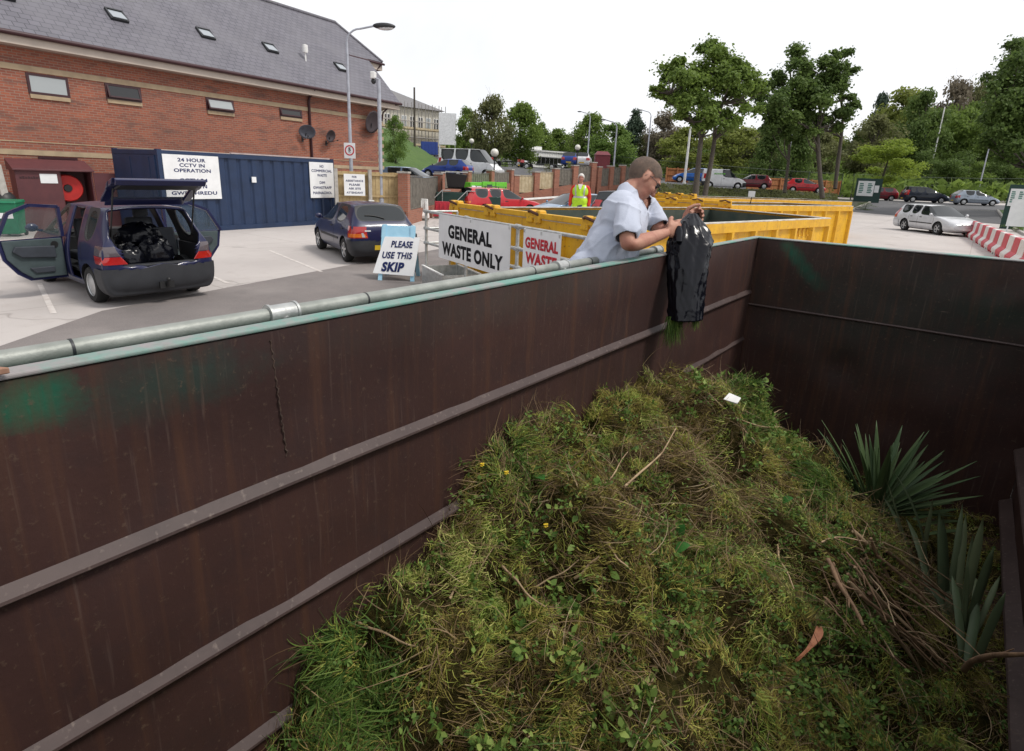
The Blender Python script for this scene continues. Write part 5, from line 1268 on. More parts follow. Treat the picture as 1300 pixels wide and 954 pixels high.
yard_car('hatch', 'pale blue car left of the attendant with its windscreen in view', 722, 268, 27, (-.85, -.5), PN['lblue'], True)
yard_car('mpv', 'dark people carrier standing between the attendant and the bending man', 785, 272, 26, (.35, .94), PN['dnavy'], True)
p = at(524, 231, 34); car('hatch', 'parked_car', 'pale blue car showing its windscreen above the timber fence by the brick corner', 'car', (p.x, p.y, p.z-.55), (Vector((RT.x, RT.y, 0))*1-Vector((FW.x, FW.y, 0))*.3).normalized(), PN['lblue'])

# ------------------------------------------------------------------ open people carrier with bags in the boot
def open_car():
    p = CARS['mpv']; L, W = p['L']/2, p['W']/2
    wl, wr_ = gnd(119, 388), gnd(249, 369); ax = (wr_-wl); ax.z = 0; rtv = ax.normalized(); hd = Vector((-rtv.y, rtv.x, 0)); cen = (wl+wr_)/2+hd*(-p['ax'][0])
    t = thing('open_car', 'dark blue people carrier with tailgate and both rear doors wide open', 'car', (cen.x, cen.y, 0), math.atan2(-hd.x, hd.y)); SC = .88; hd = Matrix.Rotation(R(-6), 3, 'Z') @ hd; rtv = Vector((hd.y, -hd.x, 0)); cen = (wl+wr_)/2+hd*(-p['ax'][0]*SC+.12)+rtv*.05; t.rotation_euler.z = math.atan2(-hd.x, hd.y); t.location = (cen.x, cen.y, 0); t.scale = (SC, SC, SC)
    def tail(strip, y0, y1, left): return strip in (5, 6) and y0 <= p['yb']+.01 and y0 > -L+.02 or (strip in (5, 6) and y1 <= p['yb']+.02)
    def door(strip, y0, y1, left): return strip in (2, 3, 4) and y0 >= -1.03 and y1 <= -.33
    me = smooth_body(p, 3, (tail, door)); me = cut_wells(me, p)
    # open the lower part of the rear panel as well
    bm = bmesh.new(); bm.from_mesh(me)
    dele = []
    for f in bm.faces:
        c = f.calc_center_median()
        if f.material_index == HOLE: dele.append(f)
        elif c.y < -L+.16 and .66 < c.z and abs(c.x) < W*.66: dele.append(f)
        elif c.y < p['yr']-.04 and c.z > .98 and abs(c.x) < W*.64: dele.append(f)
        elif f.material_index == TRIMI and -1.08 < c.y < -.29 and abs(c.x) > .4 and c.z < p['roof']-.07: dele.append(f)
    bmesh.ops.delete(bm, geom=list(set(dele)), context='FACES'); bm.to_mesh(me); bm.free()
    bm_, gm = split_by(me, [{BODY, TRIMI, WELL}, {GLS}])
    lut = {BODY: 0, TRIMI: 1, WELL: 2}
    ix = [lut.get(f.material_index, 0) for f in bm_.polygons]
    bm_.materials.clear(); body = link('body', bm_, [PN['navy'], M['trim'], M['black'], M['trim']], t, smooth=38); bm_.polygons.foreach_set('material_index', ix)
    sd_ = body.modifiers.new('s', 'SOLIDIFY'); sd_.thickness = .035; sd_.offset = -1; sd_.material_offset = 3; sd_.material_offset_rim = 0
    for w in islands(gm):
        if len(w.polygons) < 2: continue
        c = sum((v.co for v in w.vertices), Vector())/len(w.vertices)
        if c.y < p['yr']-.05 and abs(c.x) < .4: continue
        if -1.03 < c.y < -.34 and abs(c.x) > .5: continue
        link('window', w, M['clear'], t, smooth=180)
    full = get_body('mpv', 3); bvh = BVHTree.FromPolygons([v.co for v in full.vertices], [tuple(f.vertices) for f in full.polygons])
    def Pt(nm, mm, c4, d, off=.006, n=6, m=4, par=None):
        vs, fs = patch(bvh, c4, d, off, n, m); mb = MB(); mb.add(vs, fs); return mb.build(nm, mm, par or t, smooth=40)
    for s in (-1, 1):
        lamp = Pt('tail_lamp', M['redlamp'], [(s*(W-.20), -L-.1, .70), (s*(W+.06), -L+.30, .70), (s*(W+.06), -L+.34, .82), (s*(W-.16), -L-.06, .82)], (-s*.8, .6, 0), .010)
        Pt('clear_lens', glassmat('smoked_lens', (.10,.08,.09), .1), [(s*(W-.16), -L-.06, .83), (s*(W+.06), -L+.34, .83), (s*(W+.06), -L+.30, .98), (s*(W-.11), -L-.02, .98)], (-s*.8, .6, 0), .010, par=lamp)
        mb = MB(); mb.ell((s*(W+.10), p['yc']-.30, p['belt']+.06), (.10, .05, .075), 10, 8); mb.bar((s*W*.93, p['yc']-.28, p['belt']), (s*(W+.08), p['yc']-.3, p['belt']+.03), .04, .04); mb.build('wing_mirror', PN['navy'], t, smooth=60)
        for y in (-1.07, -.28): Pt('door_seam', M['black'], [(s*(W+.1), y-.006, .34), (s*(W+.1), y+.006, .34), (s*(W+.1), y+.006, .98), (s*(W+.1), y-.006, .98)], (-s, 0, 0), .002, 1, 6)
    link('rear_bumper', subset(bm_, lambda c: c.z < .625 and c.y < p['ax'][0]-p['wr']-.07, .028), M['bumper'], t, smooth=40)
    mb = MB(); mb.bb((-W*.72, -L+.02, .635), (W*.72, -L+.16, .675)); mb.build('loading_sill', M['bumper'], t, bevel=.01)
    Pt('front_bumper', M['bumper'], [(-W*.86, L+.1, .26), (W*.86, L+.1, .26), (W*.86, L+.1, .50), (-W*.86, L+.1, .50)], (0, -1, 0), .05, 14, 3)
    for y in p['ax']:
        for s in (-1, 1): wheel(t, s*(W-.115), y, p, s, 0, True)
    mb = MB(); mb.bar((0, -L+.1, .33), (0, -L-.12, .33), .06, .06); mb.tube([(0, -L-.12, .30), (0, -L-.14, .40)], .02, 8); mb.ell((0, -L-.14, .42), (.032,.032,.032), 10, 8); mb.bb((-.12, -L-.09, .27), (.10, -L-.05, .38)); mb.build('tow_bar', M['black'], t)
    # interior
    mb = MB(); mb.bb((-W*.86, -L+.10, .42), (W*.86, 1.1, .47)); mb.bb((-W*.86, -L+.10, .47), (-W*.80, -1.1, .92)); mb.bb((W*.80, -L+.10, .47), (W*.86, -1.1, .92)); mb.bb((-W*.84, .95, .47), (W*.84, 1.15, .98)); mb.build('cabin_floor', M['trim'], t)
    M['seatcloth'] = mat('seat_cloth', (.05,.055,.065), .9)
    for x in (-.40, .40):
        for y in (.05, ):
            mb = MB(); mb.box((x, y, .62), (.48, .5, .16)); mb.box((x, y-.30, .98), (.46, .13, .62), 0, Matrix.Rotation(R(-12), 3, 'X')); mb.box((x, y-.38, 1.38), (.26, .09, .16)); mb.build('seat', M['seatcloth'], t, bevel=.04)
    mb = MB(); mb.box((-.05, -.98, .60), (1.05, .5, .16)); mb.box((.32, -1.26, .92), (.50, .13, .52), 0, Matrix.Rotation(R(-10), 3, 'X')); mb.build('rear_seat', M['seatcloth'], t, bevel=.04)
    mb = MB(); mb.lathe([(.17,-.012),(.185,0),(.17,.012),(.155,0),(.17,-.012)], (-.40, .66, 1.02), 20, 0, (0, -.8, .5)); mb.bar((-.40, .68, 1.0), (-.40, 1.0, .9), .06, .06); mb.build('steering_wheel', M['black'], t, smooth=60)
    # tailgate swung up
    tg = MB(); HY, HZ = p['yr']+.02, p['roof']-.01; a_ = R(31)     # leaf runs back from the hinge, slightly upward
    def tp(x, s, h): return (x, HY-s*math.cos(a_)*1.0-h*math.sin(a_), HZ+s*math.sin(a_)+.06+h*math.cos(a_))
    n = 8; 
    prof = [(-.0, .58, .0), (.25, .66, .02), (.62, .68, .0), (.80, .65, -.05), (1.0, .62, -.13)]
    vs = []; fs = []
    # frame: outer skin minus window hole -> build as strips
    def ring(s0, s1, x0, x1, h0, h1, th): tg.hexa([tp(x0, s0, h0-th), tp(x1, s0, h0-th), tp(x1, s1, h1-th), tp(x0, s1, h1-th), tp(x0, s0, h0), tp(x1, s0, h0), tp(x1, s1, h1), tp(x0, s1, h1)])
    ring(0, .12, -.60, .60, 0, .03, .07); ring(.12, .52, -.68, -.55, .03, .035, .10); ring(.12, .52, .55, .68, .03, .035, .10)
    ring(.52, .64, -.70, .70, .035, .02, .11); ring(.64, .86, -.69, .69, .02, -.06, .11); ring(.86, 1.02, -.66, .66, -.06, -.19, .10)
    gate = tg.build('tailgate', PN['navy'], t, bevel=.015)
    mb = MB(); mb.hexa([tp(-.55,.12,-.02), tp(.55,.12,-.02), tp(.55,.52,-.01), tp(-.55,.52,-.01), tp(-.55,.12,.0), tp(.55,.12,.0), tp(.55,.52,.01), tp(-.55,.52,.01)]); mb.build('rear_window', M['clear'], gate)
    mb = MB(); mb.hexa([tp(-.60,.62,-.13), tp(.60,.62,-.13), tp(.56,.96,-.24), tp(-.56,.96,-.24), tp(-.60,.62,-.10), tp(.60,.62,-.10), tp(.56,.96,-.20), tp(-.56,.96,-.20)]); mb.build('inner_lining', M['trim'], gate)
    for s in (-1, 1):
        mb = MB(); mb.tube([(s*.62, p['yr']-.10, 1.12), Vector(tp(s*.60, .55, -.06))], .013, 6); mb.build('gas_strut', M['black'], t, smooth=60)
    # rear doors opened square: hinge at the front edge of the opening
    for s in (-1, 1):
        hy, hx = -.30, s*(W-.03); ang = R(82) if s < 0 else R(90)
        dr = MB(); out = Vector((s*math.sin(ang), -math.cos(ang), 0)); inn = Vector((-s*math.cos(ang)*-1*0, 0, 0))
        nrm = Vector((out.y, -out.x, 0)) ; nrm = nrm if nrm.y > 0 else -nrm     # outer skin faces forward when open
        base = Vector((hx, hy, 0))
        def q(u, z, k): return base+out*u+Vector((0, 0, z))+nrm*k
        Ld = .92 if s < 0 else 1.06; kx = Ld/.80
        # lower panel outline (wheel arch cut at the trailing edge)
        lo = [(0,.30),(.48*kx,.30),(.62*kx,.42),(.76*kx,.66),(Ld,.98),(0,1.00)]
        dr.poly([q(u, z, .035) for u, z in lo], .03, nrm)
        fr = [((0,1.0),(0,1.50)), ((0,1.50),(.36*kx,1.53)), ((.36*kx,1.53),(.62*kx,1.40)), ((.62*kx,1.40),(Ld,.98))]
        for a2, b2 in fr: dr.bar(q(a2[0], a2[1], .04), q(b2[0], b2[1], .04), .05, .06, up=nrm)
        d_ = dr.build('rear_door', PN['navy'], t)
        mb = MB(); mb.poly([q(u, z, .0) for u, z in [(.03,.34),(.45*kx,.34),(.58*kx,.46),(.72*kx,.68),(.75*kx,.97),(.03,.98)]], .034, nrm); mb.build('door_trim', mat('door_card', (.052,.075,.080), .7), d_, bevel=.01)
        mb = MB(); mb.poly([q(u, z, -.05) for u, z in [(.16,.66),(.56*kx,.70),(.66*kx,.80),(.62*kx,.88),(.16,.86)]], .05, nrm); mb.poly([q(u, z, -.03) for u, z in [(.20,.42),(.48,.42),(.56,.52),(.20,.52)]], .03, nrm); mb.build('armrest', mat('armrest_grey', (.035,.042,.055), .7), d_, bevel=.015)
        mb = MB(); mb.lathe([(0,.0),(.055,.0),(.055,.02),(0,.02)], q(.15,.88,-.012), 14, 0, nrm); mb.build('door_handle', M['black'], d_)
        mb = MB(); mb.poly([q(u, z, .035) for u, z in [(.02,1.0),(.02,1.48),(.35*kx,1.51),(.60*kx,1.39),(.77*kx,1.0)]], .006, nrm); mb.build('window', M['clear'], d_)
    # black bags in the boot (things of their own)
    for (x, y, z, r_, lab) in ((-.34, -1.62, .70, (.24,.22,.26), 'shiny black rubbish bag at the left of the open boot'), (.10, -1.55, .74, (.28,.24,.30), 'full black rubbish bag in the middle of the open boot'), (.02, -1.18, 1.02, (.36,.22,.24), 'black rubbish bag stacked behind the others in the boot')):
        mb = MB(); n, m_ = 28, 18; vs = []
        for j in range(m_+1):
            th = PI*j/m_
            for k in range(n):
                ph = 2*PI*k/n; w = 1+.07*math.sin(5*ph+3*th+x*9)+.06*math.sin(9*ph-4*th)+.05*math.sin(14*th+2*ph)
                vs.append((r_[0]*w*math.sin(th)*math.cos(ph), r_[1]*w*math.sin(th)*math.sin(ph), r_[2]*w*math.cos(th)))
        mb.add(vs, [(j*n+k, (j+1)*n+k, (j+1)*n+(k+1) % n, j*n+(k+1) % n) for j in range(m_) for k in range(n)])
        o = mb.build('rubbish_bag', M['bag'], smooth=60); o.matrix_world = Matrix.Translation(cen) @ Matrix.Rotation(t.rotation_euler.z, 4, 'Z') @ Matrix.Translation((x*.88, y*.88, z*.88)) @ Matrix.Scale(.88, 4); tag(o, lab, 'rubbish bag', 'black bags in the open boot')
    return t
m, nt, b = newmat('black_bag_plastic'); b.inputs['Base Color'].default_value = (.004,.0045,.008,1); b.inputs['Roughness'].default_value = .20; b.inputs['Specular IOR Level'].default_value = .32
bump(nt, b, noise(nt, 14, 2, .5, None, 1.0), .14, .02); M['bag'] = m
open_car()

# ------------------------------------------------------------------ the big garden waste skip in the foreground
def skipmat():
    m, nt, b = newmat('rusted_skip_paint')
    tc = N(nt, 'ShaderNodeTexCoord'); tc.name = 'TC'; ob = tc.outputs['Object']
    f = noise(nt, 1.3, 6, .65); f2 = noise(nt, 7, 6, .7); f3 = noise(nt, 55, 4, .7); fe = noise(nt, 11, 9, .78)
    c = mix(nt, ramp(nt, f, [(.35, 0), (.68, 1)]), (.038,.0185,.0165), (.060,.028,.023))
    c = mix(nt, ramp(nt, f2, [(.5, 0), (.72, .6)]), c, (.034,.020,.020))
    # worn green paint left in patches near the rim, and a painted end-wall shade
    sp = N(nt, 'ShaderNodeSeparateXYZ'); nt.links.new(ob, sp.inputs[0])
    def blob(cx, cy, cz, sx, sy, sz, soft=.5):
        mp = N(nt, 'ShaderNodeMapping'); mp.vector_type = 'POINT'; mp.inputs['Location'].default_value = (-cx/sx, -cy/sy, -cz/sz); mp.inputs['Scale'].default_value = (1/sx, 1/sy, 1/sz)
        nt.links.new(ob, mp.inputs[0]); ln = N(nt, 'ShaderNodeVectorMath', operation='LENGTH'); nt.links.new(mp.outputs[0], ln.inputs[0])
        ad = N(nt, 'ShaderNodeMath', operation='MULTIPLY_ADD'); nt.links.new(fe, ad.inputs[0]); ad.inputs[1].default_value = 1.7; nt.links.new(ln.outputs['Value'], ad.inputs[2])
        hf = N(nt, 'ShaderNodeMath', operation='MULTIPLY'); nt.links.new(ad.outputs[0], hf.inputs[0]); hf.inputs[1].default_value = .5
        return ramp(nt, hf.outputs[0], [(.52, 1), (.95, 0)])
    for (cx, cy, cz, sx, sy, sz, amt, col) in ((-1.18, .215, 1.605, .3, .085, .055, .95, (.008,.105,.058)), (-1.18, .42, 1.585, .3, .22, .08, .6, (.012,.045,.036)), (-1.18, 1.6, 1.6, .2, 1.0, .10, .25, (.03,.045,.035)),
            (-.98, 4.26, 1.62, .05, .2, .05, .9, (.008,.12,.07)), (-.90, 4.26, 1.53, .055, .2, .06, .85, (.008,.115,.07)), (-.80, 4.26, 1.43, .055, .2, .06, .8, (.008,.105,.065)), (-.94, 4.26, 1.575, .06, .2, .06, .85, (.008,.12,.07)), (-.85, 4.26, 1.48, .06, .2, .06, .85, (.008,.11,.065)), (-.75, 4.26, 1.38, .06, .2, .06, .55, (.010,.09,.055)), (.2, 4.26, 1.35, .30, .2, .13, .45, (.010,.06,.042)), (-.3, 4.26, 1.30, 1.2, .35, .6, .75, (.018,.022,.018))):  # last entry: shade over the whole end wall, put into its colour
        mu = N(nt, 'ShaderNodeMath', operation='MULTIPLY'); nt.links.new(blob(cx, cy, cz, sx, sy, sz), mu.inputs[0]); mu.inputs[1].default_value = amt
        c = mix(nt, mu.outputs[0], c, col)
    # vertical scratches and rust specks
    mp = N(nt, 'ShaderNodeMapping'); mp.inputs['Scale'].default_value = (95, 95, 2.2); nt.links.new(ob, mp.inputs[0])
    s1 = noise(nt, 1.0, 3, .5, mp.outputs[0]); c = mix(nt, ramp(nt, s1, [(.62, 0), (.78, .34)]), c, (.15,.105,.085))
    mp4 = N(nt, 'ShaderNodeMapping'); mp4.inputs['Scale'].default_value = (22, 22, .9); nt.links.new(ob, mp4.inputs[0])
    c = mix(nt, ramp(nt, noise(nt, 1.0, 5, .6, mp4.outputs[0]), [(.52, 0), (.72, .6)]), c, (.085,.038,.022))
    mp2 = N(nt, 'ShaderNodeMapping'); mp2.inputs['Scale'].default_value = (8, 26, 110); mp2.inputs['Rotation'].default_value = (.5, .2, 0); nt.links.new(ob, mp2.inputs[0])
    s2 = noise(nt, 1.0, 3, .5, mp2.outputs[0]); c = mix(nt, ramp(nt, s2, [(.72, 0), (.80, .4)]), c, (.18,.135,.115))
    mp3 = N(nt, 'ShaderNodeMapping'); mp3.inputs['Scale'].default_value = (40, 190, 40); mp3.inputs['Rotation'].default_value = (-.7, .3, 0); nt.links.new(ob, mp3.inputs[0])
    s3 = noise(nt, 1.0, 2, .5, mp3.outputs[0]); c = mix(nt, ramp(nt, s3, [(.73, 0), (.80, .4)]), c, (.20,.155,.12))
    c = mix(nt, ramp(nt, f3, [(.60, 0), (.72, .5)]), c, (.12,.080,.055))
    nt.links.new(c, b.inputs['Base Color']); b.inputs['Roughness'].default_value = .58; b.inputs['Specular IOR Level'].default_value = .35
    mx = N(nt, 'ShaderNodeMath', operation='ADD'); nt.links.new(f3, mx.inputs[0]); nt.links.new(f, mx.inputs[1]); bump(nt, b, mx.outputs[0], .10, .008); return m
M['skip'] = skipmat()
m, nt, b = newmat('worn_rib_paint'); f = noise(nt, 5, 6, .7); f2 = noise(nt, 60, 3)
c = mix(nt, ramp(nt, f, [(.38, 0), (.66, 1)]), (.066,.042,.038), (.042,.025,.023)); c = mix(nt, ramp(nt, f2, [(.6, 0), (.75, .6)]), c, (.17,.13,.11))
nt.links.new(c, b.inputs['Base Color']); b.inputs['Roughness'].default_value = .6; M['rib'] = m
m, nt, b = newmat('pale_teal_rim'); f = noise(nt, 4.5, 5, .7); f2 = noise(nt, 40, 4)
c = mix(nt, ramp(nt, f, [(.42, 0), (.58, 1)]), (.13,.28,.235), (.27,.25,.25)); c = mix(nt, ramp(nt, f2, [(.58, 0), (.70, .7)]), c, (.20,.22,.20))
nt.links.new(c, b.inputs['Base Color']); b.inputs['Roughness'].default_value = .6; M['rim_teal'] = m
RZ = 1.65; X0, X1, Y0, Y1 = -1.18, .475, -1.3, 4.26
skp = thing('garden_skip', 'large brown and green steel skip full of garden waste in the foreground', 'skip', (0, 0, 0))
from mathutils import noise as mnoise
def sheet_wall(name, axis, pos, a0, a1, out, dents=()):
    """thick steel sheet: inner face gently dented; axis 'x' means wall plane x=pos"""
    nu, nz = int((a1-a0)/.06), 28; vs = []; th = .05
    for j in range(nz+1):
        for i in range(nu+1):
            u = a0+(a1-a0)*i/nu; z = .03+(RZ-.03)*j/nz
            d = .011*mnoise.noise(Vector((u*2.1, z*2.6, pos*3)))+.007*mnoise.noise(Vector((u*5, z*6, 2)))
            for (du, dz, r, amp) in dents: d += amp*math.exp(-((u-du)**2+(z-dz)**2)/(r*r))
            edge = min(1, (RZ-z)/.1); d *= edge
            vs.append((pos+out*d, u, z) if axis == 'x' else (u, pos+out*d, z))
    k0 = len(vs)
    for j in range(nz+1):
        for i in range(nu+1):
            u = a0+(a1-a0)*i/nu; z = .03+(RZ-.03)*j/nz; vs.append((pos+out*th, u, z) if axis == 'x' else (u, pos+out*th, z))
    w = nu+1; fs = []
    for o, fl in ((0, 0), (k0, 1)):
        for j in range(nz):
            for i in range(nu):
                q = (o+j*w+i, o+j*w+i+1, o+(j+1)*w+i+1, o+(j+1)*w+i); fs.append(q if not fl else q[::-1])
    per = list(range(w))+[j*w+nu for j in range(1, nz+1)]+[nz*w+i for i in range(nu-1, -1, -1)]+[j*w for j in range(nz-1, 0, -1)]
    for a, b_ in zip(per, per[1:]+per[:1]): fs.append((a, b_, k0+b_, k0+a))
    mb = MB(); mb.add(vs, fs); return mb.build(name, [M['skip']], skp, smooth=40)
sw = sheet_wall('side_wall', 'x', X0, Y0, Y1+.05, -1, [(.9, 1.45, .25, .004), (2.2, 1.5, .3, -.006)])
sheet_wall('side_wall', 'x', X1, Y0, Y1+.05, 1)
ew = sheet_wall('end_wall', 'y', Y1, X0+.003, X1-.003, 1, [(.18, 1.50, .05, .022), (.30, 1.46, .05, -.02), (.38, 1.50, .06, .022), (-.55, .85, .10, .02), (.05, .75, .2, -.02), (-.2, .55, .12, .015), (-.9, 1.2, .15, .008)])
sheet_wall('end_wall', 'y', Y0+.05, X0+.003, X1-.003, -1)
mb = MB(); mb.bb((X0, Y0+.05, .03), (X1, Y1, .06)); mb.build('floor', M['skip'], skp)
mb = MB(); mb.tube([(X0+.002, Y1-.004, 1.185), (-.3, Y1-.006, 1.19), (X1, Y1-.004, 1.19)], .008, 6); mb.build('weld_seam', M['rib'], ew)
for z in (1.275, .93, .60, .27):
    for s, xw in ((1, X0), (-1, X1)):
        p_ = .019 if s > 0 else .055
        hh = 1.0 if s < 0 else .62; prof = [(0, -.018*hh), (p_*.86, -.016*hh), (p_, -.010*hh), (p_*.93, .0), (0, .034*hh)]
        mb = MB(); n = len(prof); ya, yb = Y0+.1, (Y1-.02 if s > 0 else Y1-.06)
        ny = 60; vs = []
        for k in range(ny+1):
            y = ya+(yb-ya)*k/ny; w_ = .0022*mnoise.noise(Vector((y*3, z*9, s)))
            vs += [(xw+s*(x+(w_ if x > 0 else .0)), y, z+dz+w_) for (x, dz) in prof]
        fs = [(k*n+i, k*n+i+1, (k+1)*n+i+1, (k+1)*n+i) for k in range(ny) for i in range(n-1)]+[tuple(range(n)), tuple(ny*n+i for i in range(n))[::-1]]
        mb.add(vs, fs); mb.build('rib', M['rib'], skp if s < 0 else sw, smooth=24)
# rough vertical weld on the long wall
mb = MB(); pts = [(X0+.001+.001*(k % 2), .635+.0016*math.sin(k*1.7)+.0012*math.sin(k*4.1)+.0004*k, RZ-.02-k*.0062) for k in range(48)]
mb.tube(pts, [.0014+.0012*((k*7) % 5 == 0)+.0006*((k*3) % 4 == 0) for k in range(48)], 6); mb.build('weld_seam', mat('burnt_weld', (.045,.028,.022), .8, c2=(.08,.05,.035), scale=80), sw, smooth=60)
mb = MB()
mb.hexa([(X0+.004,Y0,RZ+.003),(X0+.004,Y1+.08,RZ+.003),(X0-.042,Y1+.08,RZ+.003),(X0-.042,Y0,RZ+.003),(X0+.004,Y0,RZ+.012),(X0+.004,Y1+.08,RZ+.012),(X0-.042,Y1+.08,RZ+.012),(X0-.042,Y0,RZ+.012)])
mb.bb((X0+.006, Y1-.006, RZ+.003), (X1+.06, Y1+.08, RZ+.0115)); mb.bb((X1-.004, Y0, RZ+.003), (X1+.06, Y1-.008, RZ+.012))
mb.build('rim', M['rim_teal'], skp, bevel=.003)
mb = MB(); mb.bb((X0-.075, Y0, RZ-.14), (X0-.062, Y1+.1, RZ-.004)); mb.bb((X0-.10, Y0, RZ-.155), (X0-.052, Y1+.1, RZ-.142)); mb.bb((X0-.05, Y1+.056, RZ-.3), (X1+.06, Y1+.085, RZ-.002)); mb.bb((X0-.062,Y0,RZ-.14),(X0-.052,Y1+.05,RZ-.01)); mb.build('outer_flange', M['teal'], skp)
mb = MB()
for k in range(7): y = Y0+.3+k*.8; mb.bb((X0-.13, y, .1), (X0-.052, y+.1, RZ-.16))
mb.build('outer_post', M['teal'], skp)
o = MB(); o.hexa([(-1.245,.05,RZ+.014),(-1.175,.05,RZ+.014),(-1.165,.188,RZ+.016),(-1.225,.150,RZ+.016),(-1.245,.05,RZ+.026),(-1.175,.05,RZ+.026),(-1.165,.188,RZ+.027),(-1.225,.150,RZ+.027)])
o = o.build('wood_offcut', mat('raw_wood', (.40,.24,.16), .8, c2=(.28,.15,.10), scale=30), bevel=.002); tag(o, 'small reddish wooden offcut lying on the rim at the left edge', 'wood')

# step behind the rail on which the public stands
mb = MB(); mb.bb((-2.45, -2.0, 0), (-1.40, 5.2, .58)); mb.bb((-2.95, -2.0, 0), (-2.453, 5.2, .29)); structure(mb.build('platform', M['tarmac'], bevel=.01))
# hand rail on the skip side
XR, ZR2, RR = -1.335, 1.6445, .0190
hr_ = thing('handrail', 'long galvanised tube handrail running along the rim of the skip', 'railing', (XR, 0, 0))
mb = MB(); mb.tube([(0, Y0, ZR2), (0, .45, ZR2), (0, 1.5, ZR2+.001), (0, 2.4, ZR2), (0, 3.0, ZR2)], RR, 20); mb.build('pipe', M['pipe'], hr_, smooth=60)
for y in (.312, 1.015, 1.82, 2.25):
    mb = MB(); mb.tube([(0, y-.0025, ZR2), (0, y+.0025, ZR2)], RR+.0014, 20); mb.build('pipe_joint', M['darksteel'], hr_, smooth=60)
for y in (.755, 2.02, 2.95):
    mb = MB(); mb.tube([(0, y-.035, ZR2), (0, y+.035, ZR2)], RR+.006, 20); mb.tube([(0, y-.039, ZR2), (0, y-.033, ZR2)], RR+.009, 20); mb.tube([(0, y+.033, ZR2), (0, y+.039, ZR2)], RR+.009, 20); mb.tube([(0, y, ZR2-.005), (0, y, ZR2-.075)], RR+.007, 18)
    mb.tube([(RR+.003, y, ZR2-.008), (RR+.011, y, ZR2-.009)], .0075, 10)
    k = mb.build('coupling', M['galv'], hr_, smooth=50)
    mb = MB(); mb.tube([(0, y, .58), (0, y, ZR2-.07)], RR, 16); mb.build('post', M['pipe'], hr_, smooth=60)

# ------------------------------------------------------------------ garden waste heap
CP = np.array([(-1.18,.2,.42),(-1.18,.45,.52),(-1.18,.66,.66),(-1.18,.97,.79),(-1.18,1.17,.93),(-1.18,1.40,1.12),(-1.18,1.62,1.11),(-1.18,1.9,1.03),(-1.18,2.2,1.12),(-1.18,2.6,1.11),(-1.18,3.0,1.02),(-1.18,3.4,.86),(-1.15,3.8,.66),(-1.1,4.2,.45),
  (-.85,.2,.38),(-.85,.7,.58),(-.85,1.1,.74),(-.85,1.5,.97),(-.85,2.0,1.02),(-.85,2.5,1.10),(-.85,3.0,1.03),(-.85,3.4,.82),(-.8,3.8,.46),(-.75,4.2,.22),
  (-.5,.2,.34),(-.5,.8,.50),(-.5,1.3,.66),(-.5,1.8,.82),(-.5,2.3,.88),(-.5,2.7,.90),(-.48,3.1,.78),(-.45,3.5,.45),(-.4,4.0,.12),
  (-.15,.3,.32),(-.15,1.0,.46),(-.15,1.6,.60),(-.15,2.1,.68),(-.15,2.6,.70),(-.15,3.0,.62),(-.12,3.4,.38),(-.1,3.9,.1),
  (.2,.5,.32),(.2,1.3,.40),(.2,1.9,.36),(.2,2.4,.32),(.2,2.8,.28),(.2,3.2,.25),(.2,3.9,.08),(.5,.6,.3),(.5,1.5,.22),(.5,2.2,.12),(.5,2.8,.08),(.5,3.3,.12),(.5,4.1,.07)])
CP[:, 2] -= (.075+.03*(CP[:, 0] > -.6))*np.clip((CP[:, 1]-1.5)/.7, 0, 1); CP[:, 2] = np.maximum(CP[:, 2], .075)
_ph = RNG.uniform(0, 6.28, (40, 2)); _dr = RNG.uniform(0, 6.28, 40)
def wob(x, y, f0, n=8, off=0):
    s = np.zeros_like(x)
    for i in range(n):
        a = _dr[(i+off) % 40]; f = f0*(1+.5*((i*7+off) % 5)/2); s += np.sin((x*np.cos(a)+y*np.sin(a))*f+_ph[(i+off) % 40, 0])
    return s/math.sqrt(n)
def heap_s(x, y):
    d2 = (x[..., None]-CP[:, 0])**2+(y[..., None]-CP[:, 1])**2+.012
    w = d2**-2.2; return (w*CP[:, 2]).sum(-1)/w.sum(-1)
def heap(x, y):
    x = np.asarray(x, float); y = np.asarray(y, float)
    z = heap_s(x, y)
    return z+.052*(np.abs(wob(x, y, 4.2, 8, 3))-.75)+.034*wob(x, y, 13, 8, 11)+.016*wob(x, y, 34, 8, 20)+.038*sm(1.7, .9, y)*(np.abs(wob(x, y, 8.5, 8, 26))-.7)
gx_ = np.linspace(X0+.004, X1-.004, 110); gy_ = np.linspace(-.2, Y1-.01, 280); GX, GY = np.meshgrid(gx_, gy_); GZ = heap(GX, GY)-.025
vs = np.stack([GX, GY, GZ], 2).reshape(-1, 3).tolist(); k = 110
me = bpy.data.meshes.new('waste_heap'); me.from_pydata(vs, [], [(j*k+i, j*k+i+1, (j+1)*k+i+1, (j+1)*k+i) for j in range(279) for i in range(109)]); me.update()
m, nt, b = newmat('matted_waste'); f = noise(nt, 22, 6, .75); f2 = noise(nt, 4, 3)
c = mix(nt, ramp(nt, f, [(.4, 0), (.65, 1)]), (.020,.016,.006), (.085,.065,.022)); c = mix(nt, ramp(nt, f2, [(.4, 0), (.7, .5)]), c, (.035,.040,.010))
nt.links.new(c, b.inputs['Base Color']); b.inputs['Specular IOR Level'].default_value = .05; b.inputs['Roughness'].default_value = .95; bump(nt, b, f, 1, .03); M['matted'] = m
stuff(link('waste_heap', me, M['matted'], smooth=180), 'dark matted body of the green waste heap inside the skip', 'garden waste')
VIEW = (np.array(FW), np.array(RT), np.array(UP))
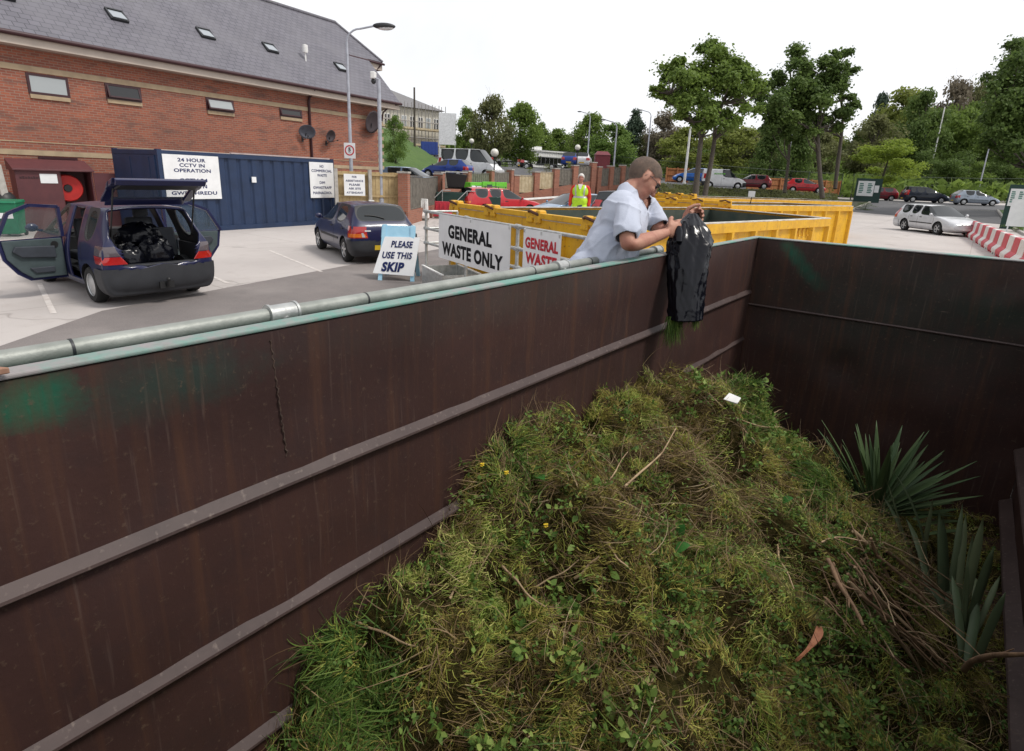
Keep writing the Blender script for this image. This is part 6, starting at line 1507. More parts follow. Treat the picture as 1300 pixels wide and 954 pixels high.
def sample_xy(n, box=(X0+.01, X1-.01, .0, Y1-.05), dens=None):
    """points on the heap weighted towards the camera so that near ones are dense on screen"""
    X = RNG.uniform(box[0], box[1], n*5); Y = RNG.uniform(box[2], box[3], n*5); Z = heap(X, Y)
    D = np.sqrt(X**2+Y**2+(Z-2)**2); w = 1/np.maximum(D, 1.1)**1.6
    d = np.stack([X, Y, Z-2], 1); zc = d @ VIEW[0]; px = 650+730*(d @ VIEW[1])/np.maximum(zc, .01); py = 431-730*(d @ VIEW[2])/np.maximum(zc, .01)
    w *= ((zc > .1) & (px > -400) & (px < 1650) & (py < 1400)).astype(float)
    if dens is not None: w *= dens(X, Y)
    i = RNG.choice(len(X), n, replace=True, p=w/w.sum()); return X[i], Y[i], Z[i]
def patchiness(x, y): return wob(x, y, 3.1, 8, 5)
NCL = 800
CXY = np.stack([RNG.uniform(X0, X1, NCL), RNG.uniform(0, Y1, NCL)], 1); CA = RNG.uniform(0, 2*PI, NCL); CT_ = RNG.normal(0, 1, NCL); CH_ = RNG.uniform(-.015, .05, NCL)
def nearest(x, y):
    out = np.zeros(len(x), int)
    for i in range(0, len(x), 4000):
        d = (x[i:i+4000, None]-CXY[:, 0])**2+(y[i:i+4000, None]-CXY[:, 1])**2; out[i:i+4000] = d.argmin(1)
    return out
def grow(n, Lr, Wr, lift, kseg, curl, dens=None, tilt=.35, dirscale=4.0, z0=-.012, box=None):
    x, y, z = sample_xy(n, **({'box': box} if box else {}), dens=dens) if dens is not None or box else sample_xy(n)
    e = .02; nx = -(heap(x+e, y)-heap(x-e, y))/(2*e); ny = -(heap(x, y+e)-heap(x, y-e))/(2*e)
    nrm = np.stack([nx, ny, np.ones_like(nx)], 1); nrm /= np.linalg.norm(nrm, axis=1, keepdims=True)
    ci = nearest(x, y); ang = CA[ci]+RNG.normal(0, .75, n)
    t = np.stack([np.cos(ang), np.sin(ang), np.zeros(n)], 1); t -= nrm*(t*nrm).sum(1, keepdims=True); t /= np.linalg.norm(t, axis=1, keepdims=True)
    s = np.cross(nrm, t); L = RNG.uniform(*Lr, n)*(.6+.4*RNG.random(n)); el = np.abs(RNG.normal(0, tilt, n))+lift
    cu = RNG.normal(0, curl, n); sw_ = RNG.normal(0, curl, n)
    P = np.zeros((n, kseg+1, 3)); P[:, 0] = np.stack([x, y, z+z0+CH_[ci]+RNG.uniform(-.012, .022, n)], 1)
    for k_ in range(kseg):
        e_ = el-(cu+curl*.8)*k_/kseg*1.3; a_ = sw_*k_/kseg
        d = t*(np.cos(e_)*np.cos(a_))[:, None]+s*(np.cos(e_)*np.sin(a_))[:, None]+nrm*np.sin(e_)[:, None]
        P[:, k_+1] = P[:, k_]+d*(L/kseg)[:, None]
    wdir = np.cross(t, nrm)*np.cos(RNG.uniform(0, PI, n))[:, None]+nrm*np.sin(RNG.uniform(0, PI, n))[:, None]
    taper = np.linspace(1, .25, kseg+1); W = wdir[:, None, :]*(RNG.uniform(*Wr, n)[:, None, None])*taper[None, :, None]
    P[:, :, 0] = np.clip(P[:, :, 0], X0+.006, X1-.006)
    return P, W, x, y
M['clip'] = rampleaf('grass_clippings_mix', [(0, (.055,.038,.014)), (.2, (.20,.145,.044)), (.40, (.38,.325,.080)), (.58, (.36,.39,.075)), (.78, (.17,.29,.045)), (1, (.58,.55,.19))])
M['straw'] = rampleaf('dry_straw_mix', [(0, (.055,.034,.018)), (.4, (.15,.095,.048)), (.75, (.26,.18,.095)), (1, (.40,.31,.19))], .1)
M['fresh'] = rampleaf('fresh_leaf_mix', [(0, (.030,.060,.014)), (.4, (.075,.15,.028)), (.75, (.14,.23,.045)), (1, (.28,.36,.09))], .3)
def clumpy(a, b_):
    k_ = nearest(a, b_); return np.exp(-(((a-CXY[k_, 0])**2+(b_-CXY[k_, 1])**2)/.045**2))*np.exp(.35*CT_[(k_*7) % NCL])+.10
# clippings: fine hay-like strands over everything
n = 118000; P, W, x, y = grow(n, (.025, .085), (.0007, .0016), .0, 4, 1.3, tilt=.42, dens=clumpy)
tint = np.clip(.46+.13*patchiness(x, y)+.19*CT_[nearest(x, y)]+RNG.normal(0, .16, n), 0, 1)
stuff(link('grass_clippings', blades_mesh('grass_clippings', P, W, tint), M['clip']), 'yellowish green grass clippings covering the heap in the skip', 'grass clippings')
# longer loose stalks and straw
n = 17000; P, W, x, y = grow(n, (.06, .24), (.0008, .0016), .05, 5, .6, tilt=.4, dens=lambda a, b_: np.exp(.9*wob(a, b_, 3.7, 6, 22)))
stuff(link('dry_straw', blades_mesh('dry_straw', P, W, np.clip(RNG.normal(.5, .24, n), 0, 1)), M['straw']), 'dry straw and brown stalks mixed through the heap', 'straw')
# green grass tufts: lower left, at the crest and right
def near(cx, cy, r): return lambda a, b_: np.exp(-((a-cx)**2+(b_-cy)**2)/(r*r))
tufts = [(-1.05,.70,.10,2400,(.07,.16)), (-.55,.95,.09,700,(.10,.2)), (-1.07,1.45,.10,500,(.06,.11)), (-.70,2.95,.13,1300,(.07,.15)), (-.32,2.72,.08,800,(.08,.16)), (-.30,1.05,.10,700,(.10,.2)), (-.45,1.6,.12,300,(.05,.10))]
Ps, Ws, Ts = [], [], []
for (cx, cy, r, n, Lr) in tufts:
    P, W, x, y = grow(n, Lr, (.0012, .0026), .04, 5, .95, dens=near(cx, cy, r), tilt=.30, dirscale=1.5, box=(max(X0+.01, cx-.4), min(X1, cx+.4), cy-.4, cy+.4)); Ps.append(P); Ws.append(W); Ts.append(np.clip(RNG.normal(.5, .22, n), 0, 1))
stuff(link('long_grass', blades_mesh('long_grass', np.concatenate(Ps), np.concatenate(Ws), np.concatenate(Ts)), M['fresh']), 'clumps of fresh long green grass blades lying on the heap', 'grass')
#  weeds and hedge trimmings
def leaves(n, size, dens, mean, box=None):
    x, y, z = sample_xy(n, dens=dens, **({'box': box} if box else {}))
    a = RNG.uniform(0, 2*PI, n); e = RNG.normal(.25, .45, n); r = RNG.normal(0, .5, n); L = RNG.uniform(*size, n)
    t = np.stack([np.cos(a)*np.cos(e), np.sin(a)*np.cos(e), np.sin(e)], 1); s = np.cross(t, [0, 0, 1.]); s /= np.linalg.norm(s, axis=1, keepdims=True); u = np.cross(s, t)
    s2 = s*np.cos(r)[:, None]+u*np.sin(r)[:, None]; nn = np.cross(t, s2)
    c = np.stack([x, y, z+RNG.uniform(0, .03, n)], 1); w = L*RNG.uniform(.24, .4, n)
    V = np.stack([c, c+t*(L*.35)[:, None]+s2*w[:, None]-nn*(w*.25)[:, None], c+t*(L*.75)[:, None]+s2*(w*.6)[:, None]-nn*(w*.35)[:, None], c+t*L[:, None]-nn*(w*.6)[:, None],
                  c+t*(L*.75)[:, None]-s2*(w*.6)[:, None]-nn*(w*.35)[:, None], c+t*(L*.35)[:, None]-s2*w[:, None]-nn*(w*.25)[:, None]], 1)
    V[:, :, 0] = np.clip(V[:, :, 0], X0+.006, X1-.006)
    return V, np.clip(RNG.normal(mean, .2, n), 0, 1)
LV = [leaves(3600, (.007, .019), lambda a, b_: np.exp(1.6*wob(a, b_, 4.1, 6, 30)), .5), leaves(1500, (.008, .020), near(-.05, 2.3, .30), .4), leaves(2600, (.010, .022), near(.12, 1.75, .25), .5),
      leaves(160, (.02, .04), near(-.70, 1.2, .14), .75), leaves(300, (.02, .045), near(-.72, 2.85, .16), .65), leaves(900, (.008, .018), near(-.3, 2.2, .3), .55), leaves(110, (.02,.042), near(-.62,.95,.12), .8)]
# sprigs: a stem with small leaves along it, as in hedge trimmings
def sprigs(n, dens, Lr, leaf, mean):
    P, W, x, y = grow(n, Lr, (.0009, .0014), .25, 5, .5, dens=dens, tilt=.5); out = []; tt = []
    for j in range(1, 6):
        for sg in (-1, 1):
            p = P[:, j]+RNG.normal(0, .004, (n, 3)); d = P[:, j]-P[:, j-1]; d /= np.linalg.norm(d, axis=1, keepdims=True); r_ = RNG.normal(0, 1, (n, 3)); s_ = np.cross(d, r_); s_ /= np.linalg.norm(s_, axis=1, keepdims=True)
            t_ = d*.55+s_*sg*.85+RNG.normal(0, .25, (n, 3)); t_ /= np.linalg.norm(t_, axis=1, keepdims=True); w_ = np.cross(t_, RNG.normal(0, 1, (n, 3))+np.array([0, 0, 1.5])); w_ /= np.linalg.norm(w_, axis=1, keepdims=True); nn = np.cross(t_, w_); L = RNG.uniform(*leaf, n)[:, None]; w = L*RNG.uniform(.26, .40, n)[:, None]
            V = np.stack([p, p+t_*L*.35+w_*w-nn*w*.3, p+t_*L*.75+w_*w*.6-nn*w*.4, p+t_*L-nn*w*.5, p+t_*L*.75-w_*w*.6-nn*w*.4, p+t_*L*.35-w_*w-nn*w*.3], 1); V[:, :, 0] = np.clip(V[:, :, 0], X0+.006, X1-.006); out.append(V); tt.append(np.clip(RNG.normal(mean, .2, n), 0, 1))
    return (P, W), (np.concatenate(out), np.concatenate(tt))
SP = [sprigs(760, lambda a, b_: np.exp(1.3*wob(a, b_, 4.6, 6, 17)), (.05, .13), (.008, .020), .55), sprigs(190, near(-.05, 2.25, .33), (.05, .12), (.008, .018), .45), sprigs(240, near(.12, 1.7, .30), (.05, .12), (.009, .019), .55), sprigs(120, near(-.72, 2.8, .25), (.06, .13), (.014, .030), .7), sprigs(70, near(-.65, 1.1, .25), (.06, .14), (.014, .032), .75), sprigs(130, near(-.95, 1.6, .3), (.05, .12), (.008, .02), .6)]
stuff(link('sprig_stems', blades_mesh('sprig_stems', np.concatenate([a[0][0] for a in SP]), np.concatenate([a[0][1] for a in SP]), RNG.random(sum(len(a[0][0]) for a in SP))), M['straw']), 'thin stems of leafy hedge cuttings across the heap', 'stems')
LV += [a[1] for a in SP]
stuff(link('leafy_cuttings', quads_mesh('leafy_cuttings', np.concatenate([a for a, _ in LV]), np.concatenate([b_ for _, b_ in LV])), M['fresh']), 'small green leaves of weeds and hedge cuttings scattered over the heap', 'leaves')

# cut branches: individual sticks
M['stick'] = mat('brown_stick', (.27,.165,.095), .8, c2=(.16,.095,.055), scale=18, bmp=.3, bscale=60); M['twig'] = mat('pale_twig', (.42,.30,.18), .8, c2=(.28,.19,.11), scale=22)
rs = random.Random(5)
def hz_(x, y): return float(heap(np.array([x]), np.array([y]))[0])
def stick(label, a, b_, r, mm, bend=.03, side=0, group='brown cut branches'):
    a = Vector(a); b_ = Vector(b_); d = b_-a; L = d.length; s = d.cross(Vector((0,0,1))).normalized(); pts = []; n = 9; p1 = rs.uniform(0, 6)
    for k in range(n):
        t_ = k/(n-1); pts.append(a+d*t_+s*bend*L*math.sin(t_*PI+.3*math.sin(p1))*rs.choice((1, .9, 1.1))*1+Vector((0,0,1))*(bend*.6*L*math.sin(t_*PI*1.3+p1))+s*.004*math.sin(t_*9+p1))
    o = MB().tube([p-a for p in pts], [r*(1-.45*k/(n-1))*(1+.12*math.sin(k*2.3+p1)) for k in range(n)], 8)
    if side:
        for k in range(side):
            q = pts[3+k*2]-a if 3+k*2 < n else pts[-2]-a; dd = (d.normalized()+s*rs.choice((-1, 1))*rs.uniform(.5, .9)+Vector((0,0,rs.uniform(0, .5)))).normalized(); o.tube([q, q+dd*L*.13, q+dd*L*.24+Vector((0,0,.01))], [r*.5, r*.35, r*.15], 6)
    o = o.build('cut_branch', mm, smooth=60); o.location = a; tag(o, label, 'branch', group); return o
# bundle at the right
BL = 'bare brown cut branch in the bundle beside the strap shaped leaves'
def onheap(px, py, dz=.02):
    d = ray(px, py); t_ = .8
    while t_ < 5:
        p = CAMP+d*t_
        if X0 < p.x < X1 and p.z <= hz_(p.x, p.y)+dz: return p
        if p.x > X1 or p.y > Y1: return p
        t_ += .01
    return CAMP+d*2
for i in range(44):
    px0, py0 = rs.uniform(1040, 1130), rs.uniform(672, 760); a_ = rs.gauss(.72, .30); ln = rs.uniform(60, 185); px1, py1 = px0+ln*math.cos(a_), py0+ln*math.sin(a_)
    a = onheap(px0, py0, .035+rs.uniform(0, .08)); b_ = onheap(min(px1, 1245), min(py1, 850), .035+rs.uniform(0, .08)); stick(BL, a, b_, rs.choice((.0025, .003, .0035, .004, .005, .006, .009)), M['stick'] if rs.random() < .65 else M['twig'], rs.uniform(-.09, .09), rs.choice((0, 0, 1, 2, 3)), group='brown branches in a bundle on the heap')
stick('tall brown branch standing up out of the bundle of cut branches', onheap(1140, 770, .02), onheap(1106, 680, .16), .010, M['stick'], .05)
stick('long thin pale stick rising steeply from the bundle of branches', onheap(1118, 745, .05), onheap(1079, 664, .13), .005, M['twig'], .01)
stick('knobbly branch reaching to the right edge at the bottom corner', onheap(1225, 852, .05), at(1310, 826, 1.75), .012, M['stick'], .05, 2)
stick('dark forked twig in front of the strap leaves at the bottom right', onheap(1228, 830, .06), onheap(1262, 842, .09), .007, M['stick'], .04, 1)
for (q0, q1, r, lab) in (((560,706),(519,640),.0035,'thin stalk leaning against the skip wall left of the heap'), ((512,684),(560,655),.003,'pale straw stalk lying towards the skip wall'), ((570,760),(605,700),.004,'purplish stalk standing in the lower left of the heap'), ((730,735),(760,705),.005,'short cut stick near the middle bottom of the heap'),
        ((680,745),(735,712),.003,'thin pale straw lying below the middle of the heap'), ((770,690),(800,725),.004,'brown stalk in the middle of the heap'), ((790,620),(860,545),.0045,'long straw coloured stalk leaning across the crest'), ((755,625),(795,575),.003,'thin pale stalk on the left side of the crest'),
        ((985,690),(1010,750),.004,'thin brown twig left of the branch bundle'), ((940,520),(990,524),.0035,'pale reed pointing out towards the dark end wall'), ((935,530),(992,545),.003,'second pale reed, lower, pointing at the dark end wall'), ((900,500),(960,560),.0045,'brown stalk on the far right slope of the crest'), ((640,720),(690,770),.004,'grey brown twig on the lower left slope'), ((455,790),(530,820),.004,'brown twig above the long grass at the lower left')):
    stick(lab, onheap(*q0, .03), onheap(*q1, .05), r, M['twig'], .03, 0, None)
# orange bark strip, paper scrap, broad leaves, flowers
a = onheap(1040, 795, .05); b_ = onheap(1010, 838, .05)
mb = MB(); d = b_-a; s = Vector((.012, .006, 0)); vs = []
for k in range(9):
    t_ = k/8; c = a+d*t_+Vector((.02*math.sin(t_*3), 0, .025*math.sin(t_*PI))); w = .35+.65*math.sin(PI*min(1, t_*1.2+.08))
    vs += [c-s*w, c+Vector((0,0,-.006)), c+s*w]
mb.add([v_-a for v_ in vs], [f for k in range(8) for f in ((k*3, k*3+1, k*3+4, k*3+3), (k*3+1, k*3+2, k*3+5, k*3+4))]); o = mb.build('bark_strip', mat('orange_bark', (.42,.18,.085), .7, c2=(.28,.10,.05), scale=30), smooth=60); o.location = a
sd_ = o.modifiers.new('s', 'SOLIDIFY'); sd_.thickness = .002; tag(o, 'curled orange brown strip of bark near the bottom of the heap', 'bark')
a = onheap(928, 508, .06); mb = MB(); mb.hexa([(-.03,-.02,0),(.03,-.015,.005),(.035,.02,.015),(-.02,.025,.01),(-.03,-.02,.003),(.03,-.015,.012),(.032,.02,.02),(-.02,.025,.012)]); o = mb.build('paper_scrap', M['white'], bevel=.001); o.location = a; o.rotation_euler = (.4, .3, .2); tag(o, 'small white scrap of paper on the far crest of the heap', 'paper')
M['broad'] = leafmat('broad_leaf', (.045,.16,.035), (.07,.22,.05), .25, .35)
def broad_leaf(label, p, L, w, rot, mm):
    mb = MB(); n = 8; vs = []
    for k in range(n+1):
        t_ = k/n; wd_ = w*math.sin(PI*t_**.8)**.8 if 0 < t_ < 1 else .001; z = .25*L*math.sin(t_*2.2)*.5
        vs += [(t_*L, -wd_, z+wd_*.25), (t_*L, 0, z), (t_*L, wd_, z+wd_*.25)]
    mb.add(vs, [f for k in range(n) for f in ((k*3, k*3+1, k*3+4, k*3+3), (k*3+1, k*3+2, k*3+5, k*3+4))]); o = mb.build('broad_leaf', mm, smooth=180); o.location = p; o.rotation_euler = rot
    a_ = o.data.attributes.new('tint', 'FLOAT', 'POINT'); a_.data.foreach_set('value', [.5]*len(o.data.vertices)); tag(o, label, 'leaf')
broad_leaf('glossy heart shaped green leaf near the middle of the heap', onheap(857, 700, .04), .055, .022, (.2, -.5, .5), M['broad']); broad_leaf('second glossy green leaf standing just above the first one', onheap(862, 680, .06), .045, .018, (.3, -1.1, 1.0), M['broad'])
broad_leaf('grey green pointed leaf left of the crest', onheap(682, 605, .05), .06, .016, (.2, -.2, -.5), M['broad']); broad_leaf('smooth green leaf on the right slope of the heap', onheap(992, 638, .04), .05, .018, (.4, -.6, .2), M['broad'])
M['petal'] = mat('yellow_petal', (.75,.52,.02), .6)
for (px, py, lab) in ((643, 600, 'yellow flower head left of the crest of the heap'), (693, 667, 'yellow flower near the lower left slope'), (612, 590, 'tiny orange yellow flower close to the skip wall'), (790, 532, 'yellow leaf on top of the crest')):
    p = onheap(px, py, .05); mb = MB(); k_ = 7
    for i in range(k_): a_ = 2*PI*i/k_; mb.ell((.005*math.cos(a_)*(1+.3*math.sin(i*4)), .005*math.sin(a_), .003*math.sin(i*2)), (.0045,.0028,.0014), 6, 4, 0, Matrix.Rotation(a_, 3, 'Z'))
    mb.ell((0,0,.002), (.003,.003,.002), 8, 5); o = mb.build('yellow_flower', M['petal'], smooth=180); o.location = p; o.rotation_euler = (.5, .2, 0); tag(o, lab, 'flower')

# spiky yucca head and broad strap leaves at the right
M['yucca'] = leafmat('yucca_leaf', (.050,.090,.036), (.09,.135,.055), .15, .5); M['flax'] = leafmat('strap_leaf', (.075,.110,.058), (.135,.165,.085), .15, .5)
def sword(root, d, L, w, droop, mm, parent, name, fold=.35, tipk=.55, seg=10):
    d = Vector(d).normalized(); side = d.cross(Vector((0,0,1))); side = side.normalized() if side.length > .05 else Vector((1,0,0)); vs = []; p = Vector(root); n = seg
    for k in range(n+1):
        t_ = k/n; wd_ = w*(min(1, .55+t_*1.5))*(1 if t_ < tipk else max(.02, 1-((t_-tipk)/(1-tipk))**1.6)); nrm = side.cross(d).normalized()
        vs += [p-side*wd_+nrm*wd_*fold, p, p+side*wd_+nrm*wd_*fold]
        d = (d+Vector((0,0,-droop/n))).normalized(); p = p+d*L/n
    mb = MB(); mb.add(vs, [f for k in range(n) for f in ((k*3, k*3+1, k*3+4, k*3+3), (k*3+1, k*3+2, k*3+5, k*3+4))]); o = mb.build(name, mm, parent, smooth=50)
    s_ = o.modifiers.new('s', 'SOLIDIFY'); s_.thickness = .0025
    a_ = o.data.attributes.new('tint', 'FLOAT', 'POINT'); a_.data.foreach_set('value', [rs.random()]*len(o.data.vertices)); return o
yp = at(1108, 655, 3.0)
yk = thing('yucca_head', 'dark green spiky yucca head fanning out before the dark end wall', 'yucca', yp); Rv = Vector((RT.x, RT.y, 0)).normalized(); Fv = Vector((FW.x, FW.y, 0)).normalized()
for i in range(62):
    a_ = rs.uniform(-1.25, 1.35) if i > 22 else -1.25+2.6*i/22; b_ = rs.uniform(-.5, .9)
    d = Rv*math.sin(a_)+Vector((0,0,1))*math.cos(a_)*.95+Fv*b_*.6; sword(Vector((0,0,0))+Rv*.02*rs.uniform(-1, 1), d, rs.uniform(.36, .58), rs.uniform(.011, .017), rs.uniform(.05, .35), M['yucca'], yk, 'leaf')
mb = MB(); mb.ell((0,0,-.03), (.05,.05,.07), 10, 8); mb.build('stem', M['stick'], yk, smooth=180)
fx = thing('strap_leaf_plant', 'grey green strap leaved plant standing at the right end of the heap', 'plant', at(1205, 800, 2.3))
for i, (px0, py0, px1, py1, d0, w_) in enumerate(((1190,790,1183,655,2.6,.026),(1200,800,1210,665,2.55,.030),(1212,805,1222,690,2.5,.030),(1222,810,1255,672,2.45,.030),(1232,812,1268,700,2.4,.026),(1228,815,1240,720,2.35,.028),(1180,785,1165,640,2.7,.022),(1175,780,1148,625,2.75,.022),(1240,820,1275,735,2.35,.020),(1215,800,1196,700,2.4,.028),(1186,790,1200,620,2.75,.02),(1170,775,1130,640,2.8,.018),(1236,845,1250,770,2.2,.030),(1205,795,1232,655,2.65,.024),(1165,770,1190,648,2.85,.02),(1208,802,1216,672,2.6,.024),(1226,812,1243,690,2.5,.024),(1218,808,1234,665,2.6,.026),(1196,796,1203,668,2.65,.024),(1238,830,1262,715,2.3,.026),(1230,835,1228,735,2.25,.026),(1244,850,1280,760,2.2,.024))):
    a = at(px0, py0, d0); b_ = at(px1, py1, d0+rs.uniform(-.15, .15)); v = b_-a; sword(a-fx.location+Vector((-.02,0,-.02)), v, v.length*1.12, w_*.55, rs.choice((.1, .3, .6, 1.0, 1.6)), M['flax'], fx, 'leaf', .30, .74)
for i, (px0, py0, px1, py1, d0) in enumerate(((1150,650,1208,632,2.95),(1160,660,1215,640,2.9),(1165,668,1222,655,2.9),(1175,680,1230,668,2.85))):
    a = at(px0, py0, d0); b_ = at(px1, py1, d0+.1); v = b_-a; sword(a-yk.location, v, v.length*1.1, .013, .2, M['yucca'], yk, 'leaf')
rp = onheap(1100, 640, .03); n = 700
c_ = np.array(onheap(1098, 636, .0)); P, W, x, y = grow(n, (.03, .09), (.0006, .0013), .05, 4, .9, dens=near(float(c_[0])+.02, float(c_[1])-.05, .09), box=(float(c_[0])-.3, float(c_[0])+.3, float(c_[1])-.3, float(c_[1])+.3))
stuff(link('fibrous_roots', blades_mesh('fibrous_roots', P, W, RNG.random(n)), rampleaf('rusty_roots', [(0, (.10,.035,.018)), (1, (.22,.085,.04))], 0)), 'reddish brown fibrous roots below the spiky yucca head', 'roots')

# ------------------------------------------------------------------ people
def skin_mesh(chains, levels=2):
    """chains: list of [(Vector, radius), ...]; grown with a Skin modifier, separately, then returned as meshes"""
    out = []
    for ch in chains:
        me = bpy.data.meshes.new('sk'); me.from_pydata([tuple(p) for p, r in ch], [(i, i+1) for i in range(len(ch)-1)], []); me.update()
        def fn(o):
            o.modifiers.new('sk', 'SKIN'); sv = o.data.skin_vertices[0].data
            for i, (p, r) in enumerate(ch):
                r = r if isinstance(r, tuple) else (r, r); sv[i].radius = r
            sv[0].use_root = True
            s = o.modifiers.new('s', 'SUBSURF'); s.levels = levels; s.render_levels = levels
        # skin layer has to exist before the radii are set
        o = bpy.data.objects.new('tmp', me); COL.objects.link(o)
        if not me.skin_vertices:
            bm = bmesh.new(); bm.from_mesh(me); lay = bm.verts.layers.skin.verify()
            bm.verts.ensure_lookup_table()
            for i, (p, r) in enumerate(ch):
                r = r if isinstance(r, tuple) else (r, r); bm.verts[i][lay].radius = r; bm.verts[i][lay].use_root = (i == 0)
            bm.to_mesh(me); bm.free()
        o.modifiers.new('sk', 'SKIN'); s = o.modifiers.new('s', 'SUBSURF'); s.levels = levels; s.render_levels = levels
        out.append(evaluated(o)); bpy.data.objects.remove(o)
    return out
def fuse(meshes, voxel, smooth_it=3, disp=None):
    bm = bmesh.new()
    for me in meshes: bm.from_mesh(me)
    me = bpy.data.meshes.new('fused'); bm.to_mesh(me); bm.free(); me.materials.clear()
    def fn(o):
        r = o.modifiers.new('r', 'REMESH'); r.mode = 'VOXEL'; r.voxel_size = voxel; r.use_smooth_shade = True
        if smooth_it: s = o.modifiers.new('s', 'SMOOTH'); s.iterations = smooth_it; s.factor = .5
    r = modmesh(me, fn)
    if disp:
        r.update(); nr = [v.normal.copy() for v in r.vertices]
        for v, n_ in zip(r.vertices, nr): v.co += n_*disp(v.co)
        r.update()
    return r
def head_parts(c, fwd, up, s=1.0):
    fwd = Vector(fwd).normalized(); up = (Vector(up)-fwd*Vector(up).dot(fwd)).normalized(); left = up.cross(fwd)
    Mx = Matrix((fwd, left, up)).transposed(); c = Vector(c)
    def L(p): return c+Mx @ (Vector(p)*s)
    mb = MB()
    def e(p, r, rot=None): 
        mb.ell(L(p), [x*s for x in r], 20, 14, 0, Mx if rot is None else Mx @ rot)
    e((-.012,0,.028), (.098,.075,.090)); e((.012,0,-.012), (.080,.068,.085)); e((.030,0,-.055), (.060,.056,.056)); e((.060,0,-.088), (.026,.026,.022)); e((.020,0,-.075),(.055,.05,.03))
    e((.076,0,.030), (.020,.050,.016)); e((.092,0,-.004), (.013,.011,.030), Matrix.Rotation(R(-18), 3, 'Y')); e((.103,0,-.022), (.014,.015,.012)); e((.062,.036,-.025), (.026,.022,.024)); e((.062,-.036,-.025), (.026,.022,.024))
    e((.082,0,-.052), (.010,.023,.0065)); e((.080,0,-.063), (.010,.020,.007))
    for y in (-1, 1): e((-.008,y*.074,-.008), (.020,.008,.033), Matrix.Rotation(R(y*18), 3, 'Z'))
    return mb.mesh(), Mx, L
def hand_parts(w, d, n, t, curl=1.0, s=1.0, spread=.0):
    """w wrist, d forward, n palm normal (fingers curl towards it), t towards the thumb"""
    d = Vector(d).normalized(); n = (Vector(n)-d*Vector(n).dot(d)).normalized(); t = (Vector(t)-d*Vector(t).dot(d)-n*Vector(t).dot(n)).normalized(); w = Vector(w); mb = MB()
    Mx = Matrix((d, t, n)).transposed(); mb.ell(w+d*.045*s, (.056*s,.041*s,.018*s), 14, 10, 0, Mx)
    for i, (off, ln) in enumerate(((.030,.068),(.010,.076),(-.011,.071),(-.030,.056))):
        b = w+d*(.085-.004*abs(i-1))*s+t*off*s-n*.003*s; pts = [w+d*.05*s+t*off*.8*s, b]; a = .25*curl; p = b
        for q, f in enumerate((.44,.32,.24)):
            a += (.75, .95, .6)[q]*curl; p = p+(d*math.cos(a)+n*math.sin(a)+t*spread*off*4)*ln*f*s; pts.append(p)
        mb.tube(pts, [.0095*s,.0095*s,.0085*s,.0078*s,.0062*s], 9)
        mb.ell(pts[-1], (.0062*s,)*3, 8, 6)
        for q in pts[1:-1]: mb.ell(q, (.0092*s,)*3, 8, 6)
    p0 = w+d*.022*s+t*.026*s; p1 = p0+(d*.6+t*.65+n*.35).normalized()*.040*s; p2 = p1+(d*.85+t*.05+n*.55).normalized()*.032*s; p3 = p2+(d*.75-t*.25+n*.55).normalized()*.024*s
    mb.tube([w+d*.01*s, p0, p1, p2, p3], [.012*s,.014*s,.0115*s,.010*s,.0075*s], 9); mb.ell(p3, (.0075*s,)*3, 8, 6)
    return mb.mesh()
def ellmesh(c, r, rot=None): return MB().ell(c, r, 18, 12, 0, rot).mesh()

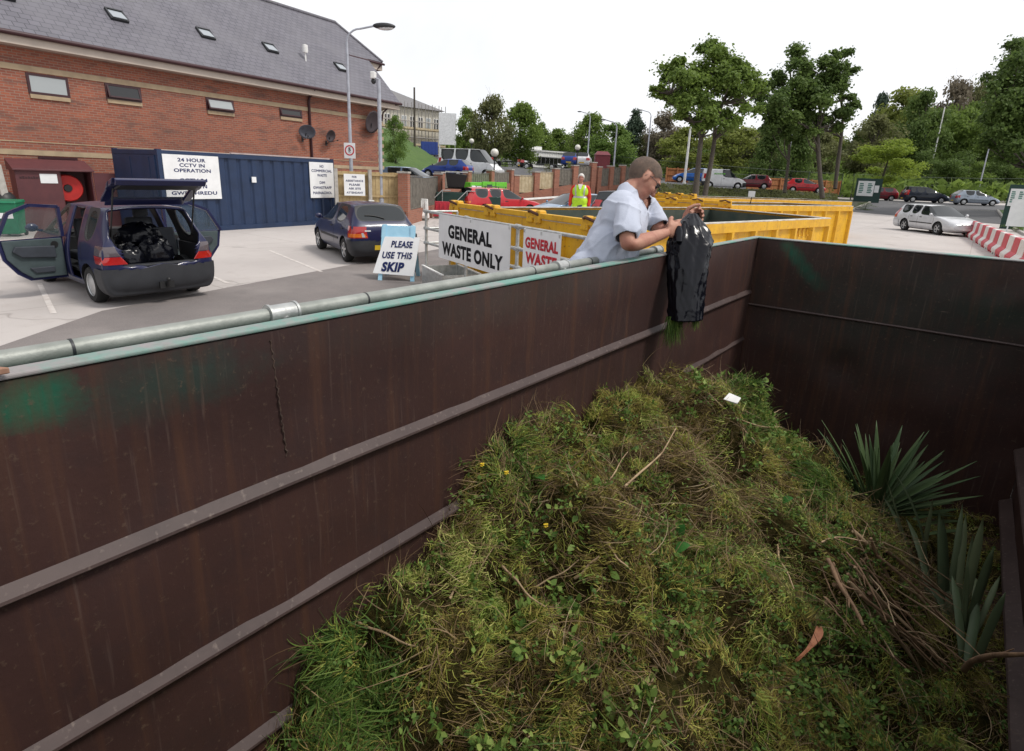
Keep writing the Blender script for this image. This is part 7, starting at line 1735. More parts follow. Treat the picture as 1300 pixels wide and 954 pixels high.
def bending_man():
    Hn, Hf = at(848, 295, 2.80), at(868, 282, 2.98)          # wrists
    sn, sf = at(797, 262, 2.60), at(822, 258, 2.94)          # shoulders
    en, ef = at(796, 313, 2.50), at(838, 296, 2.88)          # elbows
    pel = at(748, 352, 2.80); hn, hf = at(748, 358, 2.70), at(748, 352, 2.90)
    nb = at(796, 244, 2.78); hc = at(817, 227.5, 2.785)
    fw_ = at(834, 246, 2.80)-hc; up_ = at(805, 198, 2.77)-hc
    HS = .86
    t = thing('person', 'man in a white T-shirt leaning over the rail emptying a black bag', 'person', (pel.x, pel.y, .58)); o0 = t.location
    def rel(v): return Vector(v)-o0
    hm, Mx, Lh = head_parts(rel(hc), fw_, up_, HS)
    D1 = lambda p, r: (rel(p), r)
    mid = at(768, 315, 2.80); ch = at(793, 275, 2.78)
    lat = (sf-sn).normalized()
    chains = []
    for (s_, e_, h_) in ((sn, en, Hn), (sf, ef, Hf)):
        chains.append([D1(ch.lerp(s_, .5), .05), D1(s_, .042), D1(s_.lerp(e_, .45), .044), D1(e_, .036), D1(e_.lerp(h_, .3), .039), D1(e_.lerp(h_, .75), .029), D1(h_, .024)])
    chains.append([D1(pel, .10), D1(mid, .10), D1(ch, .10), D1(nb.lerp(ch, .3), .070), D1(nb, .052), D1(nb.lerp(hc, .45), .049), D1(hc, .045)])
    ms = skin_mesh(chains)
    for k_ in (.5, 1): 
        for sgn in (-1, 1): ms.append(ellmesh(rel(ch)+lat*sgn*.065, (.085,.085,.11))); ms.append(ellmesh(rel(pel)+lat*sgn*.06+Vector((0,0,.0)), (.085,.085,.11)))
    knees = []
    for sgn, hp in ((-1, hn), (1, hf)):
        foot = Vector((pel.x-.02, pel.y, .58))+lat*sgn*.13; kn = hp.lerp(foot, .5)+Vector((.03, .02, .03)); ank = foot+Vector((0,0,.09)); toe = foot+Vector((Rv.x*.17, Rv.y*.17, .045))
        ms += skin_mesh([[D1(hp, .088), D1(hp.lerp(kn, .5), .078), D1(kn, .055), D1(kn.lerp(ank, .35), .055), D1(ank, .036)], [D1(ank+Vector((0,0,-.02)), .04), D1(ank.lerp(toe, .5), .04), D1(toe, .035)]])
    # hands gripping the neck of the bag
    tg = at(893, 281, 2.93)
    ms.append(hm)
    ms.append(hand_parts(rel(Hn), (at(872, 286, 2.86)-Hn), Fv, (0,0,1), 1.15)); ms.append(hand_parts(rel(Hf), (at(893, 268, 3.02)-Hf), -Fv, (0,0,1), 1.0))
    body = fuse(ms, .0052, 2); link('body', body, M['skin'], t, smooth=180)
    # cropped hair
    Mi = Mx.inverted(); hcr = rel(hc)
    def hair(c):
        q = (Mi @ (c-hcr))/HS
        if q.length > .16: return False
        if abs(q.y) > .070 and q.z < .03 and q.x > -.03: return False
        line = -.078+max(0, (q.x+.07))*1.05
        if q.x > .055: line = .048+(q.x-.055)*.9
        return q.z > line
    link('hair', subset(body, hair, .0022), M['hair_grey'], t, smooth=180)
    def brow(c):
        q = (Mi @ (c-hcr))/HS; return q.x > .06 and .018 < q.z-.0 < .030 and .012 < abs(q.y) < .046
    link('eyebrows', subset(body, brow, .0015), M['hair_grey'], t, smooth=180)
    mb = MB()
    for y in (-.031, .031): mb.ell(Lh((.074, y, .008)), (.011,.011,.011), 10, 8)
    mb.build('eyes', M['black'], t, smooth=180)
    mb = MB()
    for y in (-.032, .032):
        pts = [Lh((.106-abs(.021*math.cos(k*PI/8))*.1, y+.023*math.cos(k*PI/8), .002+.017*math.sin(k*PI/8))) for k in range(17)]; mb.tube(pts, .0013, 6)
        mb.tube([Lh((.104, y*1.72, .006)), Lh((.05, y*2.42, .010)), Lh((-.005, y*2.50, .006)), Lh((-.018, y*2.5, -.012))], .0014, 6)
    mb.tube([Lh((.107,-.010,.006)), Lh((.110,0,.009)), Lh((.107,.010,.006))], .0013, 6); mb.build('spectacles', M['darksteel'], t, smooth=60)
    # T-shirt
    sh = []
    ss = []
    for (s_, e_) in ((sn, en), (sf, ef)): ss.append([D1(ch.lerp(s_, .45), .082), D1(s_, .062), D1(s_.lerp(e_, .5), .066), D1(s_.lerp(e_, .92), .072)])
    belly = at(776, 322, 2.79)
    ss.append([D1(pel+Vector((0,0,-.10)), .145), D1(pel, .145), D1(belly, .150), D1(ch, .150), D1(nb.lerp(ch, .38), .088), D1(nb, .063), D1(nb.lerp(hc, .40), .056)])
    sh = skin_mesh(ss)
    for sgn in (-1, 1): sh.append(ellmesh(rel(ch)+lat*sgn*.085, (.100,.100,.135))); sh.append(ellmesh(rel(belly)+lat*sgn*.07, (.118,.118,.15))); sh.append(ellmesh(rel(pel)+lat*sgn*.085+Vector((0,0,-.03)), (.115,.112,.17)))
    def fold(c):
        u = c.dot(Rv)*1.0; v_ = c.z; w = c.dot(Fv)
        n1 = mnoise.noise(Vector((u*5, w*5, v_*5))); q_ = u*.75+v_*.66; q2_ = -u*.55+v_*.8
        f1 = (1-abs(math.sin(15*q2_+2.6*n1+3*w)))**3; f2 = (1-abs(math.sin(22*q_-3.5*n1+5*w+1)))**4; f3 = (1-abs(math.sin(37*q2_+5*n1-9*u)))**4
        return .008*f1*(.6+.8*n1)+.006*f2+.004*f3-.005+.008*n1
    shirt = fuse(sh, .006, 3, fold)
    bm = bmesh.new(); bm.from_mesh(shirt)
    def slice_off(pt, d, near_):
        g = [f for f in bm.faces if near_(f.calc_center_median())]; ed = {e for f in g for e in f.edges}; vv = {v for f in g for v in f.verts}
        bmesh.ops.bisect_plane(bm, geom=list(vv)+list(ed)+g, plane_co=pt, plane_no=d, clear_outer=True)
    for (s_, e_) in ((sn, en), (sf, ef)):
        d = (e_-s_).normalized(); cut = rel(s_.lerp(e_, .80)); re_ = rel(e_); rb_ = rel(belly)
        slice_off(cut, d, lambda c: (c-cut).length < .125 and (c-re_).length < (c-rb_).length*.55)
    d = (hc-nb).normalized(); cut2 = rel(nb+d*.030); slice_off(cut2, d, lambda c: (c-cut2).length < .13)
    slice_off(rel(pel)+Vector((0,0,-.17)), Vector((0,0,-1)), lambda c: c.z < rel(pel).z-.1)
    bm.to_mesh(shirt); bm.free(); so_ = link('t_shirt', shirt, M['shirt'], t, smooth=180); s_ = so_.modifiers.new('s', 'SOLIDIFY'); s_.thickness = .004
    # trousers
    tr = []
    for sgn, hp in ((-1, hn), (1, hf)):
        foot = Vector((pel.x-.02, pel.y, .58))+lat*sgn*.13; kn = hp.lerp(foot, .5)+Vector((.03, .02, .03)); ank = foot+Vector((0,0,.10))
        tr += skin_mesh([[D1(hp, .108), D1(hp.lerp(kn, .5), .095), D1(kn, .075), D1(kn.lerp(ank, .5), .075), D1(ank, .062)]])
    tr += [ellmesh(rel(pel)+Vector((0,0,-.04)), (.165,.165,.13))]
    link('trousers', fuse(tr, .011, 3), M['jeans'], t, smooth=180)
    mb = MB()
    for sgn in (-1, 1):
        foot = Vector((pel.x-.02, pel.y, .58))+lat*sgn*.13; mb.ell(rel(foot+Rv*.06+Vector((0,0,.045))), (.14,.052,.05), 14, 8, 0, Matrix.Rotation(YAW, 3, 'Z'))
    mb.build('shoes', M['black'], t, smooth=180)
bending_man()

# black bag held upside down over the rim
def bin_bag():
    secs = [(879, 271, 2.93, 5, 10), (878, 277, 2.92, 11, 18), (877, 285, 2.90, 18.5, 28), (877, 296, 2.89, 26, 38), (877, 309, 2.88, 30, 44), (875, 324, 2.87, 30, 48), (873, 340, 2.855, 28, 46), (872, 358, 2.85, 26, 40), (871, 376, 2.845, 24.5, 36), (871, 392, 2.84, 23.5, 34), (870.5, 406, 2.835, 22.5, 30)]
    o0 = at(872, 340, 2.86); t = thing('bin_bag', 'black plastic bin bag held upside down over the skip rim by the man', 'bag', o0)
    ux, uy = RT, FW-FW.z*Vector((0,0,1)); uy.normalize(); n = 84; rows = 64; vs = []
    S_ = np.array(secs)
    for j in range(rows+1):
        q = j/rows*(len(secs)-1); i = min(int(q), len(secs)-2); f = q-i; f = f*f*(3-2*f)*.5+f*.5
        cx2, cy2, dd, hw, hd_ = S_[i]*(1-f)+S_[i+1]*f; c = at(cx2, cy2, dd); k_ = dd/FPX; tt = j/rows
        for k in range(n):
            a = 2*PI*k/n
            pl = .10*(1-tt)**1.5*math.sin(11*a+2*tt)+.075*math.sin(3*a+7*tt+1)*math.sin(PI*min(1, tt*1.3))+.05*math.sin(6*a-11*tt)+.05*mnoise.noise(Vector((math.cos(a)*1.7, math.sin(a)*1.7, tt*6)))*1.6
            ridge = .05*(1-abs(math.sin(2.0*a+9*tt+1.5*math.sin(5*tt))))**4+.045*(1-abs(math.sin(3.5*a-13*tt+2)))**5
            fr_ = mnoise.noise(Vector((math.cos(a)*4+1.5*tt, math.sin(a)*4, tt*5+math.cos(a)*2))); f2r = mnoise.noise(Vector((math.cos(a)*9, math.sin(a)*9+tt*3, tt*17)))
            r = 1+pl*.75+ridge-.04+.15*(.3-abs(fr_))+.075*(.3-abs(f2r))
            vs.append(c-o0+ux*(hw*.94*k_*r*math.cos(a))+uy*(min(hd_*.42, 17)*k_*r*math.sin(a)))
    fs = [(j*n+k, j*n+(k+1) % n, (j+1)*n+(k+1) % n, (j+1)*n+k) for j in range(rows) for k in range(n)]+[tuple(range(n))]
    mb = MB(); mb.add(vs, fs); o = mb.build('bag_film', M['bag'], t, smooth=180); s_ = o.modifiers.new('s', 'SOLIDIFY'); s_.thickness = .0015
    # gathered neck bunched up between the fists
    mb = MB(); a_, b_ = at(862, 290, 2.80), at(886, 270, 3.0)
    for i in range(7):
        f = i/6; p = a_.lerp(b_, f); mb.tube([p-o0+Vector((0,0,-.06)), p-o0+Vector((0,0,-.01)), p-o0+Vector((0,0,.012))+Rv*.008*math.sin(i*2)], [.026,.019,.007], 8)
    mb.build('gathered_neck', M['bag'], t, smooth=60)
bin_bag()
# grass spilling out of the bag mouth
n = 420; P = np.zeros((n, 7, 3)); W = np.zeros((n, 7, 3))
for i in range(n):
    px = rs.gauss(857, 4.5) if i < 330 else rs.gauss(884, 3.2); px = max(846, min(892, px)); p = at(px, 402, 2.84+rs.uniform(-.02, .02)); L = rs.uniform(.05, .17) if i < 330 else rs.uniform(.03, .085); d = Vector((rs.uniform(-.25, .25), rs.uniform(-.25, .25), -1))
    w = Vector((math.cos(i), math.sin(i), 0))*rs.uniform(.001, .0022)
    for k in range(7):
        P[i, k] = p; W[i, k] = w*(1-.13*k); d = Vector((d.x+rs.uniform(-.2, .2), d.y+rs.uniform(-.2, .2), -1)).normalized(); p = p+d*L/6
stuff(link('spilling_grass', blades_mesh('spilling_grass', P, W, RNG.random(n)), M['fresh']), 'green grass hanging from the open mouth of the black bag', 'grass')

def standing_person(label, base, h, facing, top, top_m, hair_m, arms, vest=False, fw_head=None, leg_m='jeans'):
    """simple standing figure: one fused body, clothing as shells"""
    k = h/1.76; t = thing('person', label, 'person', base); f = Vector(facing).normalized(); r_ = Vector((f.y, -f.x, 0)); Z = Vector((0,0,1))
    def V(x, y, z): return r_*x*k+f*y*k+Z*z*k
    hm, Mx, Lh = head_parts(V(0,.02,1.645), fw_head or f, Z, k)
    ms = [hm]; ch = [[(V(0,0,.98), .11*k), (V(0,.01,1.18), .11*k), (V(0,0,1.36), .115*k), (V(0,-.005,1.49), .065*k), (V(0,.01,1.60), .052*k)]]
    cl = [[(V(0,0,.92), .135*k), (V(0,.02,1.15), .14*k), (V(0,0,1.36), .135*k), (V(0,-.005,1.47), .07*k)]]
    hands = []
    for s, (el, wr_) in zip((-1, 1), arms):
        sh = V(s*.19,0,1.42); e_ = V(*el); w_ = V(*wr_); ch.append([(V(s*.08,0,1.38), .08*k), (sh, .058*k), (e_, .043*k), (w_, .028*k)]); cl.append([(V(s*.08,0,1.38), .10*k), (sh, .078*k), (sh.lerp(e_, .5), .066*k), (e_, .058*k), (e_.lerp(w_, .92), .046*k)])
        hands.append(hand_parts(w_, w_-e_, -r_*s, f, .5, k))
    lg = []
    for s in (-1, 1):
        ch.append([(V(s*.09,0,.94), .09*k), (V(s*.10,.02,.50), .058*k), (V(s*.11,-.02,.09), .038*k), (V(s*.12,.12,.04), .034*k)]); lg.append([(V(s*.09,0,.96), .105*k), (V(s*.10,.02,.50), .078*k), (V(s*.11,-.01,.07), .065*k)])
    ms += skin_mesh(ch); ms += hands
    for s in (-1, 1): ms.append(ellmesh(V(s*.08,0,1.32), (.10*k,.10*k,.15*k)))
    body = fuse(ms, .011, 2); link('body', body, M['skin_pink'], t, smooth=180)
    c3 = skin_mesh(cl)
    for s in (-1, 1): c3 += [ellmesh(V(s*.09,.01,1.30), (.115*k,.115*k,.18*k)), ellmesh(V(s*.08,.015,1.05), (.11*k,.115*k,.16*k))]
    link('jacket', fuse(c3, .012, 3, lambda c: .006*mnoise.noise(c*9)), M[top_m], t, smooth=180)
    link('trousers', fuse(skin_mesh(lg)+[ellmesh(V(0,0,.93), (.16*k,.13*k,.12*k))], .014, 3), M[leg_m], t, smooth=180)
    Mi = Mx.inverted(); hcr = V(0,.02,1.645)
    link('hair', subset(body, lambda c: (lambda q: q.length < .17*k and q.z > (-.05 if q.x < 0 else -.05+1.15*q.x)*k and not (abs(q.y) > .07*k and q.z < .02*k))(Mi @ (c-hcr)), .010*k), M[hair_m], t, smooth=180)
    mb = MB()
    for y in (-.03, .03): mb.ell(Lh((.076, y, .008)), (.011*k,)*3, 8, 6)
    mb.build('eyes', M['black'], t)
    if vest:
        vm = skin_mesh([[(V(0,0,.84), .155*k), (V(0,.02,1.12), .158*k), (V(0,0,1.36), .15*k), (V(0,-.005,1.455), .085*k)]])
        for s in (-1, 1): vm += [ellmesh(V(s*.09,.01,1.31), (.128*k,.130*k,.165*k)), ellmesh(V(s*.085,.015,1.05), (.125*k,.13*k,.17*k)), ellmesh(V(s*.10,.01,.88), (.12*k,.125*k,.14*k))]
        vme = fuse(vm, .012, 3, lambda c: .006*mnoise.noise(c*7)); vme = subset(vme, lambda c: c.z < 1.50*k and not (c.dot(f) > .05*k and abs(c.dot(r_)) < .012*k+(c.z-1.36*k)*.45 and c.z > 1.36*k) and c.z > .80*k, 0)
        vo = link('hi_vis_vest', vme, M['hivis'], t, smooth=180)
        def band(c):
            x = c.dot(r_)/k; z = c.z/k; return (1.13 < z < 1.18) or (z > 1.18 and .085 < abs(x)-(z-1.18)*.1 < .125 and z < 1.47)
        link('reflective_band', subset(vme, band, .004), M['reflect'], vo, smooth=180)
        mb = MB(); mb.hexa([tuple(V(-.05,.10,1.46)), tuple(V(.05,.10,1.46)), tuple(V(.02,.135,1.36)), tuple(V(-.02,.135,1.36)), tuple(V(-.06,.13,1.49)), tuple(V(.06,.13,1.49)), tuple(V(.02,.155,1.36)), tuple(V(-.02,.155,1.36))]); mb.build('collar', M['white'], t)
    mb = MB()
    for s in (-1, 1): mb.ell(V(s*.115,.07,.045), (.05*k,.13*k,.045*k), 12, 8, 0, Matrix((r_, f, Z)).transposed())
    mb.build('shoes', M['black'], t, smooth=180)
    return t
hp = at(738, 226.5, 19.2); hh = 1.76
base = Vector((hp.x, hp.y, 0)); k_h = hp.z/1.645*1.76
standing_person('attendant with white hair in a yellow hi-vis vest over a red jacket', base, k_h, (Vector((CAMP.x, CAMP.y, 0))-base)+Vector((RT.x, RT.y, 0))*-2, 'jacket', 'redjacket', 'hair_white', (((-.25,-.04,1.14),(-.25,.03,.88)), ((.25,-.06,1.14),(.27,-.02,.88))), True)
hp = at(796.5, 239, 33); base = Vector((hp.x, hp.y, 0)); fce = Vector((-RT.x, -RT.y, 0))*1+Vector((FW.x, FW.y, 0))*.5
standing_person('white haired man in a navy top raising one arm, far behind the skips', base, hp.z/1.645*1.76, fce, 'jacket', 'navycloth', 'hair_white', (((-.24,.10,1.20),(-.15,.36,1.42)), ((.24,.10,1.18),(.16,.34,1.36))))

# ------------------------------------------------------------------ trees and bushes
FOL = dict(mid=leafmat('leaf_mid_green', (.11,.17,.038), (.22,.31,.065), .5), dark=leafmat('leaf_dark_green', (.08,.13,.036), (.15,.22,.055), .48), deep=leafmat('leaf_blue_green', (.045,.075,.050), (.08,.12,.075), .3),
           yel=leafmat('leaf_yellow_green', (.16,.195,.045), (.27,.31,.07), .45), bright=leafmat('leaf_bright_green', (.18,.26,.035), (.31,.39,.055), .45), oliv=leafmat('leaf_olive', (.13,.145,.058), (.21,.22,.09), .45), brown=leafmat('leaf_brown_haze', (.15,.125,.09), (.23,.20,.14), .4), pale=leafmat('leaf_pale_green', (.11,.19,.04), (.19,.28,.065), .45))
def tree_mesh(kind, seed, h, r, nleaf, leaf, trunkfrac=.35, ntr=1, density=1.0):
    g = np.random.default_rng(seed); q = random.Random(seed); clumps = []
    cz0, cz1 = h*trunkfrac, h
    nc = {'broad': 46, 'tall': 40, 'round': 40, 'conifer': 46, 'bush': 30, 'wispy': 34}[kind]
    for i in range(nc):
        u = g.random(); a = g.uniform(0, 2*PI)
        if kind == 'conifer': z = cz0*.4+(h-cz0*.4)*u; rr = r*(1.02-u)*g.uniform(.35, 1); cr = r*(.20+.26*(1-u))
        elif kind == 'bush': z = h*(.12+.80*u); rr = r*math.sqrt(max(.05, 1-(max(0, u-.3)/.75)**2))*math.sqrt(g.random())*.85; cr = r*g.uniform(.22, .34)
        else:
            z = cz0+(cz1-cz0)*(.06+.90*u); prof = math.sin(PI*min(1, (u*.86+.13)))**.65; rr = r*prof*g.random()**.5*.92; cr = r*g.uniform(.24, .40)*(.8 if u > .8 else 1)
        clumps.append((np.array([rr*math.cos(a), rr*math.sin(a), z]), cr))
    per = nleaf//nc; Vs = []; tint = []
    for c, cr in clumps:
        m_ = int(per*g.uniform(.7, 1.3)); d = g.normal(size=(m_, 3)); d /= np.linalg.norm(d, axis=1, keepdims=True); rad = cr*g.random(m_)**.42*(1+.25*g.normal(size=m_)*.5)
        p = c+d*rad[:, None]*np.array([1.15, 1.15, .78]); nrm = d*.7+g.normal(size=(m_, 3))*.6+np.array([0, 0, .5]); nrm /= np.linalg.norm(nrm, axis=1, keepdims=True)
        t_ = np.cross(nrm, g.normal(size=(m_, 3))); t_ /= np.linalg.norm(t_, axis=1, keepdims=True); s_ = np.cross(nrm, t_); L = leaf*g.uniform(.6, 1.3, m_)
        Vs.append(np.stack([p-t_*L[:, None]*.5, p+s_*(L*.36)[:, None]+t_*(L*.05)[:, None], p+t_*L[:, None]*.5, p-s_*(L*.36)[:, None]+t_*(L*.05)[:, None]], 1)); tint.append(np.clip(g.normal(.5, .22, m_)+g.normal(0, .12), 0, 1))
    crown = quads_mesh('crown', np.concatenate(Vs), np.concatenate(tint))
    mb = MB(); tr = max(.10, h*.014)
    tops = []
    for k in range(ntr):
        off = Vector((.5*(k-(ntr-1)/2)*1.0, .15*k, 0)); ln = Vector((q.uniform(-.4, .4)+(k-(ntr-1)/2)*1.1, q.uniform(-.3, .3), 0)); pts = []; ht = h*.86
        for i in range(9):
            f = i/8; pts.append(off*(.35+.65*min(1, f*3))+ln*f*f+Vector((.06*math.sin(f*7+k), .06*math.cos(f*6), -.5+(ht+.5)*f)))
        mb.tube(pts, [tr*(1.25-f/8*1.05) if f else tr*1.6 for f in range(9)], 8); tops.append(pts)
    if kind != 'bush':
        for i, (c, cr) in enumerate(clumps):
            pts = tops[i % ntr]; c = Vector(c); zt = max(h*trunkfrac*.75, c.z-(.28*h if kind != 'conifer' else .05*h)*q.uniform(.6, 1.1)); b = min(pts, key=lambda p_: abs(p_.z-zt)); m_ = b.lerp(c, .5)+Vector((q.uniform(-.1, .1)*cr*2, q.uniform(-.1, .1)*cr*2, -.12*(c-b).length*.4)); mb.tube([b, m_, c], [tr*.42, tr*.26, tr*.08], 5)
            if kind == 'wispy':
                for w in range(5): e_ = c+Vector((q.uniform(-1, 1), q.uniform(-1, 1), q.uniform(-.2, 1)))*cr*1.5; mb.tube([m_, c.lerp(e_, .4), e_], [tr*.16, tr*.10, tr*.04], 4)
    tm = mb.mesh('trunk'); return crown, tm
TM = {}
def proto(kind, seed, nleaf, leaf, trunkfrac=.35, ntr=1, h=10.0, r=4.0):
    key = (kind, seed, nleaf, leaf, trunkfrac, ntr, h, r)
    if key not in TM:
        TM[key] = tree_mesh(kind, seed, h, r, nleaf, leaf, trunkfrac, ntr)
        TM[key][0].materials.append(FOL['mid']); TM[key][1].materials.append(M['bark']); TM[key][1].shade_smooth()
    return TM[key]
def tree(name, label, px, py_base, d, py_top, wpx, fol, kind, seed, nleaf=7000, leaf=.30, tf=.35, ntr=1, group=None, zbase=None, lean=0):
    b = at(px, py_base, d); tp = at(px, py_top, d); h = tp.z-b.z; r = wpx/2/FPX*d
    crown, trunk = proto(kind, seed, nleaf, leaf, tf, ntr)
    t = thing(name, label, 'bush' if 'bush' in name or 'shrub' in name else 'tree', (b.x, b.y, b.z), rs.uniform(0, 6.28) if ntr == 1 else YAW, group)
    t.scale = (r/4.0, r/4.0, h/10.0); t.rotation_euler.y = lean
    for nm, me, mm in (('crown', crown, FOL[fol]), ('trunk', trunk, M['bark'])):
        o = bpy.data.objects.new(nm, me); COL.objects.link(o); o.parent = t; o.material_slots[0].link = 'OBJECT'; o.material_slots[0].material = mm
    return t
# the two big trees of the car park and the one at the right edge: own meshes
def big_tree(label, px, pyb, d, clumps_px, trunks_px, fol, seed, nleaf, leaf):
    """crown built round clumps surveyed from the photograph, each with its own depth"""
    g = np.random.default_rng(seed); q = random.Random(seed); b = at(px, pyb, d); t = thing('tree', label, 'tree', b); Vs = []; tint = []; cl = []
    tot = sum(c[2]**2 for c in clumps_px)
    for (cx2, cy2, rp) in clumps_px:
        for sub in range(5):
            dd = d+q.gauss(0, .5)*rp/FPX*d*2.2; a = q.uniform(0, 6.28); rr = rp*q.uniform(.1, 1.05); c = np.array(at(cx2+rr*math.cos(a), cy2+rr*math.sin(a)*.7, dd)-b); cr = rp*.52/FPX*d*q.uniform(.6, 1.15); cl.append((c, cr)); m_ = int(nleaf*rp**2/tot/5)
            v = g.normal(size=(m_, 3)); v /= np.linalg.norm(v, axis=1, keepdims=True); rad = cr*g.random(m_)**.5*np.where(g.random(m_) < .18, 1.7, 1.0); p = c+v*rad[:, None]*np.array([1.15, 1.15, .85]); nrm = v*.6+g.normal(size=(m_, 3))*.6+np.array([0, 0, .6]); nrm /= np.linalg.norm(nrm, axis=1, keepdims=True)
            t_ = np.cross(nrm, g.normal(size=(m_, 3))); t_ /= np.linalg.norm(t_, axis=1, keepdims=True); s_ = np.cross(nrm, t_); L = leaf*g.uniform(.6, 1.35, m_)
            Vs.append(np.stack([p-t_*L[:, None]*.5, p+s_*(L*.4)[:, None]+t_*(L*.08)[:, None], p+t_*L[:, None]*.5, p-s_*(L*.4)[:, None]+t_*(L*.08)[:, None]], 1)); tint.append(np.clip(g.normal(.45, .22, m_)+g.normal(0, .15), 0, 1))
    link('crown', quads_mesh('crown', np.concatenate(Vs), np.concatenate(tint)), FOL[fol], t)
    mb = MB(); nodes = []
    for tr in trunks_px:
        pts = [at(x, y, d+dz)-b for (x, y, w, dz) in tr]; mb.tube(pts, [w*.36/FPX*d for (x, y, w, dz) in tr], 9); nodes += pts[1:]
    for c, cr in cl:
        c = Vector(c); cand = [p for p in nodes if p.z < c.z-.1] or nodes; n0 = min(cand, key=lambda p: (p-c).length); m_ = n0.lerp(c, .5)+Vector((q.uniform(-.2, .2), q.uniform(-.2, .2), -.1*(c-n0).length)); mb.tube([n0, m_, c], [.075, .05, .02], 5)
    mb.build('trunk', M['bark'], t, smooth=60)
big_tree('tall broad tree with two grey trunks standing alone in the car park', 884, 260, 41,
  [(898,68,20),(925,82,20),(940,98,18),(870,82,16),(855,100,20),(840,112,13),(880,104,24),(908,104,24),(930,118,22),(950,118,16),(862,124,18),(885,130,22),(905,136,22),(928,146,18),(948,138,14),(960,112,12),(890,158,14),(868,144,12),(912,160,12),(846,122,10),(902,88,14),(915,70,13)],
  [[(882,262,13,0),(884,235,10.5,0),(887,205,9,0),(890,175,8,0),(891,150,6.5,0),(896,125,5,.3),(900,95,3,.2)],[(893,260,10,.8),(897,235,9,.8),(903,205,8,.7),(907,178,7,.6),(908,155,6,.5),(918,132,4.5,.3),(930,105,3,0)],[(891,172,5,0),(880,155,4,-.4),(866,138,3,-.6),(852,118,2,-.8)]], 'mid', 21, 31000, .22)
big_tree('pair of tall dense dark green trees right of the two trunked tree', 1042, 250, 50,
  [(1003,66,14),(1012,86,18),(998,100,18),(1022,104,20),(980,118,18),(1005,128,24),(1030,122,22),(1048,100,18),(1058,78,15),(1070,68,12),(1075,92,12),(1066,110,18),(1078,122,10),(1045,130,22),(968,132,12),(985,148,20),(1015,150,22),(1045,152,18),(1068,140,14),(1085,135,10),(975,162,16),(1000,168,14),(1060,160,12),(1030,166,14),(1018,116,18),(992,134,18)],
  [[(1044,252,9,0),(1041,225,7.5,0),(1039,195,7,0),(1038,165,6,0),(1042,130,4,0),(1052,95,3,0)],[(1060,240,7,3),(1064,205,7,3),(1068,175,6,3),(1070,150,4.5,2.5),(1066,110,3,1)],[(996,245,6,2),(1001,205,5,2),(1003,170,4.5,2),(1005,130,4,1),(1003,85,2.5,.5)]], 'dark', 22, 38000, .25)
big_tree('large dark tree whose crown reaches in at the right edge', 1335, 262, 44,
  [(1290,55,16),(1305,80,26),(1280,84,14),(1270,100,16),(1290,110,24),(1268,122,13),(1285,140,24),(1262,150,14),(1280,165,22),(1255,160,10),(1262,178,16),(1285,186,22),(1310,150,40),(1330,110,40),(1340,60,30),(1300,196,18),(1256,186,10),(1330,190,40)],
  [[(1335,262,16,0),(1332,220,14,0),(1328,170,12,0),(1322,120,9,0),(1318,70,5,0)],[(1328,180,7,0),(1300,160,5,0),(1275,140,3,0)],[(1326,140,6,0),(1302,110,4,0),(1285,85,2.5,0)]], 'dark', 23, 36000, .24)
WG = 'trees of the wood behind the car park'
T_ = [ # name, label, px, ybase, d, ytop, width px, foliage, kind, seed
 ('tree','small pale green tree right beside the end of the brick building',502,222,47,150,34,'pale','round',1),
 ('tree','slim bright green tree at the left end of the tree row behind the minibus',592,226,72,140,34,'mid','tall',2),
 ('tree','tall feathery tree behind the globe lamp, green top over brown twigs',622,226,66,127,56,'oliv','wispy',3),
 ('tree','broad green tree right of the feathery tree behind the minibus',658,222,70,134,60,'mid','broad',4),
 ('tree','round fresh green tree just left of the white shed roof',682,222,80,158,44,'mid','round',5),
 ('tree','low green tree behind the middle of the white shed',706,222,82,166,46,'mid','round',6),
 ('tree','green tree behind the thin lamp column right of white shed',748,222,78,148,56,'mid','broad',7),
 ('tree','bright green bushy tree above the dark red kiosk',775,226,72,160,66,'pale','round',8),
 ('tree','dark blue green pine rising left of the tall column',800,226,95,145,52,'deep','conifer',9),
 ('tree','brownish barely leafed tree behind the bending man',836,228,92,146,58,'brown','wispy',10),
 ('tree','yellow green tree behind the trunks of the big tree',870,234,80,165,80,'yel','round',11),
 ('tree','olive tree between the big tree and the dark conifers',926,236,84,160,74,'yel','wispy',12),
 ('tree','olive brown spring tree behind the white panel van',950,238,92,168,60,'oliv','wispy',13),
 ('tree','dark green conifer behind the maroon hatchback',972,242,74,150,54,'dark','conifer',14),
 ('tree','second dark conifer touching the first one on its right',1000,244,76,142,58,'dark','conifer',15),
 ('tree','olive tree seen between the trunks of the pair of dark trees',1028,246,86,170,60,'oliv','wispy',16),
 ('tree','distant dark pine showing its top right of the pair of trees',1098,240,120,120,44,'deep','conifer',17),
 ('tree','tall yellow green tree behind the bright yellow bush',1128,244,104,120,84,'yel','broad',18),
 ('tree','olive brown tree left behind the bright yellow bush',1098,246,90,150,66,'oliv','wispy',19),
 ('tree','dark rounded tree left of the white mast',1155,246,92,120,64,'dark','broad',20),
 ('tree','bare brownish tree top behind the white mast',1186,246,118,108,60,'brown','wispy',31),
 ('tree','thin reddish pine on the skyline right of the white mast',1218,246,122,108,46,'oliv','wispy',32),
 ('tree','mid green tree right of the white mast',1208,252,94,138,72,'mid','round',33),
 ('tree','green tree in front of the large dark tree at the right',1240,256,90,150,60,'mid','round',34),
 ('tree','dark green tree filling the gap above the hedge at the right',1275,258,86,190,80,'dark','round',35),
]
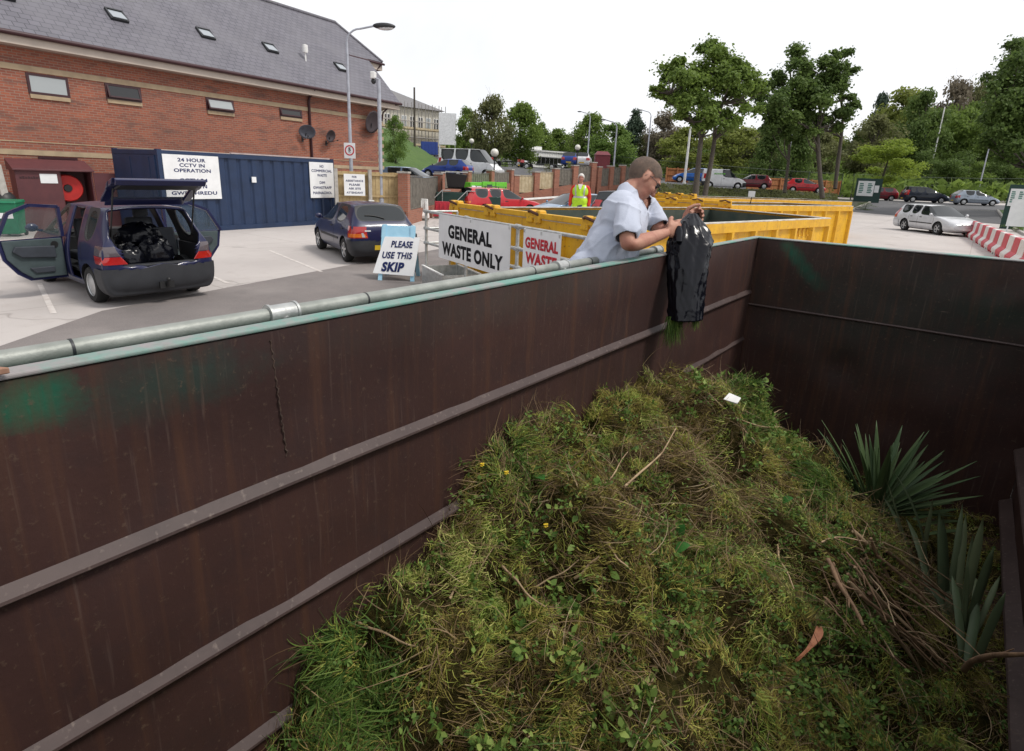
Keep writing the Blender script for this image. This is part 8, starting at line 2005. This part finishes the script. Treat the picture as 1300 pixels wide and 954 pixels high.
for (nm, lb, px, yb, d, yt, w, fo, ki, sd_) in T_: tree(nm, lb, px, yb, d, yt, w, fo, ki, sd_, 8500 if ki != 'wispy' else 6500, .38 if d > 60 else .28, .18 if ki != 'wispy' else .25, 1, WG)
# second line of trees deeper in the wood
q2 = random.Random(77); fo_cycle = ['mid', 'oliv', 'yel', 'dark', 'mid', 'oliv', 'brown', 'mid']
for i, px in enumerate(range(580, 1330, 26)):
    ytop = float(np.interp(px, [580, 700, 740, 800, 860, 940, 1000, 1100, 1160, 1230, 1330], [172, 184, 176, 178, 176, 178, 172, 158, 140, 142, 140]))+q2.uniform(-5, 8)
    tree('tree', 'one of the crowded trees deep in the wood behind the car park', px+q2.uniform(-8, 8), 232+(px-580)*.03, q2.uniform(98, 116), ytop, q2.uniform(48, 66), fo_cycle[i % 8], ('round', 'broad', 'wispy')[i % 3], 40+i % 5, 6000, .36, .15, 1, 'crowded trees deep in the wood')
# bushes and hedge
tree('bush', 'large rounded bright yellow green bush beside the information board', 1118, 240, 68, 176, 84, 'bright', 'bush', 51, 9000, .28, .1)
for i, (px, yt, w) in enumerate(((1150,212,40),(1172,204,48),(1196,200,56),(1222,202,54),(1246,206,50),(1268,208,46),(1290,206,52),(1162,192,44),(1212,190,60))):
    tree('shrub', ('dark laurel shrub in the hedge behind the road, %s' % ('left end', 'second from the left', 'behind the navy people carrier', 'left of the pale hatchback', 'behind the pale hatchback', 'second from the right edge', 'at the right edge', 'tall one above its left part', 'tall one above its middle')[i]), px, 256, 82 if i < 7 else 86, yt, w, 'dark' if i % 3 else 'mid', 'bush', 52+i % 3, 6000, .30, .1, 1, 'dark laurel hedge behind the road')
for (px, yb, d, yt, w, fo, lb) in ((1080,252,60,218,26,'mid','green shrub between the orange fence and the yellow bush'), (1052,250,61,226,14,'yel','small yellow green shrub before the orange fence'), (645,226,40.2,215,16,'oliv','low planting on top of the left brick pier'), (672,221,41,212,14,'yel','small plant on the brick wall between two pale panels'), (694,219,41.8,208,16,'oliv','small plant growing on the third brick pier'), (724,214,43,206,12,'yel','small plant at the right end of the long brick wall'),
        (860,262,47,240,34,'oliv','dark shrub on the bank left of the double trunk'), (838,262,47,244,30,'dark','dark shrub on the bank beside the far man'), (905,262,48,246,30,'dark','dark low shrub on the bank right of the double trunk'), (1098,268,50,256,30,'dark','low shrub at the foot of the green information board'), (1290,300,34,276,40,'mid','grassy shrub on the right verge below the white board')):
    tree('shrub', lb, px, yb, d, yt, w, fo, 'bush', 55, 3500, .22, .1)
# ground cover on the planted bank and under the wood
n = 16000; pxs_ = RNG.uniform(786, 1068, n); dd = np.interp(pxs_, fpx, fd)-RNG.uniform(0, 5.4, n); V = []
for px, d in zip(pxs_, dd):
    p = at(px, 220, d); d0 = float(np.interp(px, fpx, fd)); f = (d0-d)/5.5; z = float(terr_z(p.x, p.y))*(1-f)**1.4+.05
    c = np.array([p.x, p.y, z+rs.uniform(-.02, .30)*min(1, max(.08, (f-.12)*2.2))-(.10 if f < .2 else 0)]); a = RNG.normal(size=3)*.11; b_ = RNG.normal(size=3)*.09; V.append([c-a, c+b_, c+a, c-b_])
stuff(link('ground_cover', quads_mesh('ground_cover', np.array(V), RNG.random(n)), FOL['oliv']), 'dark olive ground cover on the bank below the parked cars', 'ground cover')
n = 26000; V = np.zeros((n, 4, 3))
for i in range(n):
    px = rs.uniform(560, 1400); d = rs.uniform(74, 112); p = at(px, 230, d); z = hill_z(px, d)-1.2+rs.uniform(0, 2.6); c = np.array([p.x, p.y, z]); a = RNG.normal(size=3)*.28; b_ = RNG.normal(size=3)*.22; V[i] = [c-a, c+b_, c+a, c-b_]
stuff(link('undergrowth', quads_mesh('undergrowth', V, RNG.random(n)), FOL['mid']), 'green undergrowth along the foot of the wood', 'undergrowth')
